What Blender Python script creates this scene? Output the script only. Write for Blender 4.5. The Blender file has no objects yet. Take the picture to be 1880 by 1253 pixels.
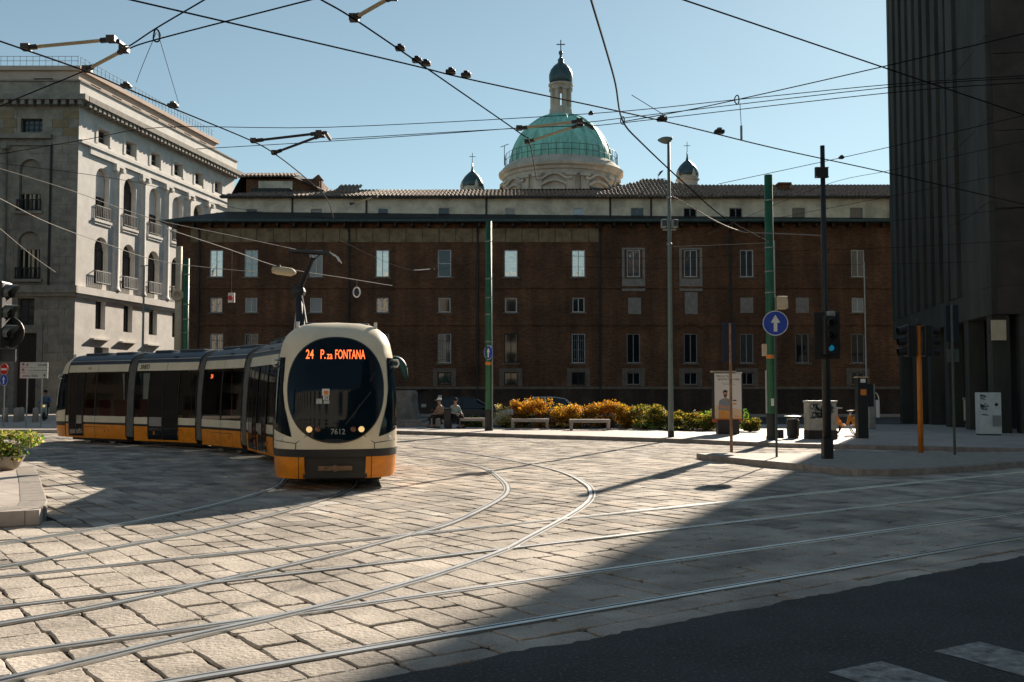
import bpy, bmesh, math, random
from mathutils import Vector, Matrix
random.seed(7)
R = math.radians
sc = bpy.context.scene
col = sc.collection

# ------------------------------------------------------------------ camera, sky, sun, exposure
F, CX, CY, HOR, CAMZ = 1828.0, 940.0, 626.5, 720.0, 1.75
TILT = math.atan((HOR - CY) / F)
cam = bpy.data.cameras.new('camera'); cam.sensor_width = 36; cam.lens = 36 * F / 1880
cam.clip_end = 9000; cam.clip_start = 0.1
camo = bpy.data.objects.new('camera', cam); col.objects.link(camo)
camo.location = (0, 0, CAMZ); camo.rotation_euler = (math.pi / 2 + TILT, 0, 0)
sc.camera = camo

SUN_AZ, SUN_EL = R(24.2), R(26.2)          # azimuth right of the view axis (+Y)
w = bpy.data.worlds.new('World'); sc.world = w; w.use_nodes = True
nt = w.node_tree; bg = nt.nodes['Background']
sky = nt.nodes.new('ShaderNodeTexSky'); sky.sky_type = 'NISHITA'; sky.sun_disc = False
sky.sun_elevation = SUN_EL; sky.sun_rotation = SUN_AZ
sky.altitude = 100; sky.air_density = 1.0; sky.dust_density = 0.12; sky.ozone_density = 2.5
hs = nt.nodes.new('ShaderNodeHueSaturation'); hs.inputs['Saturation'].default_value = 0.68
tn_ = nt.nodes.new('ShaderNodeVectorMath'); tn_.operation = 'MULTIPLY'; tn_.inputs[1].default_value = (0.90, 1.06, 0.99)   # teal cast of the film stock
nt.links.new(sky.outputs[0], hs.inputs['Color']); nt.links.new(hs.outputs[0], tn_.inputs[0]); nt.links.new(tn_.outputs[0], bg.inputs[0]); bg.inputs[1].default_value = 0.050
sl = bpy.data.lights.new('sun', 'SUN'); sl.energy = 5.0; sl.angle = R(0.5); sl.color = (1.0, 0.865, 0.71)
so = bpy.data.objects.new('sun', sl); col.objects.link(so)
sund = Vector((math.sin(SUN_AZ) * math.cos(SUN_EL), math.cos(SUN_AZ) * math.cos(SUN_EL), math.sin(SUN_EL)))
so.rotation_euler = sund.to_track_quat('Z', 'Y').to_euler(); so.location = (20, 40, 60)
sc.view_settings.view_transform = 'Standard'; sc.view_settings.look = 'None'
sc.view_settings.exposure = 1.05; sc.view_settings.gamma = 1.0
try:
    sc.cycles.use_denoising = True
    sc.cycles.max_bounces = 6; sc.cycles.diffuse_bounces = 3; sc.cycles.caustics_reflective = False; sc.cycles.caustics_refractive = False
except Exception: pass

# ------------------------------------------------------------------ pixel -> place
def ray(px, py):
    a, b = px - CX, CY - py
    return Vector((a, F * math.cos(TILT) - b * math.sin(TILT), F * math.sin(TILT) + b * math.cos(TILT)))
def P(px, py, z=0.0):
    d = ray(px, py); t = (z - CAMZ) / d.z
    return Vector((d.x * t, d.y * t, z))
def PY(px, py, Y):
    d = ray(px, py); t = Y / d.y
    return Vector((d.x * t, Y, CAMZ + d.z * t))
def ZY(py, Y): return PY(CX, py, Y).z
def XY(px, Y, py=700): return PY(px, py, Y).x

def interp(tab, z):
    if z <= tab[0][0]: return tab[0][1]
    for (a, b), (c, d) in zip(tab, tab[1:]):
        if z <= c:
            t = (z - a) / (c - a); return b + (d - b) * t
    return tab[-1][1]
# ------------------------------------------------------------------ materials
def mat(name, c, rough=0.6, var=0.15, scale=6.0, bump=0.0, bscale=None, metal=0.0, c2=None, spec=0.5, emit=None, estr=0, detail=6, stretch=None):
    m = bpy.data.materials.new(name); m.use_nodes = True
    t = m.node_tree; b = t.nodes['Principled BSDF']
    b.inputs['Roughness'].default_value = rough; b.inputs['Metallic'].default_value = metal
    b.inputs['Specular IOR Level'].default_value = spec
    c = tuple(c) + (1,)
    b.inputs['Base Color'].default_value = c
    if var or c2 or bump:
        tc = t.nodes.new('ShaderNodeTexCoord'); src = tc.outputs['Object']
        if stretch:
            mp = t.nodes.new('ShaderNodeMapping'); mp.inputs['Scale'].default_value = stretch
            t.links.new(src, mp.inputs[0]); src = mp.outputs[0]
        n = t.nodes.new('ShaderNodeTexNoise'); n.inputs['Scale'].default_value = scale; n.inputs['Detail'].default_value = detail
        n.inputs['Roughness'].default_value = 0.65
        t.links.new(src, n.inputs['Vector'])
        cr = t.nodes.new('ShaderNodeValToRGB')
        lo = tuple(x * (1 - var) for x in c[:3]) + (1,); hi = tuple(min(1, x * (1 + var)) for x in c[:3]) + (1,)
        if c2: hi = tuple(c2) + (1,)
        cr.color_ramp.elements[0].color = lo; cr.color_ramp.elements[0].position = 0.33
        cr.color_ramp.elements[1].color = hi; cr.color_ramp.elements[1].position = 0.67
        t.links.new(n.outputs['Fac'], cr.inputs[0]); t.links.new(cr.outputs[0], b.inputs['Base Color'])
        if bump:
            n2 = t.nodes.new('ShaderNodeTexNoise'); n2.inputs['Scale'].default_value = bscale or scale * 4; n2.inputs['Detail'].default_value = 8
            t.links.new(src, n2.inputs['Vector'])
            bp = t.nodes.new('ShaderNodeBump'); bp.inputs['Strength'].default_value = bump; bp.inputs['Distance'].default_value = 0.02
            t.links.new(n2.outputs['Fac'], bp.inputs['Height']); t.links.new(bp.outputs[0], b.inputs['Normal'])
    if emit:
        b.inputs['Emission Color'].default_value = tuple(emit) + (1,); b.inputs['Emission Strength'].default_value = estr
    return m

def brickmat(name, c1, c2, mort, bw, bh, msize, rough=0.85, dirt=0.35, axis='xy', bump=0.4):
    m = bpy.data.materials.new(name); m.use_nodes = True
    t = m.node_tree; b = t.nodes['Principled BSDF']; b.inputs['Roughness'].default_value = rough
    L = t.links.new
    tc = t.nodes.new('ShaderNodeTexCoord'); sx = t.nodes.new('ShaderNodeSeparateXYZ'); L(tc.outputs['Object'], sx.inputs[0])
    ad = t.nodes.new('ShaderNodeMath'); ad.operation = 'ADD'; L(sx.outputs[0], ad.inputs[0]); L(sx.outputs[1], ad.inputs[1])
    cb = t.nodes.new('ShaderNodeCombineXYZ'); L(ad.outputs[0], cb.inputs[0]); L(sx.outputs[2], cb.inputs[1])
    br = t.nodes.new('ShaderNodeTexBrick'); L(cb.outputs[0], br.inputs['Vector'])
    br.inputs['Color1'].default_value = tuple(c1) + (1,); br.inputs['Color2'].default_value = tuple(c2) + (1,); br.inputs['Mortar'].default_value = tuple(mort) + (1,)
    br.inputs['Scale'].default_value = 1.0; br.inputs['Brick Width'].default_value = bw; br.inputs['Row Height'].default_value = bh
    br.inputs['Mortar Size'].default_value = msize; br.inputs['Bias'].default_value = 0.0
    n = t.nodes.new('ShaderNodeTexNoise'); n.inputs['Scale'].default_value = 0.55; n.inputs['Detail'].default_value = 8; L(tc.outputs['Object'], n.inputs['Vector'])
    n3 = t.nodes.new('ShaderNodeTexNoise'); n3.inputs['Scale'].default_value = 7; n3.inputs['Detail'].default_value = 5; L(tc.outputs['Object'], n3.inputs['Vector'])
    mm = t.nodes.new('ShaderNodeMath'); mm.operation = 'MULTIPLY_ADD'; L(n3.outputs['Fac'], mm.inputs[0]); mm.inputs[1].default_value = 0.5; L(n.outputs['Fac'], mm.inputs[2])
    mr = t.nodes.new('ShaderNodeMapRange'); L(mm.outputs[0], mr.inputs[0])
    mr.inputs[1].default_value = 0.5; mr.inputs[2].default_value = 1.0; mr.inputs[3].default_value = 1 - dirt; mr.inputs[4].default_value = 1 + dirt * 0.6
    mp = t.nodes.new('ShaderNodeMapping'); mp.inputs['Scale'].default_value = (1.6, 1.6, 0.16); L(tc.outputs['Object'], mp.inputs[0])
    n6 = t.nodes.new('ShaderNodeTexNoise'); n6.inputs['Scale'].default_value = 0.9; n6.inputs['Detail'].default_value = 7; L(mp.outputs[0], n6.inputs['Vector'])
    m6 = t.nodes.new('ShaderNodeMapRange'); L(n6.outputs['Fac'], m6.inputs[0]); m6.inputs[1].default_value = .38; m6.inputs[2].default_value = .62; m6.inputs[3].default_value = 1 - dirt * .6; m6.inputs[4].default_value = 1 + dirt * .3
    mz = t.nodes.new('ShaderNodeMath'); mz.operation = 'MULTIPLY'; L(mr.outputs[0], mz.inputs[0]); L(m6.outputs[0], mz.inputs[1])
    mx = t.nodes.new('ShaderNodeVectorMath'); mx.operation = 'SCALE'; L(br.outputs['Color'], mx.inputs[0]); L(mz.outputs[0], mx.inputs['Scale'])
    L(mx.outputs[0], b.inputs['Base Color'])
    bp = t.nodes.new('ShaderNodeBump'); bp.inputs['Strength'].default_value = bump; bp.inputs['Distance'].default_value = 0.015
    iv = t.nodes.new('ShaderNodeMath'); iv.operation = 'SUBTRACT'; iv.inputs[0].default_value = 1; L(br.outputs['Fac'], iv.inputs[1])
    L(iv.outputs[0], bp.inputs['Height']); L(bp.outputs[0], b.inputs['Normal'])
    return m

def glassmat(name, tint, trans=0.5, rough=0.03, refl=0.06):
    m = bpy.data.materials.new(name); m.use_nodes = True
    t = m.node_tree; t.nodes.remove(t.nodes['Principled BSDF']); out = t.nodes['Material Output']
    tr = t.nodes.new('ShaderNodeBsdfTransparent'); tr.inputs[0].default_value = tuple(trans * x for x in tint) + (1,)
    gl = t.nodes.new('ShaderNodeBsdfGlossy'); gl.inputs['Roughness'].default_value = rough; gl.inputs[0].default_value = (1, 1, 1, 1)
    lw = t.nodes.new('ShaderNodeLayerWeight'); lw.inputs[0].default_value = 0.5      # two-sided Schlick
    pw = t.nodes.new('ShaderNodeMath'); pw.operation = 'POWER'; t.links.new(lw.outputs['Facing'], pw.inputs[0]); pw.inputs[1].default_value = 5
    fr = t.nodes.new('ShaderNodeMath'); fr.operation = 'MULTIPLY_ADD'; t.links.new(pw.outputs[0], fr.inputs[0]); fr.inputs[1].default_value = 0.95; fr.inputs[2].default_value = 0.05
    mx = t.nodes.new('ShaderNodeMixShader')
    t.links.new(fr.outputs[0], mx.inputs[0]); t.links.new(tr.outputs[0], mx.inputs[1]); t.links.new(gl.outputs[0], mx.inputs[2])
    t.links.new(mx.outputs[0], out.inputs[0])
    return m

def stonemat():
    """granite paving: colour differs from stone to stone (island index) plus speckle and chisel relief"""
    m = bpy.data.materials.new('granite_paving'); m.use_nodes = True
    t = m.node_tree; b = t.nodes['Principled BSDF']; L = t.links.new
    g = t.nodes.new('ShaderNodeNewGeometry'); tc = t.nodes.new('ShaderNodeTexCoord')
    cr = t.nodes.new('ShaderNodeValToRGB'); e = cr.color_ramp.elements
    e[0].color = (0.27, 0.245, 0.215, 1); e[1].color = (0.51, 0.475, 0.42, 1)
    k = e.new(0.5); k.color = (0.44, 0.40, 0.35, 1)
    k = e.new(0.8); k.color = (0.47, 0.405, 0.335, 1)
    L(g.outputs['Random Per Island'], cr.inputs[0])
    n = t.nodes.new('ShaderNodeTexNoise'); n.inputs['Scale'].default_value = 1.3; n.inputs['Detail'].default_value = 9; L(g.outputs['Position'], n.inputs['Vector'])
    n2 = t.nodes.new('ShaderNodeTexNoise'); n2.inputs['Scale'].default_value = 60; n2.inputs['Detail'].default_value = 4; L(g.outputs['Position'], n2.inputs['Vector'])
    a = t.nodes.new('ShaderNodeMath'); a.operation = 'MULTIPLY_ADD'; L(n2.outputs['Fac'], a.inputs[0]); a.inputs[1].default_value = 0.7; L(n.outputs['Fac'], a.inputs[2])
    mr = t.nodes.new('ShaderNodeMapRange'); L(a.outputs[0], mr.inputs[0]); mr.inputs[1].default_value = 0.5; mr.inputs[2].default_value = 1.2; mr.inputs[3].default_value = 0.42; mr.inputs[4].default_value = 1.45
    s = t.nodes.new('ShaderNodeVectorMath'); s.operation = 'SCALE'; L(cr.outputs[0], s.inputs[0]); L(mr.outputs[0], s.inputs['Scale'])
    n5 = t.nodes.new('ShaderNodeTexNoise'); n5.inputs['Scale'].default_value = 0.35; n5.inputs['Detail'].default_value = 10; n5.inputs['Roughness'].default_value = 0.7; L(g.outputs['Position'], n5.inputs['Vector'])
    m5 = t.nodes.new('ShaderNodeMapRange'); L(n5.outputs['Fac'], m5.inputs[0]); m5.inputs[1].default_value = 0.36; m5.inputs[2].default_value = 0.56; m5.inputs[3].default_value = 0.68; m5.inputs[4].default_value = 1.06
    s5 = t.nodes.new('ShaderNodeVectorMath'); s5.operation = 'SCALE'; L(s.outputs[0], s5.inputs[0]); L(m5.outputs[0], s5.inputs['Scale'])
    L(s5.outputs[0], b.inputs['Base Color'])
    b.inputs['Roughness'].default_value = 0.85; b.inputs['Specular IOR Level'].default_value = 0.10
    n4 = t.nodes.new('ShaderNodeTexNoise'); n4.inputs['Scale'].default_value = 24; n4.inputs['Detail'].default_value = 8; L(g.outputs['Position'], n4.inputs['Vector'])
    bp = t.nodes.new('ShaderNodeBump'); bp.inputs['Strength'].default_value = 0.8; bp.inputs['Distance'].default_value = 0.02
    L(n4.outputs['Fac'], bp.inputs['Height']); L(bp.outputs[0], b.inputs['Normal'])
    return m

def asphaltmat():
    m = bpy.data.materials.new('asphalt'); m.use_nodes = True
    t = m.node_tree; b = t.nodes['Principled BSDF']; L = t.links.new; g = t.nodes.new('ShaderNodeNewGeometry')
    def nz_(sc_, det, r=0.6):
        n = t.nodes.new('ShaderNodeTexNoise'); n.inputs['Scale'].default_value = sc_; n.inputs['Detail'].default_value = det; n.inputs['Roughness'].default_value = r; L(g.outputs['Position'], n.inputs['Vector']); return n
    a, p, f = nz_(0.7, 8, .7), nz_(38, 4), nz_(140, 2)
    cr = t.nodes.new('ShaderNodeValToRGB'); L(a.outputs['Fac'], cr.inputs[0]); e = cr.color_ramp.elements
    e[0].position = .40; e[0].color = (.010, .011, .012, 1); e[1].position = .60; e[1].color = (.030, .031, .033, 1)
    sp = t.nodes.new('ShaderNodeMapRange'); L(p.outputs['Fac'], sp.inputs[0]); sp.inputs[1].default_value = .53; sp.inputs[2].default_value = .66; sp.inputs[3].default_value = 0; sp.inputs[4].default_value = .8
    mx = t.nodes.new('ShaderNodeMix'); mx.data_type = 'RGBA'; L(sp.outputs[0], mx.inputs[0]); L(cr.outputs[0], mx.inputs[6]); mx.inputs[7].default_value = (.12, .12, .115, 1)
    L(mx.outputs[2], b.inputs['Base Color']); b.inputs['Roughness'].default_value = .8
    bp = t.nodes.new('ShaderNodeBump'); bp.inputs['Strength'].default_value = .9; bp.inputs['Distance'].default_value = .02; L(p.outputs['Fac'], bp.inputs['Height']); L(bp.outputs[0], b.inputs['Normal'])
    return m
M = dict(
    stone=stonemat(),
    bounce_block_stone=mat('bounce_block_stone', (0.42, 0.38, 0.32), 0.9, 0.15, 1),  # kept pale so the added block behind the camera bounces sunlight
    dirt=mat('joint_dirt', (0.014, 0.012, 0.010), 0.95, 0.3, 8),
    asphalt=asphaltmat(),
    zebra=mat('road_paint', (0.10, 0.10, 0.10), 0.75, 0.4, 9, 0.5, 120, c2=(0.42, 0.42, 0.40), detail=12),
    rail=mat('rail_steel', (0.66, 0.65, 0.63), 0.40, 0.10, 3, metal=0.85),
    groove=mat('rail_groove', (0.012, 0.011, 0.010), 0.8, 0.2, 8),
    kerb=mat('kerb_granite', (0.27, 0.24, 0.21), 0.75, 0.25, 5, 0.35, 50),
    pave=brickmat('pavement_slabs', (0.48, 0.42, 0.37), (0.43, 0.375, 0.33), (0.24, 0.20, 0.17), 0.9, 0.6, 0.012, 0.7, 0.2),
    islandtop=mat('island_asphalt', (0.33, 0.29, 0.25), 0.85, 0.2, 5, 0.3, 60),
    brick=brickmat('old_brick', (0.24, 0.095, 0.038), (0.11, 0.043, 0.020), (0.13, 0.085, 0.052), 0.27, 0.075, 0.012, 0.9, 0.45),
    brickdark=brickmat('brick_base', (0.085, 0.048, 0.03), (0.055, 0.032, 0.021), (0.065, 0.048, 0.036), 0.27, 0.075, 0.012, 0.9, 0.5),
    plaster=mat('attic_plaster', (0.72, 0.65, 0.50), 0.9, 0.28, 0.9, 0.15, 20),
    band=mat('frieze_plaster', (0.27, 0.20, 0.115), 0.9, 0.35, 1.5, 0.15, 20),
    trim=mat('sandstone_trim', (0.19, 0.15, 0.115), 0.9, 0.25, 3),
    tile=mat('roof_tile', (0.12, 0.075, 0.05), 0.85, 0.5, 5, c2=(0.34, 0.25, 0.185)),
    darkroof=mat('dark_gutter_roof', (0.035, 0.035, 0.033), 0.7, 0.3, 3),
    copper_gutter=mat('gutter_patina', (0.05, 0.10, 0.085), 0.6, 0.3, 3),
    white=mat('white_frame', (0.68, 0.68, 0.66), 0.5, 0.08, 4),
    greyframe=mat('grey_frame', (0.30, 0.31, 0.31), 0.5, 0.1, 4),
    blank=mat('blocked_window', (0.30, 0.265, 0.235), 0.9, 0.2, 3),
    darkwood=mat('dark_wood', (0.03, 0.02, 0.015), 0.6, 0.3, 6),
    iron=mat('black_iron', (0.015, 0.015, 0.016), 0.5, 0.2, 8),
    ls_front=mat('palace_stone_shaded', (0.27, 0.245, 0.205), 0.85, 0.28, 1.3, 0.3, 18, c2=(0.37, 0.325, 0.26)),  # palace stone with the shade on its front put into the colour
    ls_side=mat('palace_stone_sunlit', (0.60, 0.575, 0.535), 0.8, 0.14, 1.0, 0.2, 14),  # same palace stone, made lighter to paint in the sun on its side
    ls_ochre=mat('ochre_limestone', (0.255, 0.19, 0.115), 0.85, 0.2, 1.6, 0.2, 14),
    ls_pink=mat('pink_render', (0.50, 0.385, 0.31), 0.85, 0.12, 1.0),
    cornice=mat('cornice_stone', (0.24, 0.22, 0.19), 0.85, 0.25, 2),
    pipe=mat('drain_pipe', (0.03, 0.027, 0.024), 0.6, 0.2, 3),
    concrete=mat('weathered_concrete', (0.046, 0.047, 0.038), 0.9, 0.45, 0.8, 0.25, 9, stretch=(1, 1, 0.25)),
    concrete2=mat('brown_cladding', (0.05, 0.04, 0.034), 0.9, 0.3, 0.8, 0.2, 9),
    concrete3=mat('ochre_cladding', (0.10, 0.065, 0.03), 0.9, 0.3, 1.5),
    dome=mat('verdigris_copper', (0.27, 0.60, 0.49), 0.6, 0.30, 0.8, 0.1, 5, stretch=(1.6, 1.6, 0.22)),
    domedark=mat('dark_lead', (0.035, 0.075, 0.085), 0.4, 0.3, 1.5),
    church=mat('church_stucco', (0.50, 0.44, 0.36), 0.9, 0.25, 0.6, 0.1, 6, stretch=(1, 1, 0.35)),
    gold=mat('gilt', (0.55, 0.40, 0.15), 0.35, 0.1, 4, metal=0.8),
    yellow=mat('tram_yellow', (0.84, 0.265, 0.007), 0.40, 0.16, 2.2, 0.03, 6, stretch=(1, 1, 2.2)),
    cream=mat('tram_cream', (0.78, 0.685, 0.495), 0.40, 0.10, 1.6, 0.03, 5, stretch=(1, 1, .6)),
    troof=mat('tram_roof', (0.045, 0.06, 0.075), 0.42, 0.25, 1.4),
    tblack=mat('tram_black', (0.012, 0.012, 0.013), 0.45, 0.2, 3),
    tglass=glassmat('tram_glass', (0.8, 0.9, 0.9), 0.30),
    wscreen=mat('windscreen_glass', (0.003, 0.010, 0.016), 0.06, 0.0, spec=0.22),
    doorglass=mat('door_glass', (0.006, 0.007, 0.008), 0.08, 0.0, spec=0.5),
    bellows=mat('bellows_rubber', (0.14, 0.14, 0.13), 0.75, 0.2, 4),
    seatred=mat('red_seat', (0.34, 0.045, 0.02), 0.6, 0.1, 5),
    tfloor=mat('tram_floor', (0.05, 0.05, 0.05), 0.8, 0.1, 5),
    led=mat('led_text', (0.8, 0.12, 0.03), 0.5, 0, emit=(1.0, 0.16, 0.04), estr=1.0),
    lamp=mat('headlamp', (0.8, 0.6, 0.3), 0.2, 0, emit=(1.0, 0.62, 0.25), estr=0.32),
    lampoff=mat('lamp_unlit', (0.18, 0.07, 0.04), 0.2, 0),
    paper=mat('white_paper', (0.75, 0.74, 0.70), 0.7, 0.04, 6),
    orange_st=mat('orange_sticker', (0.70, 0.22, 0.03), 0.6, 0.05, 6),
    chrome=mat('grey_steel', (0.45, 0.45, 0.44), 0.35, 0.1, 4, metal=0.7),
    green=mat('green_pole_paint', (0.012, 0.105, 0.045), 0.5, 0.25, 2.5),
    postgreen=mat('dull_green_post', (0.05, 0.075, 0.06), 0.55, 0.25, 4),
    galv=mat('galvanised_steel', (0.26, 0.29, 0.28), 0.5, 0.15, 3, metal=0.4),
    lampgrey=mat('lamp_post_paint', (0.13, 0.17, 0.15), 0.5, 0.15, 2),
    blackp=mat('black_paint', (0.013, 0.014, 0.015), 0.5, 0.25, 4),
    rust=mat('rusty_pole', (0.24, 0.14, 0.075), 0.75, 0.4, 9),
    orangep=mat('orange_pole_paint', (0.62, 0.19, 0.015), 0.5, 0.15, 4),
    blue=mat('sign_blue', (0.012, 0.06, 0.40), 0.45, 0.05, 4),
    navy=mat('sign_navy', (0.010, 0.018, 0.035), 0.5, 0.1, 4),
    red=mat('sign_red', (0.55, 0.02, 0.015), 0.45, 0.05, 4),
    signpale=mat('sign_pale', (0.42, 0.47, 0.43), 0.5, 0.06, 4),
    signtext=mat('sign_black_text', (0.015, 0.015, 0.015), 0.6, 0),
    beige=mat('beige_box', (0.55, 0.44, 0.29), 0.6, 0.1, 4),
    bench=mat('bench_stone', (0.36, 0.32, 0.27), 0.75, 0.15, 5, 0.2, 40),
    cabinet=mat('cabinet_grp', (0.42, 0.39, 0.32), 0.7, 0.25, 3),
    cabwhite=mat('cabinet_white', (0.55, 0.60, 0.58), 0.6, 0.12, 3),
    graffiti=mat('graffiti_paint', (0.02, 0.05, 0.06), 0.6, 0.2, 8),
    bikeor=mat('bike_orange', (0.78, 0.30, 0.02), 0.35, 0.05, 3),
    tyre=mat('tyre_rubber', (0.015, 0.015, 0.015), 0.8, 0.2, 6),
    bronze=mat('bronze_patina', (0.02, 0.075, 0.065), 0.55, 0.35, 2.5),
    rock=mat('pedestal_granite', (0.17, 0.16, 0.145), 0.9, 0.35, 2.2, 0.5, 7),
    leaf_or=mat('leaf_orange', (0.50, 0.20, 0.018), 0.6, 0.0, c2=None),
    leaf_rust=mat('leaf_rust', (0.32, 0.12, 0.014), 0.6, 0.0),
    leaf_yel=mat('leaf_ochre', (0.52, 0.32, 0.03), 0.6, 0.0),
    leaf_olive=mat('leaf_olive', (0.26, 0.23, 0.035), 0.6, 0.0),
    leaf_green=mat('leaf_green', (0.13, 0.30, 0.03), 0.6, 0.0),
    leaf_dark=mat('leaf_dark', (0.06, 0.075, 0.02), 0.6, 0.0),
    leaf_straw=mat('leaf_straw', (0.60, 0.50, 0.28), 0.7, 0.0),
    stem=mat('twig_bark', (0.07, 0.05, 0.03), 0.9, 0.2, 8),
    soil=mat('bed_soil', (0.035, 0.028, 0.02), 0.95, 0.3, 6),
    skin=mat('skin', (0.42, 0.24, 0.16), 0.6, 0.05, 6),
    cloth_black=mat('black_cloth', (0.012, 0.012, 0.014), 0.9, 0.2, 10),
    cloth_white=mat('white_cloth', (0.70, 0.68, 0.64), 0.9, 0.05, 10),
    cloth_tan=mat('tan_cloth', (0.30, 0.20, 0.12), 0.9, 0.1, 10),
    cloth_blue=mat('blue_cloth', (0.04, 0.12, 0.26), 0.9, 0.1, 10),
    cloth_pat=mat('patterned_cloth', (0.10, 0.20, 0.19), 0.9, 0.0, 22, c2=(0.45, 0.50, 0.46)),
    carwhite=mat('car_paint_white', (0.55, 0.60, 0.60), 0.25, 0.03, 2),
    cardark=mat('car_paint_dark', (0.02, 0.035, 0.04), 0.25, 0.05, 2),
    wire=mat('wire_black', (0.006, 0.006, 0.008), 0.9, 0.0, spec=0.1),
    wiresteel=mat('wire_steel', (0.26, 0.25, 0.235), 0.7, 0.0),
    insul=mat('insulator_rod', (0.40, 0.33, 0.20), 0.5, 0.1, 6),
    pane=mat('window_pane', (0.010, 0.013, 0.015), 0.04, 0.0, spec=0.6),
    curtain=mat('pale_curtain', (0.44, 0.43, 0.40), 0.9, 0.12, 3, stretch=(9, 9, 0.4)),
    signal=mat('signal_green_lens', (0.02, 0.30, 0.35), 0.3, 0, emit=(0.02, 0.35, 0.60), estr=0.13),
    visor=mat('signal_visor', (0.10, 0.12, 0.115), 0.35, 0.1, 5),
)
def coated(name, tint, f):
    m = bpy.data.materials.new(name); m.use_nodes = True
    t = m.node_tree; b = t.nodes['Principled BSDF']; b.inputs['Base Color'].default_value = (0.03, 0.035, 0.04, 1); b.inputs['Roughness'].default_value = 0.5
    g = t.nodes.new('ShaderNodeBsdfGlossy'); g.inputs[0].default_value = tuple(tint) + (1,); g.inputs['Roughness'].default_value = 0.04
    n = t.nodes.new('ShaderNodeTexNoise'); n.inputs['Scale'].default_value = 2.2; n.inputs['Detail'].default_value = 2
    tc = t.nodes.new('ShaderNodeTexCoord'); t.links.new(tc.outputs['Object'], n.inputs['Vector'])
    bp = t.nodes.new('ShaderNodeBump'); bp.inputs['Strength'].default_value = 0.25; bp.inputs['Distance'].default_value = 0.05; t.links.new(n.outputs['Fac'], bp.inputs['Height']); t.links.new(bp.outputs[0], g.inputs['Normal'])
    mx = t.nodes.new('ShaderNodeMixShader'); mx.inputs[0].default_value = f
    t.links.new(b.outputs[0], mx.inputs[1]); t.links.new(g.outputs[0], mx.inputs[2]); t.links.new(mx.outputs[0], t.nodes['Material Output'].inputs[0])
    return m
M['pane_bright'] = coated('reflective_pane', (1, 0.90, 0.80), 0.50)
M['pane_mid'] = coated('half_reflective_pane', (1, 0.95, 0.9), 0.16)
for k in ('leaf_or', 'leaf_rust', 'leaf_yel', 'leaf_olive', 'leaf_green', 'leaf_dark', 'leaf_straw'):   # leaves let light through
    m = M[k]; t = m.node_tree; b = t.nodes['Principled BSDF']; c = b.inputs['Base Color'].default_value
    tl = t.nodes.new('ShaderNodeBsdfTranslucent'); tl.inputs[0].default_value = (min(1, c[0] * 1.5), min(1, c[1] * 1.5), c[2], 1)
    mx = t.nodes.new('ShaderNodeMixShader'); mx.inputs[0].default_value = 0.5
    t.links.new(b.outputs[0], mx.inputs[1]); t.links.new(tl.outputs[0], mx.inputs[2]); t.links.new(mx.outputs[0], t.nodes['Material Output'].inputs[0])

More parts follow.
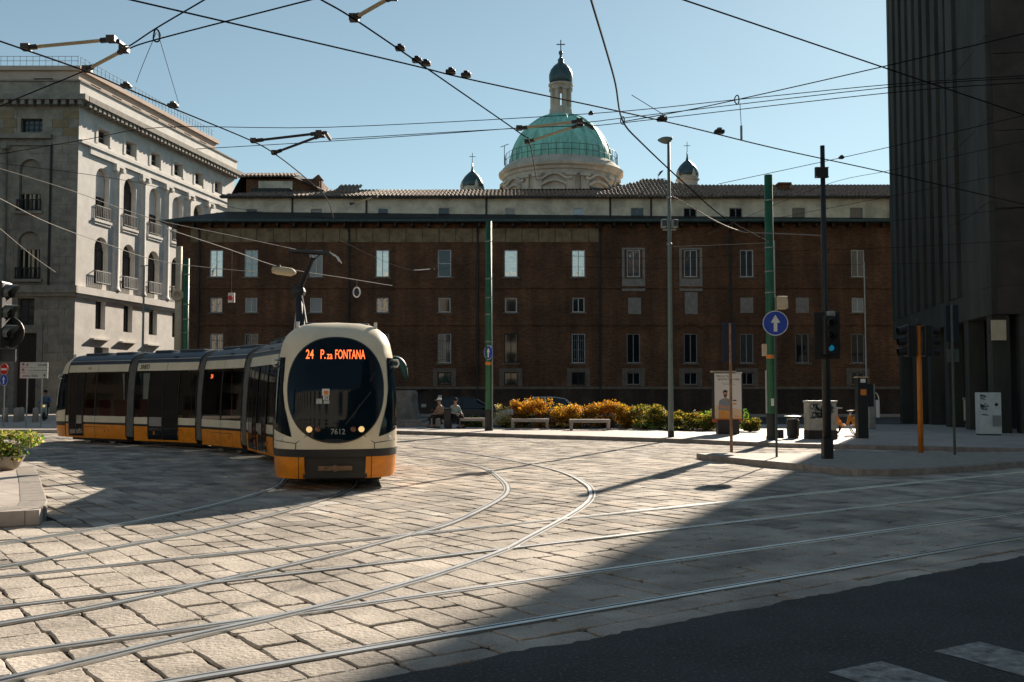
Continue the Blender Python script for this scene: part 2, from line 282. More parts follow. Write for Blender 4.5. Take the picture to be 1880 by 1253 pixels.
# ------------------------------------------------------------------ mesh builder
class MB:
    def __init__(s): s.v = []; s.f = []
    def add(s, vs, fs):
        o = len(s.v); s.v += [tuple(v) for v in vs]; s.f += [tuple(i + o for i in f) for f in fs]; return s
    def box(s, x0, x1, y0, y1, z0, z1, m=None):
        vs = [Vector((x, y, z)) for z in (z0, z1) for y in (y0, y1) for x in (x0, x1)]
        if m is not None: vs = [m @ v for v in vs]
        return s.add(vs, [(0, 2, 3, 1), (4, 5, 7, 6), (0, 1, 5, 4), (2, 6, 7, 3), (0, 4, 6, 2), (1, 3, 7, 5)])
    def mbox(s, f, u0, u1, z0, z1, n0, n1):          # box in wall coordinates f(u, z, n)
        vs = [f(u, z, n) for z in (z0, z1) for n in (n1, n0) for u in (u0, u1)]
        return s.add(vs, [(0, 2, 3, 1), (4, 5, 7, 6), (0, 1, 5, 4), (2, 6, 7, 3), (0, 4, 6, 2), (1, 3, 7, 5)])
    def tube(s, pts, r, n=6, cap=True):
        pts = [Vector(p) for p in pts]; rs = r if isinstance(r, (list, tuple)) else [r] * len(pts)
        rings = []; prev = None
        for i, p in enumerate(pts):
            d = (pts[min(i + 1, len(pts) - 1)] - pts[max(i - 1, 0)])
            d = d.normalized() if d.length > 1e-9 else Vector((0, 0, 1))
            a = prev if prev is not None else (Vector((0, 0, 1)) if abs(d.z) < 0.9 else Vector((1, 0, 0)))
            x = a - d * a.dot(d)
            if x.length < 1e-6: x = d.orthogonal()
            x.normalize(); y = d.cross(x); prev = x
            rings.append([p + (x * math.cos(2 * math.pi * k / n) + y * math.sin(2 * math.pi * k / n)) * rs[i] for k in range(n)])
        vs = [v for r_ in rings for v in r_]; fs = []
        for i in range(len(pts) - 1):
            for k in range(n):
                a, b = i * n + k, i * n + (k + 1) % n
                fs.append((a, b, b + n, a + n))
        if cap: fs.append(tuple(range(n))[::-1]); fs.append(tuple(range((len(pts) - 1) * n, len(pts) * n)))
        return s.add(vs, fs)
    def lathe(s, prof, n=24, c=(0, 0, 0), a0=0.0, m=None):
        vs = [Vector((c[0] + r * math.cos(a0 + 2 * math.pi * k / n), c[1] + r * math.sin(a0 + 2 * math.pi * k / n), c[2] + z)) for r, z in prof for k in range(n)]
        if m is not None: vs = [m @ v for v in vs]
        fs = []
        for i in range(len(prof) - 1):
            for k in range(n):
                a, b = i * n + k, i * n + (k + 1) % n; fs.append((a, b, b + n, a + n))
        fs.append(tuple(range(n))[::-1]); fs.append(tuple(range((len(prof) - 1) * n, len(prof) * n)))
        return s.add(vs, fs)
    def prism(s, poly, z0, z1, m=None):
        n = len(poly); vs = [Vector((p[0], p[1], z0)) for p in poly] + [Vector((p[0], p[1], z1)) for p in poly]
        if m is not None: vs = [m @ v for v in vs]
        return s.add(vs, [tuple(range(n))[::-1], tuple(range(n, 2 * n))] + [(i, (i + 1) % n, (i + 1) % n + n, i + n) for i in range(n)])
    def grid(s, fn, us, vs_):
        nu = len(us)
        vv = [fn(u, v) for v in vs_ for u in us]
        return s.add(vv, [(j * nu + i, j * nu + i + 1, (j + 1) * nu + i + 1, (j + 1) * nu + i) for j in range(len(vs_) - 1) for i in range(nu - 1)])
    def xf(s, m): s.v = [tuple(m @ Vector(v)) for v in s.v]; return s
    def mesh(s, name, m, smooth=False):
        me = bpy.data.meshes.new(name); me.from_pydata(s.v, [], s.f)
        if m: me.materials.append(m)
        if smooth:
            for p in me.polygons: p.use_smooth = True
        me.update(); return me

def link(name, me, parent=None, world=False):
    o = bpy.data.objects.new(name, me); col.objects.link(o)
    if parent is not None:
        o.parent = parent
        if world: o.matrix_parent_inverse = ROOTM[parent.name].inverted()
    return o
ROOTM = {}
def obj(name, mb, m, parent=None, world=False, smooth=False, bevel=0.0, fix=True):
    me = mb.mesh(name, M[m] if isinstance(m, str) else m, smooth)
    if fix:
        b = bmesh.new(); b.from_mesh(me); bmesh.ops.recalc_face_normals(b, faces=b.faces); b.to_mesh(me); b.free()
    o = link(name, me, parent, world)
    if world and parent is not None: ROOTM[o.name] = ROOTM[parent.name]
    if world and parent is not None and parent.type == 'MESH': o.matrix_parent_inverse = Matrix()
    if bevel:
        bv = o.modifiers.new('bevel', 'BEVEL'); bv.width = bevel; bv.segments = 2; bv.limit_method = 'ANGLE'
    return o
def tag(o, label, cat, group=None):
    o['label'] = label; o['category'] = cat
    if group: o['group'] = group
    return o
def thing(name, label, cat, loc=(0, 0, 0), rz=0.0, group=None):
    o = bpy.data.objects.new(name, None); col.objects.link(o); o.empty_display_size = 0.2
    o.location = loc; o.rotation_euler = (0, 0, rz)
    ROOTM[o.name] = Matrix.Translation(Vector(loc)) @ Matrix.Rotation(rz, 4, 'Z')
    return tag(o, label, cat, group)
def struct(name, mb, m, **k):
    o = obj(name, mb, m, **k); o['kind'] = 'structure'; return o
def copy_tree(o, parent=None):
    c = o.copy(); col.objects.link(c)
    if parent is not None: c.parent = parent
    for ch in list(o.children): copy_tree(ch, c)
    return c

def text2d(s, size, sx=1.0, align='CENTER', bold=.012):
    cu = bpy.data.curves.new('t', 'FONT'); cu.body = s; cu.size = size; cu.align_x = align; cu.align_y = 'CENTER'; cu.resolution_u = 3; cu.offset = bold * size
    o = bpy.data.objects.new('t', cu); col.objects.link(o)
    dg = bpy.context.evaluated_depsgraph_get(); me = bpy.data.meshes.new_from_object(o.evaluated_get(dg))
    vs = [(v.co.x * sx, v.co.y) for v in me.vertices]; fs = [tuple(p.vertices) for p in me.polygons]
    bpy.data.objects.remove(o); bpy.data.curves.remove(cu); bpy.data.meshes.remove(me)
    return vs, fs
def flat(mb, vf, fn):
    mb.add([fn(x, y) for x, y in vf[0]], vf[1]); return mb
def circle(n, r=1.0): return [(r * math.cos(2 * math.pi * i / n), r * math.sin(2 * math.pi * i / n)) for i in range(n)]

# ================================================================== GROUND
struct('ground', MB().add([(-4000, -4000, -0.09), (4000, -4000, -0.09), (4000, 4000, -0.09), (-4000, 4000, -0.09)], [(0, 1, 2, 3)]), 'asphalt')
U = Vector((0.810, 0.586, 0)); V = Vector((-0.586, 0.810, 0))       # along the straight tracks / across them
AE0 = P(1200, 1151)                                                 # point on the edge between stone and asphalt
def below_edge(p): return (p - AE0).dot(V)                          # >0 on the stone side
# kerb lines (ground)
PLAZA = [(-9.5, 43.4), (-4.5, 41.5), (5.5, 34.8), (8.6, 31.6), (14.7, 28.7), (27, 24.4)]
PLAZA_POLY = PLAZA + [(40, 24.4), (40, 50), (-9.5, 50)]
LEFTWALK = [(-60, 42.7), (-19.6, 42.7), (-18.6, 43.4), (-18.3, 44.6), (-19.2, 75), (-60, 75)]
isl = [P(1283, 843), P(1300, 846), P(1380, 855), P(1460, 863), P(1520, 870), P(1575, 874), P(1630, 874.5), P(1700, 872), P(1790, 866), P(1880, 858)]
ISLAND = [(p.x, p.y) for p in isl] + [(16.5, 24.8), (16.5, 27.4), (11, 26.6), (7.5, 26.3), (5.2, 26.4), (4.85, 26.25)]
PLAT = [(-6.22, 13.2), (-6.5, 14.0), (-8.5, 18.0), (-9.95, 20.8), (-16, 23), (-16, 12.5), (-6.75, 12.92)]
def inside(poly, x, y):
    c = False; n = len(poly)
    for i in range(n):
        x1, y1 = poly[i][:2]; x2, y2 = poly[(i + 1) % n][:2]
        if (y1 > y) != (y2 > y) and x < (x2 - x1) * (y - y1) / (y2 - y1) + x1: c = not c
    return c
struct('joint_bed', MB().add([(-45, 3, -0.026), (30, 3, -0.026), (30, 50, -0.026), (-45, 50, -0.026)], [(0, 1, 2, 3)]), 'dirt')

def stone_at(mb, c, hu, hv, z, fine, rnd):
    n = 3 if fine else 1
    per = []
    jit = [Vector((rnd.uniform(-.020, .010) * a_, rnd.uniform(-.020, .010) * b_)) for a_, b_ in ((-1, -1), (1, -1), (1, 1), (-1, 1))]
    cs = [Vector((-hu, -hv)) + jit[0], Vector((hu, -hv)) + jit[1], Vector((hu, hv)) + jit[2], Vector((-hu, hv)) + jit[3]]
    for i in range(4):
        a, b = cs[i], cs[(i + 1) % 4]; d = (b - a)
        nn = Vector((-d.y, d.x)).normalized()
        e = 0.05
        ks = [e] + [e + (1 - 2 * e) * (k + 1) / (n + 1) for k in range(n)] + [1 - e]
        for q, kk in enumerate(ks):
            o = rnd.uniform(-.009, .009) if 0 < q < len(ks) - 1 else rnd.uniform(0.0, 0.007)
            per.append(a + d * kk + nn * o)
    N = len(per); tx, ty = rnd.uniform(-.010, .010), rnd.uniform(-.010, .010)
    vs = []
    for sc_, dz in ((1.0, -0.06), (1.0, -0.006), (0.95, 0.0), (0.72, 0.0005)):
        for p in per:
            q = p * sc_ if sc_ == 1 else p - p.normalized() * (0.008 if sc_ == 0.95 else 0.04)
            w_ = c + U * q.x + V * q.y
            vs.append((w_.x, w_.y, z + dz + tx * q.x + ty * q.y))
    fs = []
    for L_ in range(3):
        for k in range(N):
            a, b = L_ * N + k, L_ * N + (k + 1) % N; fs.append((a, b, b + N, a + N))
    fs.append(tuple(range(3 * N, 4 * N)))
    mb.add(vs, fs)

rnd = random.Random(3)
stones = []
u = -42.0
while u < 46:
    wu = rnd.uniform(0.28, 0.39)
    v = AE0.dot(V) + 0.285; first = True
    while v < 62:
        lv = rnd.uniform(0.42, 0.76) if not first else rnd.uniform(0.26, 0.75)
        first = False
        c = U * (u + wu / 2) + V * (v + lv / 2)
        if 4.2 < c.y < 47 and abs(c.x) < c.y * 0.535 + 2.2 and c.x < 28:
            if not inside(PLAZA_POLY, c.x, c.y + .0) and not inside(LEFTWALK, c.x, c.y) and not inside(PLAT, c.x, c.y):
                stones.append((c, wu / 2 - 0.004, lv / 2 - 0.004))
        v += lv
    u += wu
# border course beside the asphalt
u = -8.0
while u < 16:
    l = rnd.uniform(0.7, 1.2)
    c = U * (u + l / 2) + V * (AE0.dot(V) + 0.14)
    if c.y > 3.5 and abs(c.x) < c.y * 0.535 + 2: stones.append((c, l / 2 - 0.012, 0.125))
    u += l
def vis(st):
    c = st[0]; ok = abs(c.x) < c.y * 0.512 and c.y > 5.9 and not inside(ISLAND, c.x, c.y)
    return (0 if ok else 1, c.y)
stones.sort(key=vis)
paving = MB()
for c, a, b in stones[300:]:
    stone_at(paving, c, a, b, rnd.uniform(-.009, .001), c.y < 14, rnd)
pav = bpy.data.objects.new('stone_paving', None); col.objects.link(pav); pav['kind'] = 'structure'
ROOTM[pav.name] = Matrix()
po = obj('paving_stones_beyond', paving, 'stone', pav, fix=False); po['kind'] = 'stuff'
for c, a, b in stones[:300]:
    m1 = MB(); stone_at(m1, c, a, b, rnd.uniform(-.009, .001), True, rnd)
    o = obj('paving_stone', m1, 'stone', pav, fix=False)

# asphalt carriageway with zebra crossing
def uv(a, b): return U * a + V * b
e0 = AE0.dot(V)
A0 = [uv(-12, e0), uv(20, e0), uv(40, e0 - 30), uv(-30, e0 - 30)]
road = MB(); NE = 420
top = [uv(-12 + 32 * i / NE, e0 + 0.01 + 0.03 * math.sin(i * .41) * math.sin(i * .083) + rnd.uniform(-.022, .022) + (rnd.uniform(0, .05) if i % 37 < 3 else 0)) for i in range(NE + 1)]
vs = [(p.x, p.y, 0.0) for p in top] + [(p.x, p.y, 0.0) for p in [uv(-12 + 32 * i / NE, e0 - 26) for i in range(NE + 1)]]
road.add(vs, [(i, i + NE + 1, i + NE + 2, i + 1) for i in range(NE)])
struct('asphalt_road', road, 'asphalt')
zd = Vector((0.46, -0.888, 0))
for i in range(-1, 5):
    a = Vector((1.97, 6.31, 0)) + Vector((0.88, 0.512, 0)) * (i)
    b = a + Vector((0.43, 0.26, 0))
    n = 14; L_ = [a + zd * (3.0 * k / n) - Vector((.86, .51, 0)) * rnd.uniform(-.012, .012) for k in range(n + 1)]; R_ = [b + zd * (3.0 * k / n) + Vector((.86, .51, 0)) * rnd.uniform(-.012, .012) for k in range(n + 1)]
    z = MB().add([(p.x, p.y, 0.004) for p in L_] + [(p.x, p.y, 0.004) for p in R_], [(k, k + 1, k + n + 2, k + n + 1) for k in range(n)])
    struct('zebra_stripe', z, 'zebra')
struct('far_street', MB().add([(-70, 50.0, -0.03), (70, 50.0, -0.03), (70, 140, -0.03), (-70, 140, -0.03)], [(0, 1, 2, 3)]), 'asphalt')

# ------------------------------------------------------------------ rails
def catmull(pts, n=8):
    out = []
    for i in range(len(pts) - 1):
        p0, p1, p2, p3 = pts[max(i - 1, 0)], pts[i], pts[i + 1], pts[min(i + 2, len(pts) - 1)]
        for k in range(n):
            t = k / n
            out.append(0.5 * ((2 * p1) + (p2 - p0) * t + (2 * p0 - 5 * p1 + 4 * p2 - p3) * t * t + (3 * p1 - p0 - 3 * p2 + p3) * t ** 3))
    out.append(pts[-1]); return out
def strip(mb, pts, o0, o1, z):
    L_, R_ = [], []
    for i, p in enumerate(pts):
        d = (pts[min(i + 1, len(pts) - 1)] - pts[max(i - 1, 0)]); d.z = 0; d.normalize(); nn = Vector((-d.y, d.x, 0))
        L_.append(p + nn * o0); R_.append(p + nn * o1)
    n = len(pts)
    zz = z if isinstance(z, tuple) else (z, z)
    mb.add([(p.x, p.y, zz[0]) for p in L_] + [(p.x, p.y, zz[1]) for p in R_], [(i, i + 1, i + 1 + n, i + n) for i in range(n - 1)])
NR = [0]
def rail(pts, label, side=1, wear=1.0):
    NR[0] += 1; dz = 0.0012 * NR[0]
    r = thing('tram_rail', label, 'rail', (0, 0, 0), 0, 'rails set in the paving')
    h = MB(); z = 0.008 + dz
    strip(h, pts, -0.026, 0.026, z); strip(h, pts, 0.026, 0.029, (z, -0.03)); strip(h, pts, -0.029, -0.026, (-0.03, z))
    obj('rail_head', h, 'rail', r)
    g = MB(); strip(g, pts, 0.029 * side, 0.062 * side, 0.005 + dz); obj('flange_groove', g, 'groove', r)
    k = MB(); strip(k, pts, 0.062 * side, 0.080 * side, z - 0.002); strip(k, pts, 0.080 * side, 0.082 * side, (z - .002, -0.03)); obj('guard_lip', k, 'rail', r)
    b = MB(); strip(b, pts, -0.029 * side, -0.044 * side, 0.0035 + dz); obj('filler_strip', b, 'dirt', r)
def linefit(pxs, ext0, ext1):
    ps = [P(*q) for q in pxs]; a, b = ps[0], ps[-1]; d = (b - a).normalized()
    a = a - d * ext0; b = b + d * ext1
    return [a + (b - a) * (i / 30) for i in range(31)]
def px(l): return [P(*q) for q in l]
rail(linefit([(328, 1252), (1200, 1104), (1880, 988)], 3, 22), 'straight rail running alongside the asphalt edge', 1)
rail(linefit([(0, 1202), (807, 1093), (1880, 939)], 4, 16), 'straight rail, second one out from the asphalt edge', -1)
rail(linefit([(0, 1117), (738, 1031), (1880, 898)], 5, 12), 'straight rail, third one out from the asphalt edge', 1)
rail(linefit([(0, 1060), (600, 1000), (1605, 894)], 5, 9), 'straight rail farthest from the asphalt edge', -1)
inner = px([(690, 832), (800, 842.5), (860, 853), (897, 863), (925, 884), (933, 898), (925, 913), (883, 937.5), (821, 965), (738, 987.6), (600, 1024), (415, 1065), (276, 1096), (138, 1124), (0, 1148), (-140, 1172)])
outer = px([(760, 822), (856, 832), (963, 851), (1032, 868), (1073, 889), (1084, 903), (1080, 920), (1049, 944), (966, 989), (921, 1012), (807, 1053), (669, 1093), (518, 1131), (346, 1169), (173, 1210), (0, 1250), (-160, 1285)])
rail(catmull(inner), 'tightly curved inner rail of the bend beside the tram', -1)
rail(catmull(outer), 'tightly curved outer rail of the bend beside the tram', 1)
tr = [Vector(p) for p in ((-24, 40.5, 0), (-15.67, 36.0, 0), (-11.9, 33.5, 0), (-9, 31.3, 0), (-6.6, 28.4, 0), (-4.9, 24.6, 0), (-3.75, 19.5, 0), (-3.7, 16.75, 0), (-4.3, 13.6, 0), (-5.2, 11.4, 0), (-6.6, 9.0, 0), (-8.5, 7, 0))]
ctr = catmull(tr, 8)
def offs(pts, o):
    out = []
    for i, p in enumerate(pts):
        d = (pts[min(i + 1, len(pts) - 1)] - pts[max(i - 1, 0)]).normalized(); out.append(p + Vector((-d.y, d.x, 0)) * o)
    return out
rail(offs(ctr, 0.72), 'curved rail passing under the left wheels of the tram', -1)
rail(offs(ctr, -0.72), 'curved rail passing under the right wheels of the tram', 1)

# ------------------------------------------------------------------ pavements and kerbs
def pavement(name, poly, kerbline, m, hz=0.13, closed=False, kw=0.28, jl=(0.9, 1.4)):
    mb = MB().prism(poly, -0.05, hz); o = struct(name, mb, m)
    pts = [Vector((p[0], p[1], 0)) for p in kerbline]
    # walk the line, one stone after another
    seg = []; r_ = random.Random(len(poly))
    dist = [0]
    for i in range(1, len(pts)): dist.append(dist[-1] + (pts[i] - pts[i - 1]).length)
    def at(s):
        for i in range(1, len(pts)):
            if s <= dist[i] or i == len(pts) - 1:
                t = (s - dist[i - 1]) / (dist[i] - dist[i - 1]); return pts[i - 1].lerp(pts[i], t)
    s = 0
    while s < dist[-1] - 0.05:
        e = min(s + r_.uniform(*jl), dist[-1]); a, b = at(s), at(e); d = (b - a)
        if d.length > 0.05:
            dn = d.normalized(); nn = Vector((-dn.y, dn.x, 0)); g = 0.006
            a2, b2 = a + dn * g, b - dn * g; out = -0.02 + r_.uniform(-.006, .006); zt = hz + 0.006 + r_.uniform(-.003, .004)
            poly4 = [a2 + nn * out, b2 + nn * out, b2 + nn * kw, a2 + nn * kw]
            obj('kerb_stone', MB().prism([(p.x, p.y) for p in poly4], -0.06, zt), 'kerb', o, bevel=0.018)
        s = e
    return o
pavement('plaza_pavement', PLAZA_POLY, PLAZA, 'pave')
pavement('corner_pavement', LEFTWALK, LEFTWALK[:4], 'pave')
pavement('traffic_island', ISLAND, ISLAND[-1:] + ISLAND[:10], 'islandtop', 0.14, jl=(0.55, 0.9))
o = pavement('tram_stop_platform', PLAT, [PLAT[5], PLAT[6], PLAT[0], PLAT[1], PLAT[2], PLAT[3]], 'pave', 0.2, kw=0.34, jl=(0.8, 1.2))
struct('facade_pavement', MB().box(-27, 45, 70.5, 74.2, -0.05, 0.12), 'pave')
# ================================================================== BUILDINGS
def wallmap(o, ud, nd):
    o, ud, nd = Vector(o), Vector(ud), Vector(nd)
    return lambda u, z, n=0.0: Vector((o.x + ud.x * u + nd.x * n, o.y + ud.y * u + nd.y * n, z))
def wall(f, u0, u1, z0, z1, ops, depth=0.25):
    """wall skin with real openings and reveals; ops: (u0,u1,z0,z1,arch)"""
    mb = MB()
    us = sorted(set([u0, u1] + [x for o in ops for x in o[:2]])); zs = sorted(set([z0, z1] + [x for o in ops for x in o[2:4]]))
    for i in range(len(us) - 1):
        for j in range(len(zs) - 1):
            a, b, c, d = us[i], us[i + 1], zs[j], zs[j + 1]; mu, mz = (a + b) / 2, (c + d) / 2
            if a >= u0 and b <= u1 and c >= z0 and d <= z1 and not any(o[0] < mu < o[1] and o[2] < mz < o[3] for o in ops):
                mb.add([f(a, c), f(b, c), f(b, d), f(a, d)], [(0, 1, 2, 3)])
    for o in ops:
        a, b, c, d = o[:4]; arch = len(o) > 4 and o[4]
        r = (b - a) / 2; zs_ = d - r if arch else d
        for x in (a, b): mb.add([f(x, c), f(x, zs_), f(x, zs_, -depth), f(x, c, -depth)], [(0, 1, 2, 3)])
        mb.add([f(a, c), f(b, c), f(b, c, -depth), f(a, c, -depth)], [(0, 1, 2, 3)])
        if arch:
            n = 14; pts = [(a + r - r * math.cos(math.pi * k / n), zs_ + r * math.sin(math.pi * k / n)) for k in range(n + 1)]
            for k in range(n):
                p, q = pts[k], pts[k + 1]
                mb.add([f(p[0], p[1]), f(q[0], q[1]), f(q[0], d), f(p[0], d)], [(0, 1, 2, 3)])
                mb.add([f(p[0], p[1]), f(q[0], q[1]), f(q[0], q[1], -depth), f(p[0], p[1], -depth)], [(0, 1, 2, 3)])
        else: mb.add([f(a, d), f(b, d), f(b, d, -depth), f(a, d, -depth)], [(0, 1, 2, 3)])
    return mb
def pane_mb(f, a, b, c, d, n, arch=False):
    mb = MB()
    if arch:
        r = (b - a) / 2; k = 14
        pts = [(a, c), (b, c)] + [(a + r + r * math.cos(math.pi * i / k), d - r + r * math.sin(math.pi * i / k)) for i in range(k + 1)]
        mb.add([f(x, z, n) for x, z in pts], [tuple(range(len(pts)))])
    else: mb.add([f(a, c, n), f(b, c, n), f(b, d, n), f(a, d, n)], [(0, 1, 2, 3)])
    return mb
def window(par, f, a, b, c, d, depth=0.18, fr='white', pane='pane', bars=(1, 0), arch=False, fw=0.07, world=True, curtain=None, bw=None):
    mb = MB(); n0, n1 = -depth - 0.02, -depth + 0.05; top = d - (b - a) / 2 if arch else d; bw = bw or fw * .8
    mb.mbox(f, a, a + fw, c, top, n0, n1); mb.mbox(f, b - fw, b, c, top, n0, n1); mb.mbox(f, a + fw, b - fw, c, c + fw, n0, n1)
    if arch: mb.mbox(f, a + fw, b - fw, top - fw, top, n0, n1)
    else: mb.mbox(f, a + fw, b - fw, d - fw, d, n0, n1)
    for i in range(bars[0]):
        u = a + (b - a) * (i + 1) / (bars[0] + 1); mb.mbox(f, u - bw / 2, u + bw / 2, c + fw, top - fw, n0, n1 - .008)
    for i in range(bars[1]):
        z = c + (top - c) * (i + 1) / (bars[1] + 1); mb.mbox(f, a + fw, b - fw, z - bw / 2, z + bw / 2, n0, n1 - .012)
    w_ = obj('window', mb, fr, par, world=world)
    obj('pane', pane_mb(f, a + .01, b - .01, c + .01, d - .01, -depth - 0.005, arch), pane, w_, world=world)
    return w_

# ------------------------------------------------------------------ long brick palace
BY = 74.0
def bz(y): return ZY(y, BY)
bx0, bx1 = XY(322, BY, 560), 34.0
fB = wallmap((0, BY, 0), (1, 0, 0), (0, -1, 0))
brick = thing('brick_palace', 'long dark brick palace with plastered attic storey and tiled roof behind the square', 'building', (5, BY, 0))
def bxx(px_, y): return XY(px_, BY, y)
cols = [397, 461, 580, 702, 816, 938, 1062, 1163, 1268, 1371, 1575, 1677]
ops = []; wins = []
hw = 0.5
for c_ in cols:
    x = bxx(c_, 485); a, b, c, d = x - hw, x + hw, bz(509), bz(459)
    ops.append((a, b, c, d)); wins.append((a, b, c, d, 'U', c_))
    x = bxx(c_, 560)
    if c_ in (1163, 1371): pass
    elif c_ == 1268: pass
    else:
        a, b, c, d = x - .45, x + .45, bz(574), bz(547); ops.append((a, b, c, d)); wins.append((a, b, c, d, 'M', c_))
    x = bxx(c_, 640); a, b, c, d = x - .5, x + .5, bz(667), bz(613); ops.append((a, b, c, d)); wins.append((a, b, c, d, 'L', c_))
    x = bxx(c_, 695); a, b, c, d = x - .5, x + .5, bz(707), bz(684); ops.append((a, b, c, d)); wins.append((a, b, c, d, 'S', c_))
x = bxx(1473, 640); ops.append((x - .5, x + .5, bz(667), bz(613))); wins.append((x - .5, x + .5, bz(667), bz(613), 'L', 1473))
# arched gateway
gx0, gx1 = bxx(760, 740), bxx(797, 740)
ops.append((gx0, gx1, 0.0, bz(714), True))
zt = bz(412)
ops2 = [o for o in ops]
base_z = bz(708) - 0.25
obj('wall', wall(fB, bx0, bx1, base_z, zt, [o for o in ops2 if o[2] >= base_z], 0.3), 'brick', brick, world=True)
gate = [o for o in ops2 if o[2] < base_z]
fBb = wallmap((0, BY - 0.08, 0), (1, 0, 0), (0, -1, 0))
wb = wall(fBb, bx0 - .05, bx1, 0.0, base_z, [(g[0], g[1], 0.0, min(g[3], base_z - 0.05), True) for g in gate], 0.5)
wb.add([fBb(bx0 - .05, base_z), fBb(bx1, base_z), fB(bx1, base_z, -.02), fB(bx0 - .05, base_z, -.02)], [(0, 1, 2, 3)])
wbo = obj('base_wall', wb, 'brickdark', brick, world=True)
gd = MB(); g = gate[0]; gd.mbox(fBb, g[0] - .1, g[1] + .1, 0, base_z, -.55, -.5); obj('gate_door', gd, 'darkwood', brick, world=True)
bs = MB(); bs.mbox(fB, bx0 - .06, bx1, base_z - 0.02, base_z + 0.16, -.02, 0.14); obj('base_moulding', bs, 'trim', brick, world=True)
# side wall + back so the block is solid
sd = MB(); D_ = 13.0
sd.add([(bx0, BY, 0), (bx0, BY + D_, 0), (bx0, BY + D_, zt), (bx0, BY, zt), (bx1, BY, 0), (bx1, BY + D_, 0), (bx1, BY + D_, zt), (bx1, BY, zt)], [(0, 1, 2, 3), (5, 4, 7, 6), (1, 5, 6, 2)])
obj('side_wall', sd, 'brick', brick, world=True)
st_b = MB()
for y in (528, 596):
    st_b.mbox(fB, bx0 - .05, bx1, bz(y) - .08, bz(y) + .08, -.02, .09)
obj('string_course', st_b, 'brick', brick, world=True)
rw = random.Random(11)
for a, b, c, d, k, c_ in wins:
    pane = 'pane'; fr = 'white'; bars = (1, 0)
    if k == 'U':
        pane = {397: 'pane_bright', 461: 'pane_mid', 580: 'curtain', 702: 'pane_bright', 816: 'pane', 938: 'pane_bright', 1062: 'pane_bright'}.get(c_, 'pane_mid')
        if c_ in (816, 461): bars = (0, 1) if c_ == 816 else (1, 1)
        if c_ in (938,): bars = (0, 0)
    elif k == 'M':
        pane = {397: 'pane_mid', 461: 'curtain', 580: 'curtain', 702: 'pane_mid', 1575: 'curtain'}.get(c_, 'pane')
        bars = (0, 0) if c_ in (816, 938, 580) else (1, 0)
    elif k == 'L':
        pane = 'pane_mid' if c_ in (397, 1371) else 'pane'
        fr = 'white' if c_ < 1100 and c_ != 938 else 'greyframe'
        if c_ == 938: fr = 'darkwood'
    else:
        fr = 'darkwood' if c_ < 1160 else 'greyframe'; pane = 'pane'
    w_ = window(brick, fB, a, b, c, d, 0.14, fr, pane, bars)
    if k in ('U', 'L', 'M'):
        obj('sill', MB().mbox(fB, a - .16, b + .16, c - .11, c - .003, -.1, .10), 'trim', w_, world=True)
    if k == 'S':
        s = MB(); s.mbox(fB, a - .35, a - .01, c - .1, d + .3, -.05, .06); s.mbox(fB, b + .01, b + .35, c - .1, d + .3, -.05, .06); s.mbox(fB, a - .01, b + .01, d + .01, d + .3, -.05, .06)
        obj('surround', s, 'trim', w_, world=True)
    if k == 'U' and c_ in (1163, 1268):
        s = MB(); o0, o1 = a - .36, b + .36
        s.mbox(fB, o0, a - .17, c - 1.05, d + .15, -.02, .05); s.mbox(fB, b + .17, o1, c - 1.05, d + .15, -.02, .05); s.mbox(fB, a - .17, b + .17, c - 1.05, c - .12, -.02, .05); s.mbox(fB, a - .17, b + .17, d + .01, d + .15, -.02, .05)
        obj('surround', s, 'blank', w_, world=True)
    if k == 'L' and c_ < 1100 and c_ != 938:
        g = MB()
        for i in range(7): g.tube([fB(a + (b - a) * (i + .5) / 7, c + .05, .02), fB(a + (b - a) * (i + .5) / 7, d - .02, .02)], .012, 4)
        for i in range(3): g.tube([fB(a, c + .3 + i * .7, .025), fB(b, c + .3 + i * .7, .025)], .012, 4)
        obj('window_grille', g, 'greyframe', w_, world=True)
    if k == 'L' and c_ > 1100 and c_ < 1300:       # gabled brick hood above
        g = MB(); mx_ = (a + b) / 2
        for s_ in (-1, 1):
            g.add([fB(mx_, d + .95, n) for n in (-.02, .14)] + [fB(mx_ + s_ * .95, d + .5, n) for n in (-.02, .14)] + [fB(mx_ + s_ * .95, d + .36, n) for n in (-.02, .14)] + [fB(mx_, d + .8, n) for n in (-.02, .14)],
                  [(0, 1, 3, 2), (2, 3, 5, 4), (4, 5, 7, 6), (1, 7, 5, 3)])
        obj('hood_mould', g, 'brick', w_, world=True)
for c_, y0, y1 in ((1165, 547, 577), (1269, 537, 577), (1371, 547, 575), (1473, 547, 575)):
    x = bxx(c_, 560); obj('blocked_window', MB().mbox(fB, x - .48, x + .48, bz(y1), bz(y0), -.05, .03), 'blank', brick, world=True)
# frieze panels under the eaves
pf = MB(); x = bxx(350, 430)
fx1 = bxx(1100, 430); i = 0
while x < fx1:
    x2 = min(x + 1.24, fx1)
    obj('frieze_panel', MB().mbox(fB, x + .025, x2 - .025, bz(445), bz(420), -.02, .045), 'band', brick, world=True); x = x2
x = fx1
# brackets, eaves, gutter
ev = MB(); ev.mbox(fB, bx0 - .9, bx1, zt, zt + .10, -1.5, .95); obj('eaves', ev, 'darkroof', brick, world=True)
xx = bx0 + .1
bk = MB()
while xx < bx1: bk.mbox(fB, xx, xx + .14, zt - .26, zt - .001, -.02, .75); xx += 1.25
obj('eave_brackets', bk, 'darkwood', brick, world=True)
gt = MB(); gt.tube([fB(bx0 - .95, zt + .1, 1.0), fB(bx1, zt + .1, 1.0)], .085, 8); gt.tube([fB(bx0 - .95, zt + .1, 1.0), fB(bx0 - .95, zt + .1, -12)], .085, 8)
obj('gutter', gt, 'copper_gutter', brick, world=True)
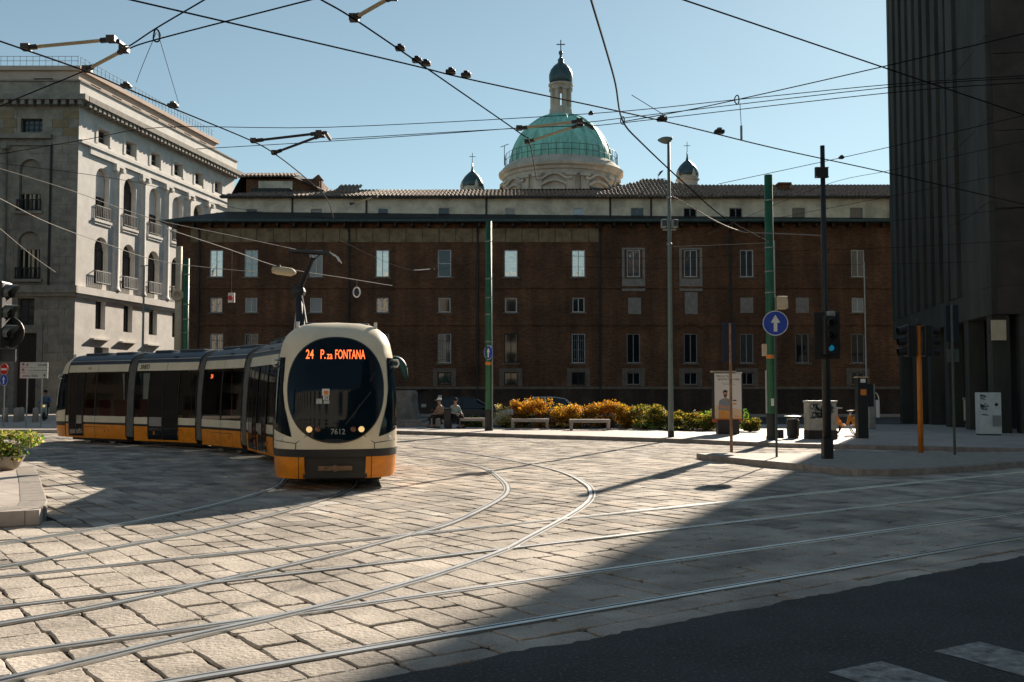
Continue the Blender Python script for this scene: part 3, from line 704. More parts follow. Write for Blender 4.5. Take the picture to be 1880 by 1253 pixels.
# lower roof skirt
AS = 1.3                                   # attic set-back
ax0 = XY(417, BY + AS, 385)
az0, az1 = ZY(404, BY + AS), ZY(363.5, BY + AS)
lr = MB(); lr.add([fB(bx0 - 1.0, zt + .12, 1.0), fB(bx1, zt + .12, 1.0), fB(bx1, az0 + .1, -AS - .05), fB(ax0 - .05, az0 + .1 + .55, -AS - .05), fB(bx0 - 1.0, zt + .12, -13)],
                  [(0, 1, 2, 3), (0, 3, 4)])
obj('lower_roof', lr, 'darkroof', brick, world=True)
# attic
fA = wallmap((0, BY + AS, 0), (1, 0, 0), (0, -1, 0))
aw = []
for c_ in (462, 581, 703, 815, 937, 1062, 1170, 1267, 1351, 1466, 1572, 1678):
    x = XY(c_, BY + AS, 390); h = .42 if c_ < 1100 else .5
    aw.append((x - h, x + h, ZY(402, BY + AS), ZY(382 if c_ > 600 else 384, BY + AS), c_))
obj('attic_wall', wall(fA, ax0, bx1, az0 - .4, az1, [a[:4] for a in aw], .22), 'plaster', brick, world=True)
obj('attic_side', MB().add([(ax0, BY + AS, az0 - .4), (ax0, BY + 13, az0 - .4), (ax0, BY + 13, az1), (ax0, BY + AS, az1)], [(0, 1, 2, 3)]), 'plaster', brick, world=True)
for a, b, c, d, c_ in aw:
    two = c_ > 1100
    w_ = window(brick, fA, a, b, c, d, .12, 'white' if c_ in (703, 937, 1062) else 'greyframe', {937: 'curtain', 581: 'curtain', 1062: 'pane_mid', 1466: 'pane_mid', 1572: 'pane_mid'}.get(c_, 'pane'), (1 if two else 0, 0), fw=.06)
    if c_ in (1170, 1267, 1351, 1466, 1572, 581, 815, 937):
        s = MB(); e = .13; s.mbox(fA, a - e, a - .002, c, d + e, -.02, .03); s.mbox(fA, b + .002, b + e, c, d + e, -.02, .03); s.mbox(fA, a - .002, b + .002, d + .002, d + e, -.02, .03); obj('surround', s, 'plaster', w_, world=True)
for c_ in (537, 673, 893, 1120, 1195, 1634):
    x = XY(c_, BY + AS, 385); obj('drainpipe', MB().tube([fA(x, az0, .1), fA(x, az1, .1)], .07, 6), 'pipe', brick, world=True)
for c_, y0, y1 in ((366, 425, 640), (641, 425, 600), (877, 425, 760), (1101, 425, 760), (1340, 425, 760)):
    x = bxx(c_, 500); obj('drainpipe', MB().tube([fB(x, bz(y1), .12), fB(x, bz(y0) - .1, .12), fB(x, zt, .8)], .08, 6), 'pipe', brick, world=True)
# tiled roof: corrugated pan-tiles with real rolls and stepped courses
def tiled(name, par, xa, xb, ya, za, yb, zb, hipL=0.0, hipR=0.0, pitch=.30, rows=8):
    mb = MB(); n = int((xb - xa) / pitch); prof = [0, .6, 1, .6]
    for j in range(rows):
        t0, t1 = j / rows, (j + 1) / rows + .01
        y0, y1 = ya + (yb - ya) * t0, ya + (yb - ya) * t1; z0, z1 = za + (zb - za) * t0 + .05, za + (zb - za) * t1
        lo, hi = xa + hipL * t0, xb - hipR * t0
        i0, i1 = int((lo - xa) / pitch), int((hi - xa) / pitch)
        row0, row1 = [], []
        for i in range(i0 * 4, i1 * 4 + 1):
            x = xa + i * pitch / 4; h = .14 * prof[i % 4]; jx = .03 * math.sin(i // 4 * 12.9 + j * 4.1)
            row0.append((x + jx, y0, z0 + h)); row1.append((x + jx, y1, z1 + h))
        if len(row0) > 1:
            k = len(row0); fr_ = [(x, y - .001, z - .16) for x, y, z in row0]
            mb.add(fr_ + row0 + row1, [(q, q + 1, q + 1 + k, q + k) for q in range(k - 1)] + [(k + q, k + q + 1, k + q + 1 + k, k + q + k) for q in range(k - 1)])
    return obj(name, mb, 'tile', par, world=True, fix=False)
ye, ze = BY + AS - .55, az1 - .02
ridgeY = BY + 5.6
def rz_(y): return ZY(y, ridgeY)
xr = XY(1135, BY, 350)
tiled('tile_roof', brick, ax0 - .4, xr, ye, ze, ridgeY, rz_(351), hipL=4)
tiled('tile_roof', brick, xr - .2, bx1, ye, ze, ridgeY + .3, rz_(340.5))
tiled('tile_roof', brick, XY(1095, BY, 350), XY(1335, BY, 345), ye - .06, ze + .02, ridgeY + .6, ZY(331, ridgeY + .6), hipL=4.9, hipR=3.9, rows=12)
obj('roof_back', MB().add([(ax0, ridgeY, rz_(351)), (bx1, ridgeY + .3, rz_(341)), (bx1, BY + 12, az1), (ax0, BY + 12, az1)], [(0, 1, 2, 3)]), 'darkroof', brick, world=True)
obj('attic_eaves', MB().mbox(fA, ax0 - .45, bx1, az1 - .06, az1 + .05, -.02, .58), 'darkroof', brick, world=True)
# raised block at the left end
rY = BY + 4.2
q0, q1 = XY(447, rY), XY(560, rY)
fR = wallmap((0, rY, 0), (1, 0, 0), (0, -1, 0))
zz0, zz1 = ZY(365, rY), ZY(331, rY)
obj('roof_storey', MB().box(q0, q1 + 1.0, rY, rY + 5, zz0 - 1, zz1 + .1), 'brick', brick, world=True)
obj('roof_storey_panel', MB().mbox(fR, XY(470, rY), XY(533, rY), ZY(349, rY), ZY(333, rY), -.02, .06), 'plaster', brick, world=True)
obj('awning_frame', MB().mbox(fR, XY(462, rY), XY(532, rY), ZY(360, rY), ZY(350, rY), .0, .9), 'darkroof', brick, world=True)
rs = MB(); xa, xb, ya, yb, zq = XY(420, rY - .8), XY(592, rY - .8), rY - .9, rY + 6, ZY(336, rY - .9)
rt = ZY(323, rY + 2.4); x0r, x1r = XY(452, rY + 2), XY(548, rY + 2)
rs.add([(xa, ya, ZY(357, ya)), (xb, ya, ZY(350, ya)), (xb, yb, zq - .5), (xa, yb, zq - .5), (x0r, rY + 2.4, rt), (x1r, rY + 2.4, rt), (x0r, rY - .5, zz1 + .12), (x1r, rY - .5, zz1 + .12)],
       [(4, 6, 7, 5), (0, 6, 4), (7, 1, 5), (1, 2, 5), (2, 3, 4, 5), (3, 0, 4)])
obj('hip_roof', rs, 'darkroof', brick, world=True)
tiled('tile_roof', brick, x0r, x1r, rY - .45, zz1 + .2, rY + 2.4, rt + .1, rows=4)
tiled('tile_roof', brick, XY(615, rY), XY(662, rY), rY - 1.5, ZY(354, rY - 1.5), rY + 1.5, ZY(341.5, rY + 1.5), rows=4)
cx_ = XY(578, rY); ch = MB(); ch.box(cx_ - .32, cx_ + .32, rY + .3, rY + .9, zz0, ZY(328, rY)); ch.add([(cx_ - .4, rY + .2, ZY(328, rY)), (cx_ + .4, rY + .2, ZY(328, rY)), (cx_ + .4, rY + 1, ZY(328, rY)), (cx_ - .4, rY + 1, ZY(328, rY)), (cx_ - .05, rY + .6, ZY(318, rY)), (cx_ + .05, rY + .6, ZY(318, rY))], [(0, 1, 5, 4), (1, 2, 5), (2, 3, 4, 5), (3, 0, 4), (0, 3, 2, 1)])
obj('chimney', ch, 'brick', brick, world=True)
cx_ = XY(1447, BY + 3); cY = BY + 3.2
ch = MB(); ch.box(cx_ - .38, cx_ + .38, cY, cY + .8, ZY(362, cY), ZY(339, cY)); ch.box(cx_ - .52, cx_ + .52, cY - .12, cY + .95, ZY(339, cY), ZY(335.5, cY)); obj('chimney', ch, 'brick', brick, world=True)
# roof dish
dish = thing('satellite_dish', 'dark satellite dish on a bracket above the tiled roof hip', 'satellite dish', PY(1214, 331, ridgeY))
obj('reflector', MB().lathe([(.02, .12), (.16, .09), (.3, .0), (.32, .01), (.16, .13), (.02, .17)], 16, m=Matrix.Translation((0, 0, .55)) @ Matrix.Rotation(R(-50), 4, 'Y')), 'blackp', dish)
obj('bracket', MB().tube([(0.35, 0, -.25), (.3, 0, .1), (-.25, 0, .1), (-.25, 0, .5)], .03, 5), 'blackp', dish)

# ------------------------------------------------------------------ pale corner palace, left
LY = 75.0
L0 = PY(134, 720, LY); L0.z = 0
sdv = Vector((math.sin(R(9.8)), math.cos(R(9.8)), 0)); snv = Vector((sdv.y, -sdv.x, 0))
fLF = wallmap(L0, (-1, 0, 0), (0, -1, 0))           # front: u grows to the left
fLS = wallmap(L0, sdv, snv)                         # side: u grows into the street
pal = thing('corner_palace', 'pale stone corner palace with arched windows and giant half columns left of the brick palace', 'building', (L0.x, L0.y, 0))
def lz(y): return ZY(y, LY)
def lu(px_, y): return L0.x - XY(px_, LY, y)
SL = 26.6
Zr, Zp1, Zp0, Zc1, Zc0 = lz(112), lz(150), lz(152), lz(178), lz(204)
Zled = lz(530)
bays = [3.3 + 3.95 * i for i in range(6)]
ops = []
for t in bays:
    ops += [(t - .8, t + .8, lz(246), lz(218)), (t - .95, t + .95, lz(390), lz(292), True), (t - .95, t + .95, lz(514), lz(424), True), (t - .62, t + .72, lz(600), lz(546))]
ops += [(2.6, 4.6, 0.0, lz(634)), (7.0, 9.0, 0.0, lz(650)), (11, 13, 0, lz(650))]
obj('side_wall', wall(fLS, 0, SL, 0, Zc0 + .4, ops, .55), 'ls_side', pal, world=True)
for i, t in enumerate(bays):
    window(pal, fLS, t - .8, t + .8, lz(246), lz(218), .5, 'greyframe', 'pane', (1, 1), fw=.08)
    up = window(pal, fLS, t - .95, t + .95, lz(390), lz(292), .5, 'iron', 'pane', (1, 0), True, fw=.08)
    if i in (0, 2, 3): obj('roller_blind', pane_mb(fLS, t - .9, t + .9, lz(346), lz(293.5), -.43, True), 'ls_side', up, world=True)
    lo = window(pal, fLS, t - .95, t + .95, lz(514), lz(424), .5, 'iron', 'pane', (1, 0), True, fw=.08)
    window(pal, fLS, t - .62, t + .72, lz(600), lz(546), .45, 'iron', 'pane', (1, 0), fw=.08)
    s = MB(); s.mbox(fLS, t - 1.2, t + 1.2, lz(392) - .2, lz(392), .002, .16); s.mbox(fLS, t - 1.1, t + 1.1, lz(392) - .4, lz(392) - .2, .002, .09)
    obj('sill', s, 'ls_side', up, world=True)
    for (wz_, par) in ((lz(390), up), (lz(514), lo)):
        g = MB(); n_ = .13 if par is up else .26
        for zz in (wz_ + .05, wz_ + .95): g.mbox(fLS, t - 1.0, t + 1.0, zz, zz + .07, n_ - .05, n_)
        for k in range(9): g.mbox(fLS, t - 1.0 + k * .245, t - 1.0 + k * .245 + .04, wz_ + .05, wz_ + 1.0, n_ - .05, n_ - .01)
        for k in (-1.0, .96): g.mbox(fLS, t + k, t + k + .05, wz_ + .95, wz_ + 1.02, .0, n_)
        obj('balcony_railing', g, 'greyframe' if par is lo else 'iron', par, world=True)
    # attic window surround
    s = MB(); a, b, c, d = t - .8, t + .8, lz(246), lz(218)
    s.mbox(fLS, a - .3, a - .01, c - .1, d + .2, .002, .05); s.mbox(fLS, b + .01, b + .3, c - .1, d + .2, .002, .05); s.mbox(fLS, a - .01, b + .01, d + .01, d + .2, .002, .05)
    obj('window_surround', s, 'ls_side', pal, world=True)
    if i < 3:
        zz = lz(618 + 1 * i); s = MB(); s.mbox(fLS, t - 1.2, t + 1.2, zz - .12, zz, .002, .3); obj('awning', s, 'ls_side', pal, world=True)
for i in range(5):                       # giant half columns
    t = 3.3 + 1.975 + 3.95 * i; c_ = fLS(t, 0, -.2); zb, ztop = Zled + .25, lz(275)
    mb = MB(); mb.lathe([(.62, zb), (.62, zb + .2), (.55, zb + .3), (.50, zb + .5), (.50, zb + 3), (.43, ztop - .7), (.46, ztop - .66), (.44, ztop - .6)], 20, (c_.x, c_.y, 0)); cl = obj('half_column', mb, 'ls_side', pal, world=True, smooth=True)
    cp = MB()
    for s_ in (-1, 1):
        ctr_ = fLS(t + s_ * .48, ztop - .42, .10)
        cp.lathe([(.22, -.3), (.22, .3)], 12, m=Matrix.Translation(ctr_) @ snv.to_track_quat('Z', 'Y').to_matrix().to_4x4())
    cp.mbox(fLS, t - .6, t + .6, ztop - .25, ztop, .0, .34); obj('capital', cp, 'ls_side', cl, world=True)
ent = MB(); ent.mbox(fLS, 1.3, SL, lz(275), lz(262), .003, .20); ent.mbox(fLS, 0, SL, lz(262), lz(256), .003, .30); obj('entablature', ent, 'ls_side', pal, world=True)
led = MB(); led.mbox(fLS, -.3, SL, Zled - .35, Zled + .2, .004, .34); led.mbox(fLS, -.2, SL, Zled - .6, Zled - .35, .004, .2); obj('string_course', led, 'ls_side', pal, world=True)
# front wall
fops = []
for k in (0, 1):
    o_ = 6.4 * k
    fops += [(lu(78, 230) + o_, lu(38, 230) + o_, lz(245), lz(218)), (lu(75, 340) + o_, lu(35, 340) + o_, lz(388), lz(292), True), (lu(73, 470) + o_, lu(32, 470) + o_, lz(513), lz(425), True), (lu(63, 570) + o_, lu(32, 570) + o_, lz(598), lz(548)), (lu(68, 660) + o_, lu(29, 660) + o_, 0.0, lz(612))]
FL = 14.0
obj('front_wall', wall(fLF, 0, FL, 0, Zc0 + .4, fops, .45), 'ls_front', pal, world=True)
for i, o_ in enumerate(fops):
    a, b, c, d = o_[:4]; arch = len(o_) > 4
    if i % 5 == 4:
        dd = MB(); dd.mbox(fLF, a, b, 0, d, -.4, -.36); dd.mbox(fLF, (a + b) / 2 - .04, (a + b) / 2 + .04, 0, d, -.36, -.33); obj('door', dd, 'darkwood', pal, world=True)
        sfr = MB(); sfr.mbox(fLF, a - .45, a - .02, 0, d + .6, .003, .2); sfr.mbox(fLF, b + .02, b + .45, 0, d + .6, .003, .2); sfr.mbox(fLF, a - .02, b + .02, d + .02, d + .6, .003, .2); obj('door_surround', sfr, 'cornice', pal, world=True)
        continue
    w_ = window(pal, fLF, a, b, c, d, .4, 'darkwood' if i % 5 else 'iron', 'pane_mid' if i % 5 in (3,) else 'pane', (3 if i % 5 in (0, 1, 2) else 1, 0 if arch else 2), arch, fw=.1)
    if arch:
        obj('roller_blind', pane_mb(fLF, a + .04, b - .04, (c + (d - c) * (.34 if i % 5 == 1 else .63)), d - .03, -.33, True), 'ls_front', w_, world=True)
        zl = c + (d - c) * (.34 if i % 5 == 1 else .63)
        for q in range(4):
            u_ = a + .2 + (b - a - .4) * (q + .5) / 4 - .1; obj('curtain', MB().mbox(fLF, u_, u_ + .14 + .06 * (q % 2), c + .1, zl, -.395, -.385), 'beige', w_, world=True)
        g = MB()
        for zz in (c + .05, c + .8): g.mbox(fLF, a - .12, b + .12, zz, zz + .08, .12, .2)
        for q in range(10): g.mbox(fLF, a - .12 + q * (b - a + .2) / 9.3, a - .06 + q * (b - a + .2) / 9.3, c + .05, c + .85, .13, .18)
        obj('balcony_railing', g, 'iron', w_, world=True)
    obj('sill', MB().mbox(fLF, a - .25, b + .25, c - .22, c - .01, .003, .28), 'ls_front', w_, world=True)
# ashlar blocks laid proud of the front wall
zc_ = 0.1; kk = 0
while zc_ < Zc0 - .3:
    h = .66; a = -.02 + (.0 if kk % 2 else .45) - .47
    while a < 6.6:
        wd = 1.25; b = a + wd
        segs = [(max(a, 0.02), b)]
        for o_ in fops:
            if o_[2] - .25 < zc_ + h and o_[3] + .05 > zc_:
                ns = []
                for s0, s1 in segs:
                    e0_, e1_ = o_[0] - .28, o_[1] + .28
                    if s1 <= e0_ or s0 >= e1_: ns.append((s0, s1))
                    else:
                        if s0 < e0_: ns.append((s0, e0_))
                        if s1 > e1_: ns.append((e1_, s1))
                segs = ns
        if abs(zc_ + h / 2 - Zled) > .7:
            for s0, s1 in segs:
                if s1 - s0 > .12:
                    ochre = lz(258) < zc_ and rw.random() < .75
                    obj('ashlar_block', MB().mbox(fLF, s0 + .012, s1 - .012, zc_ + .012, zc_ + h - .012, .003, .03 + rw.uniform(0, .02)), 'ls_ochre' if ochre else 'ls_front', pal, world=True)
        a = b
    zc_ += h; kk += 1
fl = MB(); fl.mbox(fLF, -.31, FL, Zled - .35, Zled + .2, .004, .5); fl.mbox(fLF, -.18, FL, Zled - .6, Zled - .35, .004, .3); obj('string_course', fl, 'ls_front', pal, world=True)
obj('string_course', MB().mbox(fLF, lu(97, 250), FL, lz(256), lz(248), .004, .4), 'ls_front', pal, world=True)
x_ = lu(93, 400); obj('drainpipe', MB().tube([fLF(x_, Zled, .16), fLF(x_, lz(268), .16)], .09, 6), 'pipe', pal, world=True)
obj('panel_moulding', MB().mbox(fLF, x_ - .02, FL, lz(268), lz(264), .004, .22), 'cornice', pal, world=True)
c_ = fLF(lu(2, 400), 0, .25); zb = Zled + .2; mb = MB().lathe([(.6, zb), (.6, zb + .2), (.5, zb + .4), (.5, zb + 3), (.42, lz(280)), (.42, lz(270))], 20, (c_.x, c_.y, 0)); cl = obj('half_column', mb, 'ls_front', pal, world=True, smooth=True)
for s_ in (-1, 1): obj('volute', MB().lathe([(.24, -.3), (.24, .3)], 12, m=Matrix.Translation(fLF(lu(2, 400) + s_ * .45, lz(272), .5)) @ Matrix.Rotation(R(90), 4, 'X')), 'ls_front', cl, world=True)
# cornice with dentils, parapet, pink attic, top
def ring(name, m, pro, z0, z1, back=0.0):
    mb = MB(); mb.mbox(fLF, -pro * .95, FL, z0, z1, -back - .4, pro); mb.mbox(fLS, 0, SL + pro, z0 + .002, z1 - .002, -back - .4, pro - .002); return obj(name, mb, m, pal, world=True)
ring('cornice', 'cornice', .2, Zc0 + .4, Zc0 + .75); ring('cornice', 'cornice', .85, Zc1 - .42, Zc1)
ring('cornice', 'cornice', .32, Zc0 + .75, Zc1 - .42)
for u_ in range(0, int(SL / .62)):
    obj('dentil', MB().mbox(fLS, .2 + u_ * .62, .2 + u_ * .62 + .32, Zc1 - .78, Zc1 - .43, .3, .74), 'cornice', pal, world=True)
for u_ in range(0, 10): obj('dentil', MB().mbox(fLF, -.5 + u_ * .62, -.5 + u_ * .62 + .32, Zc1 - .78, Zc1 - .43, .3, .74), 'cornice', pal, world=True)
pw = MB(); pw.mbox(fLF, 0, FL, Zc1, Zp1, -.5, 0.0); obj('parapet', pw, 'ls_front', pal, world=True)
pw = MB(); pw.mbox(fLS, .01, SL + .5, Zc1, Zp1, -.5, .02); obj('parapet', pw, 'ls_side', pal, world=True)
cap_ = MB(); cap_.mbox(fLF, -.1, FL, Zp1, Zp1 + .12, -.6, .12); cap_.mbox(fLS, 0, SL + .6, Zp1 + .001, Zp1 + .119, -.6, .12); obj('parapet_coping', cap_, 'cornice', pal, world=True)
fT = wallmap(L0 + sdv * 1.2 - snv * .9 + Vector((-.0, 0, 0)), (-1, 0, 0), (0, -1, 0)); fTS = wallmap(L0 + sdv * 1.2 - snv * .9, sdv, snv)
aops = [(2.0, 3.5, Zp1 + .15, lz(134))]
obj('attic_front', wall(fT, 0, FL, Zp1 - .5, Zr - .35, aops, .3), 'ls_pink', pal, world=True)
sops = [(1.6 + 3.0 * i, 3.0 + 3.0 * i, Zp1 + .1, Zp1 + .75) for i in range(7)]
obj('attic_side', wall(fTS, 0, SL - 3.5, Zp1 - .5, Zr - .35, sops, .3), 'ls_pink', pal, world=True)
window(pal, fT, *aops[0], .2, 'iron', 'pane_mid', (0, 0))
for o_ in sops: window(pal, fTS, *o_, .2, 'iron', 'pane', (1, 0))
tp = MB(); tp.mbox(fT, -.2, FL, Zr - .35, Zr, -8, .22); tp.mbox(fTS, 0, SL - 3.2, Zr - .348, Zr - .002, -8, .22); obj('roof_slab', tp, 'ls_pink', pal, world=True)
rl = MB()
for i in range(40):
    p = fTS(.2 + i * .56, 0, 0); rl.tube([(p.x, p.y, Zr), (p.x, p.y, Zr + .8)], .018, 4)
for zz in (Zr + .45, Zr + .8): rl.tube([fTS(0.2, zz, 0), fTS(SL - 4, zz, 0)], .02, 4)
for i in range(20):
    p = fT(.1 + i * .5, 0, 0); rl.tube([(p.x, p.y, Zr), (p.x, p.y, Zr + .8)], .018, 4)
for zz in (Zr + .45, Zr + .8): rl.tube([fT(0, zz, 0), fT(FL, zz, 0)], .02, 4)
obj('roof_railing', rl, 'galv', pal, world=True)
obj('back_block', MB().add([fLF(FL, 0), fLF(FL, Zc0), fLF(FL, Zc0, -26), fLF(FL, 0, -26), fLS(SL, 0), fLS(SL, Zp1), fLS(SL, Zp1, -20), fLS(SL, 0, -20)], [(0, 1, 2, 3), (4, 5, 6, 7)]), 'ls_front', pal, world=True)

# ------------------------------------------------------------------ dark tower, right
Nc = Vector((19.0, 39.1, 0)); Fc = Vector((22.35, 58.0, 0)); td = (Fc - Nc).normalized(); tn = Vector((-td.y, td.x, 0))
TL = (Fc - Nc).length; TH = 36.0
fTw = wallmap(Nc, td, tn); nd_ = Vector((0.985, -0.17, 0)); nn_ = Vector((-0.17, -0.985, 0)); fTn = wallmap(Nc, nd_, nn_)
tow = thing('concrete_tower', 'tall dark concrete office block with close vertical piers on the shaded side of the square', 'building', (Nc.x, Nc.y, 0))
ZB = 5.3
c1 = fTw(0, 0); core = [fTw(0.05, 0, -.6), fTw(TL, 0, -.6), fTw(TL, 0, -30), fTn(30, 0, -12), fTn(30, 0, -.6), fTn(.3, 0, -.6)]
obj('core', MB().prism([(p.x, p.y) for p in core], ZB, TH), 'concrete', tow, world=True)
core2 = [fTw(1.5, 0, -2.4), fTw(TL - .3, 0, -2.0), fTw(TL - .3, 0, -28), fTn(29, 0, -12), fTn(29, 0, -2.2), fTn(2, 0, -2.2)]
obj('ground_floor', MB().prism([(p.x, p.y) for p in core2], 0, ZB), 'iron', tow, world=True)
obj('soffit_beam', MB().mbox(fTw, 0, TL, ZB - .5, ZB + .6, -.62, .1), 'concrete', tow, world=True)
obj('soffit_beam', MB().mbox(fTn, .1, 30, ZB - .5, ZB + .6, -.62, .1), 'concrete2', tow, world=True)
t = 6.4
while t < TL - .4:
    obj('pier', MB().mbox(fTw, t, t + .85, ZB + .6, TH, -.6, .12), 'concrete', tow, world=True)
    g0 = t + .85
    if g0 + .75 < TL:
        for k in range(9):
            z0 = ZB + 1.2 + k * 3.35
            obj('window', MB().mbox(fTw, g0 + .02, g0 + .72, z0, z0 + 2.2, -.6, -.45), 'pane', tow, world=True)
    t += 1.62
obj('corner_pier', MB().mbox(fTw, TL - .5, TL, ZB + .6, TH, -.6, .14), 'concrete', tow, world=True)
for (a, b, n) in ((0.02, 1.5, .10), (1.55, 4.6, .02), (4.75, 5.9, .16)):
    z0 = ZB + .6; k = 0
    while z0 < TH:
        h = 3.35; obj('cladding_panel', MB().mbox(fTw, a, b, z0 + .012, min(z0 + h, TH) - .012, -.6, n), 'concrete', tow, world=True); z0 += h; k += 1
for i in range(8):
    for k in range(10):
        z0 = ZB + .6 + 3.1 * k
        if rw.random() < .3 and i > 0: m_ = 'concrete'
        elif (i, k) == (1, 2): m_ = 'concrete3'
        else: m_ = 'concrete2'
        obj('cladding_panel', MB().mbox(fTn, .12 + i * 1.55, .12 + i * 1.55 + 1.53, z0 + .012, z0 + 3.08, -.6, .02 + rw.uniform(0, .05)), m_, tow, world=True)
for t in (.2, 3.6, 7.0, 10.4, 13.8, 17.2):
    obj('column', MB().mbox(fTw, t, t + .7, 0, ZB - .5, -.6, .05), 'concrete', tow, world=True)
obj('column', MB().mbox(fTn, .9, 2.9, 0, ZB - .5, -.6, .03), 'concrete', tow, world=True)
sg = PY(1826, 607, 38.6)
wsn = thing('wall_sign', 'small beige square sign fixed at the corner of the dark office block', 'sign', (sg.x, sg.y, sg.z))
obj('plate', MB().box(-.28, .28, -.35, -.29, -.4, .38), 'beige', wsn); obj('bracket', MB().box(-.05, .05, -.29, .4, -.1, .1), 'blackp', wsn)

# ------------------------------------------------------------------ church dome
DY = 120.0; kD = F / DY
def dz(y): return ZY(y, DY - interp([(95, 0), (150, 1.2), (212, 1.8), (240, 4), (285, 6.2), (300, 7.2), (400, 6.8)], y))
dcx = XY(1030, DY, 300)
ch = thing('church_dome', 'large green copper church dome with lantern and stucco drum behind the brick palace', 'dome', (dcx, DY, 0))
def dr(px_): return px_ / kD
obj('body', MB().box(-15, 15, -9, 16, 0, dz(380)), 'church', ch)
obj('drum', MB().lathe([(dr(104), dz(385)), (dr(104), dz(318)), (dr(106), dz(317)), (dr(106), dz(309)), (dr(109), dz(308)), (dr(110), dz(303)), (dr(115), dz(301)), (dr(116), dz(297)), (dr(113), dz(295)), (dr(108), dz(290)), (dr(100), dz(284))], 64), 'church', ch, smooth=False)
prof = []
for k in range(19):
    a = R(90) * k / 18; prof.append((dr(95) * math.cos(a) ** .92 if k < 18 else .1, dz(287) + (dz(205) - dz(287)) * math.sin(a) ** 1.12))
prof = [p for p in prof if p[0] > dr(26)] + [(dr(26), dz(211))]
dm = obj('copper_shell', MB().lathe(prof, 64), 'dome', ch, smooth=True)
for k in range(16):
    a = 2 * math.pi * (k + .35) / 16; pts = [((r + .02) * math.cos(a), (r + .02) * math.sin(a), z) for r, z in prof]
    obj('rib', MB().tube(pts, .13, 6), 'dome', dm)
for k in range(8):
    a = R(-90 - 9.5 + 45 * k)
    m_ = Matrix.Rotation(a, 4, 'Z')
    fD = lambda u, z, n=0.0, m_=m_: m_ @ Vector((dr(104) + n, u, z))
    pn = MB(); pn.mbox(fD, -1.3, 1.3, dz(380), dz(341), -.3, .12); w_ = obj('window', pn, 'domedark' if k in (1, 7) else 'church', ch)
    if k in (1, 7, 0, 2, 6):
        pass
    fr_ = MB(); n = 12; pts = [(-1.55 + 3.1 * i / n, dz(341) + .55 * math.sin(math.pi * i / n)) for i in range(n + 1)]
    for i in range(n): fr_.add([fD(pts[i][0], pts[i][1], q) for q in (.0, .35)] + [fD(pts[i + 1][0], pts[i + 1][1], q) for q in (.0, .35)] + [fD(pts[i + 1][0], pts[i + 1][1] + .3, q) for q in (.0, .35)] + [fD(pts[i][0], pts[i][1] + .3, q) for q in (.0, .35)], [(0, 1, 3, 2), (4, 5, 7, 6), (1, 7, 5, 3)])
    # scrolled pediment
    pts = [(-2.1, dz(329)), (-1.4, dz(329)), (-1.0, dz(325)), (-.6, dz(321)), (0, dz(319)), (.6, dz(321)), (1.0, dz(325)), (1.4, dz(329)), (2.1, dz(329))]
    for i in range(8): fr_.add([fD(pts[i][0], pts[i][1], q) for q in (.0, .4)] + [fD(pts[i + 1][0], pts[i + 1][1], q) for q in (.0, .4)] + [fD(pts[i + 1][0], pts[i + 1][1] + .3, q) for q in (.0, .4)] + [fD(pts[i][0], pts[i][1] + .3, q) for q in (.0, .4)], [(0, 1, 3, 2), (4, 5, 7, 6), (1, 7, 5, 3)])
    obj('pediment', fr_, 'church', w_)
    m2 = Matrix.Rotation(a + R(22.5), 4, 'Z'); fP = lambda u, z, n=0.0, m2=m2: m2 @ Vector((dr(104) + n, u, z))
    pl = MB()
    for s_ in (-.85, .85): pl.mbox(fP, s_ - .5, s_ + .5, dz(385), dz(322), -.4, .28); pl.mbox(fP, s_ - .62, s_ + .62, dz(322), dz(316), -.4, .5)
    obj('pilaster', pl, 'church', ch)
rl = MB()
for k in range(48):
    a = 2 * math.pi * k / 48; r_ = dr(104); rl.tube([(r_ * math.cos(a), r_ * math.sin(a), dz(286)), (r_ * math.cos(a), r_ * math.sin(a), dz(268))], .03, 4)
for z in (dz(268), dz(277)): rl.tube([(dr(104) * math.cos(2 * math.pi * k / 48), dr(104) * math.sin(2 * math.pi * k / 48), z) for k in range(49)], .03, 4)
obj('walkway_railing', rl, 'iron', ch)
ln = obj('lantern_base', MB().lathe([(dr(27), dz(214)), (dr(27), dz(209)), (dr(22), dz(205)), (dr(21), dz(195)), (dr(19), dz(192))], 32), 'church', ch)
for k in range(8):
    a = 2 * math.pi * (k + .42) / 8; m_ = Matrix.Rotation(a, 4, 'Z'); fK = lambda u, z, n=0.0, m_=m_: m_ @ Vector((dr(17) + n, u, z))
    pc = MB(); pc.mbox(fK, -.24, .24, dz(195), dz(157), -.25, .18); pc.mbox(fK, -.32, .32, dz(162), dz(158), -.3, .3); obj('lantern_column', pc, 'church', ch)
lr_ = MB().lathe([(dr(19), dz(160)), (dr(20), dz(155)), (dr(23), dz(153)), (dr(23), dz(150)), (dr(19), dz(149))], 32); obj('lantern_cornice', lr_, 'church', ch)
cap = [(dr(20), dz(150)), (dr(22), dz(143)), (dr(22), dz(134)), (dr(19), dz(126)), (dr(13), dz(119)), (dr(7), dz(115)), (dr(5), dz(112)), (dr(6), dz(109)), (dr(3), dz(106)), (dr(2), dz(102)), (dr(4), dz(98)), (dr(3.6), dz(95)), (.05, dz(93))]
obj('lantern_cap', MB().lathe(cap, 24), 'domedark', ch, smooth=True)
cr_ = MB().tube([(0, 0, dz(95)), (0, 0, dz(74))], .07, 5); cr_.tube([(-dr(8), 0, dz(82)), (dr(8), 0, dz(82))], .07, 5); obj('cross', cr_, 'domedark', ch)
obj('antenna', MB().tube([(-dr(105), -1, dz(285)), (-dr(105), -1, dz(254))], .04, 4).tube([(-dr(112), -1, dz(256)), (-dr(97), -1, dz(251))], .04, 4), 'iron', ch)
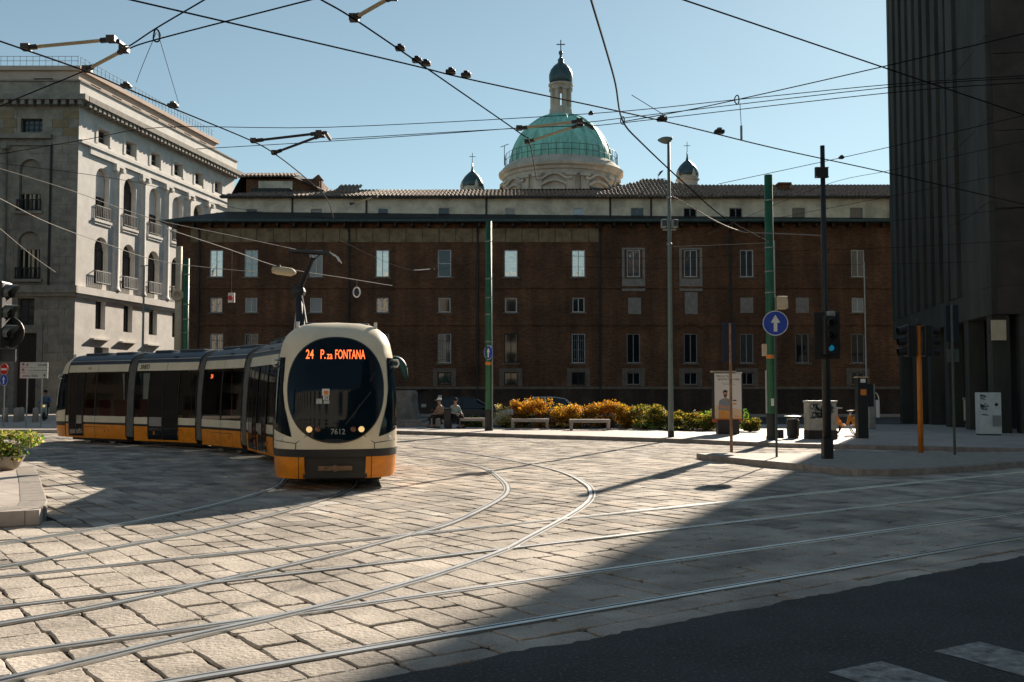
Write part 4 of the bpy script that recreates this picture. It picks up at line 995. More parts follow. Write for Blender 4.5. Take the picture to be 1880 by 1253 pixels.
def belltower(px_, ytop, label):
    Y = 115.0; k = F / Y; z = lambda y: ZY(y, Y)
    bt = thing('bell_tower', label, 'bell tower', (XY(px_, Y, 330), Y, 0), 0, 'bell towers of the church')
    y0 = ytop
    obj('shaft', MB().lathe([(1.2, 0), (1.2, z(y0 + 10)), (1.42, z(y0 + 9)), (1.42, z(y0 + 7)), (1.25, z(y0 + 6)), (1.2, z(y0 + 1))], 8, a0=R(22.5)), 'church', bt)
    obj('cupola', MB().lathe([(21 / k, z(y0 + 1)), (20.5 / k, z(y0 - 5)), (18 / k, z(y0 - 12)), (14 / k, z(y0 - 18)), (8 / k, z(y0 - 24)), (3 / k, z(y0 - 28)), (1.6 / k, z(y0 - 34)), (1 / k, z(y0 - 44))], 20), 'domedark', bt, smooth=True)
    c = MB().tube([(0, 0, z(y0 - 44)), (0, 0, z(y0 - 62))], .035, 4); c.tube([(-6 / k, 0, z(y0 - 55)), (6 / k, 0, z(y0 - 55))], .035, 4); obj('cross', c, 'domedark', bt)
    for q in range(4):
        a = R(-90 + 25 + 90 * q); obj('volute', MB().lathe([(.22, 0), (.26, .35), (.16, .7), (.04, 1.0)], 8, (1.25 * math.cos(a), 1.25 * math.sin(a), z(y0 + 6))), 'church', bt)
belltower(867, 343, 'small dark cupola bell tower rising over the long straight roof')
belltower(1262, 323, 'small dark cupola bell tower rising behind the roof hip with the satellite dish')
# ================================================================== TRAM
WT = [(.2, 1.075), (.35, 1.11), (.7, 1.125), (1.2, 1.125), (1.6, 1.115), (2.0, 1.09), (2.42, 1.045), (2.67, .99), (2.8, .925), (2.92, .80), (3.0, .64), (3.04, .44), (3.06, 0.0)]
NT = [(.2, 1.02), (.45, 1.12), (.9, 1.17), (1.2, 1.16), (1.8, 1.06), (2.4, .86), (2.67, .70), (2.8, .58), (2.92, .42), (3.0, .26), (3.04, .13), (3.06, 0.0)]
def smooth_tab(tab):
    return lambda z: (interp(tab, z - .03) + interp(tab, z) * 2 + interp(tab, z + .03)) / 4 if z < 2.98 else interp(tab, z)
wz, nz = smooth_tab(WT), smooth_tab(NT)
PW = 2.75
tram = thing('tram', 'cream and yellow articulated tram with oval windscreen on a curve of track', 'tram', (-8, 28, 0))
def band_z(z0, z1):
    zs = [z0] + [k * .1 for k in range(int(z0 * 10) + 1, int(z1 * 10) + 1) if z0 + .02 < k * .1 < z1 - .02] + [z1]
    return zs
def side_band(mb, x0, x1, z0, z1, off=0.0, sides=(-1, 1)):
    zs = band_z(z0, z1)
    for s in sides: mb.grid(lambda x, z: (x, s * (wz(z) + off), z), [x0, x1], zs)
    return mb
ROOFZ = [2.67, 2.74, 2.8, 2.86, 2.92, 2.96, 3.0, 3.02, 3.04, 3.05, 3.06]
def module(mx, L, x1=None, doors=(), seats=False, cream_roof=False):
    x1 = x1 if x1 is not None else L
    def part(name, mb, m, smooth=True, **k): return obj(name, mb.xf(mx), m, tram, world=True, smooth=smooth, fix=False, **k)
    part('skirt_panel', side_band(MB(), 0, x1, .2, .665), 'yellow'); part('stripe', side_band(MB(), 0, x1, .665, .735), 'tblack')
    part('lower_band', side_band(MB(), 0, x1, .735, .95), 'cream'); part('window_band', side_band(MB(), 0, x1, .95, 2.42), 'tglass'); part('upper_band', side_band(MB(), 0, x1, 2.42, 2.67), 'cream')
    rf = MB(); 
    for s in (-1, 1): rf.grid(lambda x, z: (x, s * wz(z), z), [0, x1], ROOFZ)
    rp = part('roof', rf, 'troof')
    # window posts, seams
    ps = MB(); n = max(2, int(x1 / 1.25))
    for i in range(n + 1):
        x = x1 * i / n
        for s in (-1, 1): ps.grid(lambda a, z: (a, s * (wz(z) + .006), z), [max(0, x - .045), min(x1, x + .045)], band_z(.95, 2.42))
    part('window_post', ps, 'tblack')
    sm = MB()
    for i in range(1, n):
        x = x1 * i / n
        for s in (-1, 1): sm.grid(lambda a, z: (a, s * (wz(z) + .005), z), [x - .006, x + .006], band_z(.2, .95)); sm.grid(lambda a, z: (a, s * (wz(z) + .005), z), [x - .006, x + .006], band_z(2.42, 2.67))
    part('panel_seam', sm, 'tblack')
    # skirt hatch outline with latches
    if x1 > 2.2:
        for s in (-1, 1):
            a, b = x1 * .28, x1 * .80; hs = MB()
            pts = [(a, .22), (a, .5), (a + .08, .58), (b - .08, .58), (b, .5), (b, .22)]
            for (p, q) in zip(pts, pts[1:]): hs.tube([(p[0], s * (wz(p[1]) + .003), p[1]), (q[0], s * (wz(q[1]) + .003), q[1])], .006, 4)
            part('hatch_outline', hs, 'tblack', False)
            for lx in (a + .2, b - .2):
                part('latch', MB().box(lx - .03, lx + .03, s * 1.125 - .012, s * 1.125 + .012, .42, .52), 'orange_st', False)
    inn = MB().box(0.02, x1, -1.03, 1.03, .3, .36); part('floor', inn, 'tfloor', False)
    cl = MB().box(0.02, x1, -.9, .9, 2.55, 2.58); part('ceiling', cl, 'tfloor', False)
    ub = MB().box(.1, x1 - .05, -.85, .85, .1, .3); part('underframe', ub, 'tblack', False)
    for (a, b) in doors:
        for s in (-1, 1):
            d = part('door', side_band(MB(), a, b, .26, 2.42, .014, (s,)), 'doorglass')
            e = MB()
            for x in (a, (a + b) / 2, b): e.grid(lambda q, z: (q, s * (wz(z) + .02), z), [x - .025, x + .025], band_z(.26, 2.42))
            part('door_frame', e, 'tblack')
            part('door_panel', side_band(MB(), a + .05, (a + b) / 2 - .05, .68, .96, .019, (s,)), 'chrome')
    if seats:
        k = .8
        while k < x1 - .5:
            for s in (-1, 1):
                st = MB().box(k, k + .42, s * .98 - .42 * (s > 0), s * .98 + .42 * (s < 0), .75, .85).box(k, k + .09, s * .98 - .42 * (s > 0), s * .98 + .42 * (s < 0), .85, 1.5); part('seat', st, 'seatred', False, bevel=.03)
            k += .85
    for k in range(int(x1 / 1.3)):
        part('grab_pole', MB().tube([(.7 + 1.3 * k, -.5, .36), (.7 + 1.3 * k, -.5, 2.55)], .018, 6), 'orange_st')
    # roof equipment boxes
    if not cream_roof:
        for (a, b) in ((x1 * .12, x1 * .40), (x1 * .52, x1 * .9)):
            part('roof_box', MB().box(a, b, -.62, .62, 2.98, 3.09), 'troof', False, bevel=.04)
        part('roof_hatch', MB().box(x1 * .55, x1 * .62, -.9, -.86, 2.80, 2.86), 'tblack', False)
        part('roof_rail', MB().tube([(0.02, -.955, 2.79), (x1 - .02, -.955, 2.79)], .012, 5).tube([(0.02, .955, 2.79), (x1 - .02, .955, 2.79)], .012, 5), 'chrome')
    # end frames
    for xe in (0.0, x1 - .04):
        ef = MB()
        for s in (-1, 1): ef.grid(lambda a, z: (a, s * (wz(z) + .008), z), [xe, xe + .04], band_z(.25, 2.67) + ROOFZ[1:])
        part('end_frame', ef, 'tblack')
    return part
def hmat(p, ang): return Matrix.Translation((p[0], p[1], 0)) @ Matrix.Rotation(ang, 4, 'Z')

def cab(mx, L, front=True):
    xb = L - 1.17
    part = module(mx, L, xb, doors=((xb - 1.5, xb - .35),) if front else ((xb - 1.05, xb - .25),), seats=not front, cream_roof=False)
    def Sf(phi, z, off=0.0):
        c, s = math.cos(phi), math.sin(phi)
        W, N = wz(z) + off, nz(z) + off
        return (xb + N * abs(s) ** (2 / PW), W * math.copysign(abs(c) ** (2 / PW), c), z)
    def Fx(y, z, off=0.0):
        W, N = wz(z) + off, nz(z) + off
        c = min(1, (abs(y) / W)) ** (PW / 2); s = math.sqrt(max(0, 1 - c * c)); return (xb + N * s ** (2 / PW) , y, z)
    NP = 72; phis = [math.pi * k / NP for k in range(NP + 1)]
    # denser towards the corners
    phis = [math.pi / 2 - math.pi / 2 * math.copysign(abs(1 - 2 * k / NP) ** .8, 1 - 2 * k / NP) for k in range(NP + 1)]
    zs = band_z(.735, 2.67)
    zs = [.735 + (2.67 - .735) * k / 30 for k in range(31)] + ROOFZ[1:]
    mask = part('front_mask' if front else 'rear_mask', MB().grid(Sf, phis, zs), 'cream')
    part('bumper_stripe', MB().grid(lambda p, z: Sf(p, z, .006), phis, [.60, .665, .735]), 'tblack')
    lo = .18
    for s in (-1, 1):
        ph = [p for p in phis if (math.cos(p) * s > 0 and abs(Sf(p, .5)[1]) > .50)]
        part('corner_skirt', MB().grid(Sf, ph, [lo + .03, .3, .4, .5, .60]), 'yellow')
        part('skirt_seam', MB().grid(lambda q, z: Fx(s * (.50 + .14) + q, z, .006), [-.006, .006], [lo + .03, .4, .60]), 'tblack')
    part('coupler_recess', MB().box(xb + .2, xb + 1.0, -.56, .56, .22, .62), 'tblack', False)
    part('coupler', MB().box(xb + .9, xb + 1.1, -.3, .3, .36, .44).tube([(xb + .9, 0, .4), (xb + 1.12, 0, .4)], .06, 8), 'rust', False)
    # cream apron under the windscreen: seams
    for s in (-1, 1):
        sm = MB(); pts = [(s * .47, 1.0), (s * .69, .84), (s * .69, .735)]
        for p, q in zip(pts, pts[1:]): sm.tube([Fx(p[0], p[1], .002), Fx(q[0], q[1], .002)], .008, 5)
        pts = [(s * (.69 + .42 * k / 8), .84 + .045 * k / 8) for k in range(9)]
        sm.tube([Fx(a, b, .002) for a, b in pts], .007, 5)
        part('panel_seam', sm, 'tblack', False)
    # oval windscreen
    cz, ay, az = 1.80, .85, .945; NR_, NTh = 14, 72
    def disc(r, th, off=.008):
        c, s = math.cos(th), math.sin(th); e = 2 / 2.25
        return Fx(ay * r * math.copysign(abs(c) ** e, c), cz + az * r * math.copysign(abs(s) ** e, s), off)
    ths = [2 * math.pi * k / NTh for k in range(NTh + 1)]
    ws = part('windscreen', MB().grid(lambda th, r: disc(r, th, .010), ths, [0.001] + [k / NR_ for k in range(1, NR_ + 1)]), 'wscreen')
    def sub(name, mb, m, smooth=False): return obj(name, mb.xf(mx), m, ws, world=True, smooth=smooth, fix=False)
    sub('windscreen_seal', MB().grid(lambda th, r: disc(r, th, .014), ths, [.985, 1.012]), 'tblack')
    # side quarter windows
    for s in (-1, 1):
        zz = [.95 + (2.38 - .95) * k / 16 for k in range(17)]
        inner_ = lambda z: interp([(.95, .76), (1.16, .81), (1.5, .90), (1.8, .935), (2.38, .905)], z)
        def qw(t, z):
            yi = inner_(z); W = wz(z); c0 = (yi / W) ** (PW / 2); p0 = math.acos(min(1, c0)); zl = z
            p = p0 * (1 - t); x, y, _ = Sf(p, max(zl, .95 + .2 * t), .008); return (x, s * y, max(zl, .95 + .2 * t))
        part('quarter_window', MB().grid(qw, [k / 8 for k in range(9)], zz), 'wscreen')
    # lamps and number
    for s in (-1, 1):
        for (y, m, r) in ((.455, 'lamp' if front else 'lampoff', .042), (.31, 'lampoff', .038)):
            c = Fx(s * y, 1.09, .014); sub('headlight', MB().lathe([(r + .012, 0), (r + .012, .012), (r, .016), (r * .5, .024), (.001, .026)], 14, m=Matrix.Translation(c) @ Matrix.Rotation(R(90), 4, 'Y')), m, True)
        part('indicator', MB().lathe([(.05, 0), (.045, .015), (.001, .03)], 12, m=Matrix.Translation(Fx(s * .95, .93, .004)) @ Matrix.Rotation(s * R(45), 4, 'Z') @ Matrix.Rotation(R(90), 4, 'Y')), 'paper', True)
    if front:
        def tx(name, s, size, y, z, m, sx=1.0):
            sub(name, flat(MB(), text2d(s, size, sx), lambda a, b: Fx(y + a, z + b, .022)), m)
        tx('destination_text', '24', .24, -.47, 2.42, 'led', .60); tx('destination_text', 'P.', .24, -.235, 2.42, 'led', .58); tx('destination_text', 'za', .19, -.115, 2.402, 'led', .62); tx('destination_text', 'FONTANA', .24, .245, 2.42, 'led', .47)
        tx('fleet_number', '7612', .135, .045, 1.045, 'galv', .95)
        for (y, z, w_, h, m) in ((-.175, 1.745, .065, .06, 'paper'), (-.168, 1.735, .04, .035, 'orange_st'), (-.17, 1.645, .05, .035, 'paper'), (-.29, 1.585, .05, .045, 'signpale'), (-.16, 1.57, .05, .03, 'signpale')):
            sub('sticker', MB().grid(lambda a, b: Fx(y + a, z + b, .02 + (.003 if m == 'orange_st' else 0)), [-w_, w_], [-h, h]), m)
        tx('sticker_text', '24', .085, -.17, 1.645, 'signtext', .8)
        # wiper and driver's desk line
        sub('wiper', MB().tube([Fx(.18, 1.18, .03), Fx(.42, 1.5, .04), Fx(.62, 1.75, .035)], .012, 5).tube([Fx(.3, 1.28, .03), Fx(.68, 2.1, .03)], .009, 5), 'tblack')
    for s in (-1, 1):
        c = Fx(s * 1.02, 2.30, .0)
        mr = MB().tube([(c[0] - .05, c[1], 2.34), (c[0] + .02, c[1] + s * .1, 2.34), (c[0] + .04, c[1] + s * .13, 2.28), (c[0] + .02, c[1] + s * .1, 2.22), (c[0] - .05, c[1], 2.22)], .018, 6); part('mirror', mr, 'paper')
        part('marker_lamp', MB().box(xb + .1, xb + .16, s * .72 - .03, s * .72 + .03, 2.95, 3.06), 'paper', False)
    return part
mods = {}
hA = math.atan2(-2.5, 3.7); cA = (-11.97, 33.53)
cab(hmat(cA, hA + math.pi), 4.62, False)                 # rear section, nose to the back
Bp0, Bp1 = Vector((-11.5, 32.84)), Vector((-8.98, 31.24)); Cp0, Cp1 = Vector((-8.35, 30.30)), Vector((-6.6, 28.23)); Dp0, Dp1 = Vector((-6.12, 27.3)), Vector((-4.67, 24.29))
def seg(a, b): d = b - a; return hmat(a, math.atan2(d.y, d.x)), d.length
mB, lB = seg(Bp0, Bp1); module(mB, lB, doors=((.75, 2.15),))
mC, lC = seg(Cp0, Cp1); module(mC, lC)
mD, lD = seg(Dp0, Dp1); pD = module(mD, lD, doors=((.35, 1.35), (1.6, 2.5)))
tipE = Vector((-3.12, 17.65)); hE = math.atan2(-math.cos(R(9.5)), math.sin(R(9.5)))
LE = 6.1; jE = tipE - Vector((math.cos(hE), math.sin(hE))) * LE
mE = hmat(jE, hE); cab(mE, LE, True)
def bellows(m0, x0, m1, x1):
    zs = band_z(.3, 2.67) + ROOFZ[1:]; N = 16; mb = MB()
    ring_ = [(-wz(z), z) for z in zs] + [(wz(z), z) for z in reversed(zs)]
    us = [k / N for k in range(N + 1)]
    def fn(i, u):
        y, z = ring_[int(i)]; k = .985 - (.055 if int(round(u * N)) % 2 else 0.0)
        a = m0 @ Vector((x0, y * k, .3 + (z - .3) * (k + .012))); b = m1 @ Vector((x1, y * k, .3 + (z - .3) * (k + .012)))
        return a.lerp(b, u)
    mb.grid(fn, list(range(len(ring_))), us); obj('bellows', mb, 'bellows', tram, world=True, fix=False)
mA_ = hmat(cA, hA + math.pi)
def bel2(mA, xA, flip, mB_, xB): bellows(mA, xA, mB_, xB)
mAf = mA_ @ Matrix.Rotation(math.pi, 4, 'Z')
bellows(mAf, 0.0, mB, 0.0); bellows(mB, lB, mC, 0.0); bellows(mC, lC, mD, 0.0); bellows(mD, lD, mE, 0.0)
# wheels
for (m_, xs) in ((mA_, (1.2, 2.6)), (mC, (.7, 1.9)), (mE, (2.0, 3.6))):
    for x in xs:
        for s in (-1, 1): obj('wheel', MB().lathe([(.30, -.06), (.31, -.03), (.30, .06), (.12, .07), (.05, .09)], 20, m=m_ @ Matrix.Translation((x, s * .74, .32)) @ Matrix.Rotation(R(90), 4, 'X')), 'chrome', tram, world=True)
# scrawl and number on the side
def sidetext(mx, s, size, x, z, m, off=.012):
    # right-hand side: reading direction runs with +x in local frame seen from -y
    mb = flat(MB(), text2d(s, size, .9), lambda a, b: (x + a, -(wz(z + b) + off), z + b)); obj('side_marking', mb.xf(mx), m, tram, world=True, fix=False)
sidetext(mB, 'SNEO', .2, .42, 2.545, 'tblack'); 
sidetext(mAf, '7612', .1, -2.2, 2.545, 'tblack'); sidetext(mAf, '7612', .1, -2.6, .84, 'tblack')
sidetext(mC, '24', .17, .62, 2.2, 'led')
# pantograph on the fourth section
pg = MB(); T = lambda x, y, z: mD @ Vector((x, y, z))
base = PY(553, 592, 25.4); el = PY(548, 536, 25.9); top = PY(575, 472, 25.4)
par = obj('pantograph', MB().box(.4, 1.7, -.5, .5, 3.08, 3.18).xf(mD), 'blackp', tram, world=True)
b0 = Vector((base.x, 25.4, 3.15))
obj('lower_arm', MB().tube([b0, b0.lerp(el, .5), el], [.13, .11, .09], 8), 'blackp', par, world=True)
obj('upper_arm', MB().tube([el, el.lerp(top, .5), top], [.085, .07, .055], 8), 'blackp', par, world=True)
obj('knuckle', MB().lathe([(.05, -.16), (.17, -.12), (.17, .12), (.05, .16)], 12, m=Matrix.Translation(el) @ Matrix.Rotation(R(90), 4, 'X')), 'blackp', par, world=True)
obj('guide_rod', MB().tube([b0 + Vector((-.17, -.05, 0)), el + Vector((-.02, -.12, -.5))], .022, 5).tube([b0 + Vector((.2, -.05, 0)), el + Vector((.16, -.1, -.35)), el + Vector((.06, -.1, 0.1))], .022, 5), 'paper', par, world=True)
wl, wr = PY(531, 461, 25.4), PY(606, 465, 25.4)
obj('collector', MB().tube([wl, wr], .05, 6).tube([wl + Vector((0, .35, .02)), wr + Vector((0, .35, .02))], .04, 6).tube([wl, wl + Vector((0, 0, -.22))], .02, 5).tube([wr, wr + Vector((-.02, 0, -.25))], .02, 5), 'blackp', par, world=True)
obj('horn', MB().tube([wr, wr + Vector((.14, 0, -.06)), wr + Vector((.24, 0, -.22))], .018, 5).tube([wr + Vector((0, .35, 0)), wr + Vector((.14, .35, -.06)), wr + Vector((.24, .35, -.22))], .018, 5), 'paper', par, world=True)
obj('collector_strut', MB().tube([top + Vector((0, 0, -.1)), wl.lerp(wr, .25)], .018, 5).tube([top + Vector((0, 0, -.1)), wl.lerp(wr, .8)], .018, 5), 'blackp', par, world=True)
# ================================================================== STREET FURNITURE
def pole_thing(name, label, cat, px_, py_, z=.13, group=None):
    p = P(px_, py_, z); t = thing(name, label, cat, (p.x, p.y, p.z), 0, group); t['_k'] = 0; del t['_k']
    return t, p, lambda yy, p=p: ZY(yy, p.y) - p.z, F / p.y
def zof(px_, py_, Y): return PY(px_, py_, Y).z
def arrow_poly(s=1.0):
    return [(x * s, y * s) for x, y in ((-.075, -.36), (.075, -.36), (.075, .02), (.2, .02), (0, .36), (-.2, .02), (-.075, .02))]
def disc_sign(par, z, r, y, rot, m='blue', arrow=True, tilt=0):
    mx = Matrix.Translation((0, y, z)) @ Matrix.Rotation(rot, 4, 'Z')
    pl = obj('sign_plate', MB().lathe([(r, -.012), (r, .012)], 36, m=mx @ Matrix.Rotation(R(90), 4, 'X')), m, par)
    rim = MB(); n = 40
    rim.add([mx @ Vector((a * math.cos(2 * math.pi * k / n), -.014, a * math.sin(2 * math.pi * k / n))) for a in (r * .93, r * .985) for k in range(n)], [(k, (k + 1) % n, (k + 1) % n + n, k + n) for k in range(n)]); obj('rim', rim, 'paper', pl)
    if arrow:
        ap = arrow_poly(r * 1.85); obj('arrow', MB().add([mx @ Vector((x, -.0155, q)) for x, q in ap], [tuple(range(7))]), 'paper', pl)
    return pl
# thick green tram poles
def green_pole(px_, py_, ytop, r, label):
    t, p, h, k = pole_thing('tram_pole', label, 'pole', px_, py_, group='green overhead line poles')
    H = h(ytop)
    obj('shaft', MB().lathe([(r * 1.03, 0.0), (r * 1.0, H * .4), (r * .92, H)], 20), 'green', t, smooth=True)
    obj('base_sleeve', MB().lathe([(r * 1.25, 0), (r * 1.25, .1), (r * 1.12, .14), (r * 1.12, .85), (r * 1.05, .88)], 20), 'blackp', t)
    for z in (H * .42, H * .55, H * .63, H * .72, H * .9): obj('collar', MB().lathe([(r * 1.0, z), (r * 1.09, z + .005), (r * 1.09, z + .04), (r * .98, z + .045)], 20), 'galv', t)
    obj('cable_duct', MB().tube([(r + .02, -.03, .5), (r + .02, -.03, H * .75)], .022, 5), 'galv', t)
    obj('number_band', MB().lathe([(r * 1.02, 2.75), (r * 1.035, 2.76), (r * 1.035, 2.87), (r * 1.0, 2.88)], 20), 'orange_st', t)
    return t, p, h
tA, pA, hA_ = green_pole(897, 791, 407, .135, 'thick green pole with a blue arrow sign beside the stone benches')
disc_sign(tA, hA_(648), .31, -.17, R(-52))
obj('sign_post', MB().tube([(.16, -.12, 0), (.16, -.12, hA_(640))], .028, 6), 'galv', tA)
tB, pB, hB_ = green_pole(1417, 808, 322, .15, 'thick green pole with stickers and a lamp box standing by the litter bin')
obj('poster_strip', MB().box(-.185, -.15, -.06, .04, .9, 2.35), 'signpale', tB)
obj('sticker', MB().box(-.05, .05, -.158, -.152, 1.15, 1.4), 'paper', tB)
obj('small_box', MB().box(-.28, -.14, -.08, .08, hB_(654), hB_(632)), 'beige', tB)
obj('lamp_box', MB().box(.2, .55, -.2, .15, hB_(568), hB_(545)), 'beige', tB, bevel=.02)
obj('lamp_bracket', MB().tube([(.1, 0, hB_(574)), (.3, 0, hB_(566))], .03, 5), 'beige', tB)
obj('lamp_glass', MB().box(.551, .57, -.16, .1, hB_(567), hB_(551)), 'paper', tB)
obj('utility_box', MB().box(.2, .38, -.1, .12, .05, .35), 'blackp', tB)
t, p, h = green_pole(338, 781, 475, .14, 'slim green pole rising behind the tram at the brick palace corner')
# pale post beside it
p = PY(326, 640, 60); t = thing('concrete_post', 'pale concrete post with a coil beside the green pole at the palace corner', 'post', (p.x, 60, 0)); H = zof(326, 453, 60)
obj('shaft', MB().lathe([(.22, 0), (.19, H)], 14), 'beige', t, smooth=True); obj('coil', MB().tube([(.02 + .28 * math.cos(a / 12 * 2 * math.pi), -.24, zof(326, 543, 60) + .28 * math.sin(a / 12 * 2 * math.pi)) for a in range(13)], .1, 6), 'beige', t)
# tall lamp post
t, p, h, k = pole_thing('street_lamp', 'tall grey-green lamp post with paired floodlights in front of the bushes', 'street lamp', 1232, 803)
H = h(262); obj('shaft', MB().lathe([(.1, 0), (.1, 1.2), (.088, 2.5), (.075, 6), (.055, H)], 16), 'lampgrey', t, smooth=True)
obj('foot_sleeve', MB().lathe([(.115, 0), (.115, .22), (.1, .24)], 16), 'blackp', t)
obj('lamp_head', MB().lathe([(.05, -.05), (.12, 0), (.2, .1), (.21, .16), (.1, .22), (.01, .23)], 16, m=Matrix.Translation((-.09, 0, H)) @ Matrix.Diagonal((1.35, .9, .9, 1)) @ Matrix.Rotation(R(-12), 4, 'Y')), 'lampgrey', t, smooth=True)
z = h(411); obj('crossbar', MB().tube([(-.24, 0, z - .22), (.24, 0, z - .22)], .03, 6), 'galv', t)
for s in (-1, 1): fo = obj('floodlight', MB().box(s * .2 - .1, s * .2 + .1, -.16, .12, z - .16, z + .14), 'galv', t, bevel=.04); obj('floodlight_glass', MB().box(s * .2 - .08, s * .2 + .08, -.172, -.162, z - .12, z + .1), 'pane_mid', fo)
for zz in (h(450), h(365)): obj('clamp', MB().lathe([(.085, zz), (.1, zz + .01), (.1, zz + .06), (.085, zz + .07)], 14), 'galv', t)
# blue arrow sign on the island
t, p, h, k = pole_thing('arrow_sign', 'round blue ahead-only arrow sign on a slim post at the island', 'road sign', 1426, 840)
obj('post', MB().tube([(0, 0, 0), (0, 0, h(575))], .03, 8), 'postgreen', t); disc_sign(t, h(594), .315, -.045, R(-6))
# rusty post with narrow panel
t, p, h, k = pole_thing('panel_sign', 'narrow dark panel sign on a rusty post at the tip of the island', 'road sign', 1343, 831)
obj('post', MB().tube([(0, 0, 0), (0, 0, h(594))], [.042, .036], 10), 'rust', t)
obj('panel', MB().box(-.20, .16, .05, .075, h(665), h(592)), 'navy', t)
# black mast with signal
t, p, h, k = pole_thing('signal_mast', 'tall black mast carrying a traffic signal with its green light lit', 'traffic light', 1519, 843)
H = h(268); obj('shaft', MB().lathe([(.105, 0), (.1, 3), (.07, 4), (.055, H)], 14), 'blackp', t, smooth=True); obj('foot_box', MB().box(-.12, .12, -.12, .12, 0, .5), 'blackp', t, bevel=.02)
z = h(319); obj('junction_box', MB().box(-.22, .09, -.15, -.055, z - .13, z + .13), 'blackp', t); 
for a in (-.22, .07):
    for b in (-.13, .1): obj('box_lug', MB().box(a, a + .03, -.158, -.15, z + b, z + b + .03), 'galv', t)
z0, z1 = h(652), h(582)
sgh = obj('signal_head', MB().box(-.14, .14, -.34, -.1, z0, z1), 'blackp', t, bevel=.03)
for i in range(3):
    zc = z0 + (z1 - z0) * (i + .5) / 3; 
    obj('visor', MB().tube([(0.03, -.34, zc), (0.03, -.5, zc - .02)], [.105, .1], 14, cap=False), 'blackp', sgh)
    obj('lens', MB().lathe([(.075, 0), (.07, .02), (.001, .035)], 16, m=Matrix.Translation((0.03, -.335, zc)) @ Matrix.Rotation(R(90), 4, 'X')), 'signal' if i == 0 else 'pane', sgh, smooth=True)
obj('backboard', MB().box(-.3, .32, -.105, -.095, z0 - .1, z1 + .1), 'blackp', t)
obj('camera', MB().box(-.02, .16, -.3, -.08, h(583), h(573)), 'galv', t, bevel=.02)
# orange post with two signal heads
t, p, h, k = pole_thing('orange_signal_post', 'orange traffic light post with side-facing signal heads in the shade', 'traffic light', 1691, 832)
obj('shaft', MB().lathe([(.068, 0), (.066, 1.5), (.06, h(598))], 14), 'orangep', t, smooth=True); obj('cap', MB().lathe([(.07, h(598)), (.09, h(596)), (.06, h(586)), (.02, h(583))], 12), 'blackp', t)
for s in (-1, 1):
    z0, z1 = h(655), h(597); x0, x1 = (-.36, -.1) if s < 0 else (.1, .34)
    hd = obj('signal_head', MB().box(x0, x1, -.15, .15, z0, z1), 'blackp', t, bevel=.03)
    for i in range(3):
        zc = z0 + (z1 - z0) * (i + .5) / 3; xo = x0 if s < 0 else x1
        obj('visor', MB().tube([(xo, 0, zc), (xo + s * .2, 0, zc - .03)], [.115, .1], 14, cap=False), 'blackp', hd)
        obj('lens', MB().lathe([(.09, 0), (.001, .03)], 14, m=Matrix.Translation((xo, 0, zc)) @ Matrix.Rotation(s * R(90), 4, 'Y')), 'pane', hd)
    obj('bracket', MB().box(min(0, s * .12), max(0, s * .12), -.02, .02, z1 - .12, z1 - .07).box(min(0, s * .12), max(0, s * .12), -.02, .02, z0 + .05, z0 + .1), 'blackp', t)
# near signal on the left edge
p = PY(-16, 620, 15.0); t = thing('near_signal', 'black three-lamp traffic signal with grey visors at the tram stop platform', 'traffic light', (p.x, 15.0, 0.2))
z = lambda y: zof(0, y, 15) - .2
obj('post', MB().lathe([(.06, 0), (.055, z(500))], 12), 'blackp', t, smooth=True)
hd = obj('signal_head', MB().box(.06, .24, -.2, .14, z(640), z(518)), 'blackp', t, bevel=.03)
for i, yy in enumerate((538, 575, 612)):
    zc = z(yy); vm = MB(); n = 14
    for q, (r0, x0, r1, x1) in enumerate(((.125, .24, .115, .42),)):
        vm.grid(lambda a, b: (x0 + (x1 - x0) * b * (.35 + .65 * max(0, math.cos(a))), -.03 + (r0 + (r1 - r0) * b) * math.sin(a), zc + (r0 + (r1 - r0) * b) * math.cos(a)), [R(-125) + R(250) * k / n for k in range(n + 1)], [0, .5, 1])
    v_ = obj('visor', vm, 'visor', hd, smooth=True); obj('lens', MB().lathe([(.11, 0), (.001, .04)], 14, m=Matrix.Translation((.24, -.03, zc)) @ Matrix.Rotation(R(90), 4, 'Y')), 'pane', hd)
obj('backplate', MB().lathe([(.24, -.01), (.24, .01)], 28, m=Matrix.Translation((.2, .12, z(610))) @ Matrix.Rotation(R(90), 4, 'X')), 'blackp', t)
obj('lower_panel', MB().box(.02, .32, .1, .13, z(664), z(641)), 'navy', t)
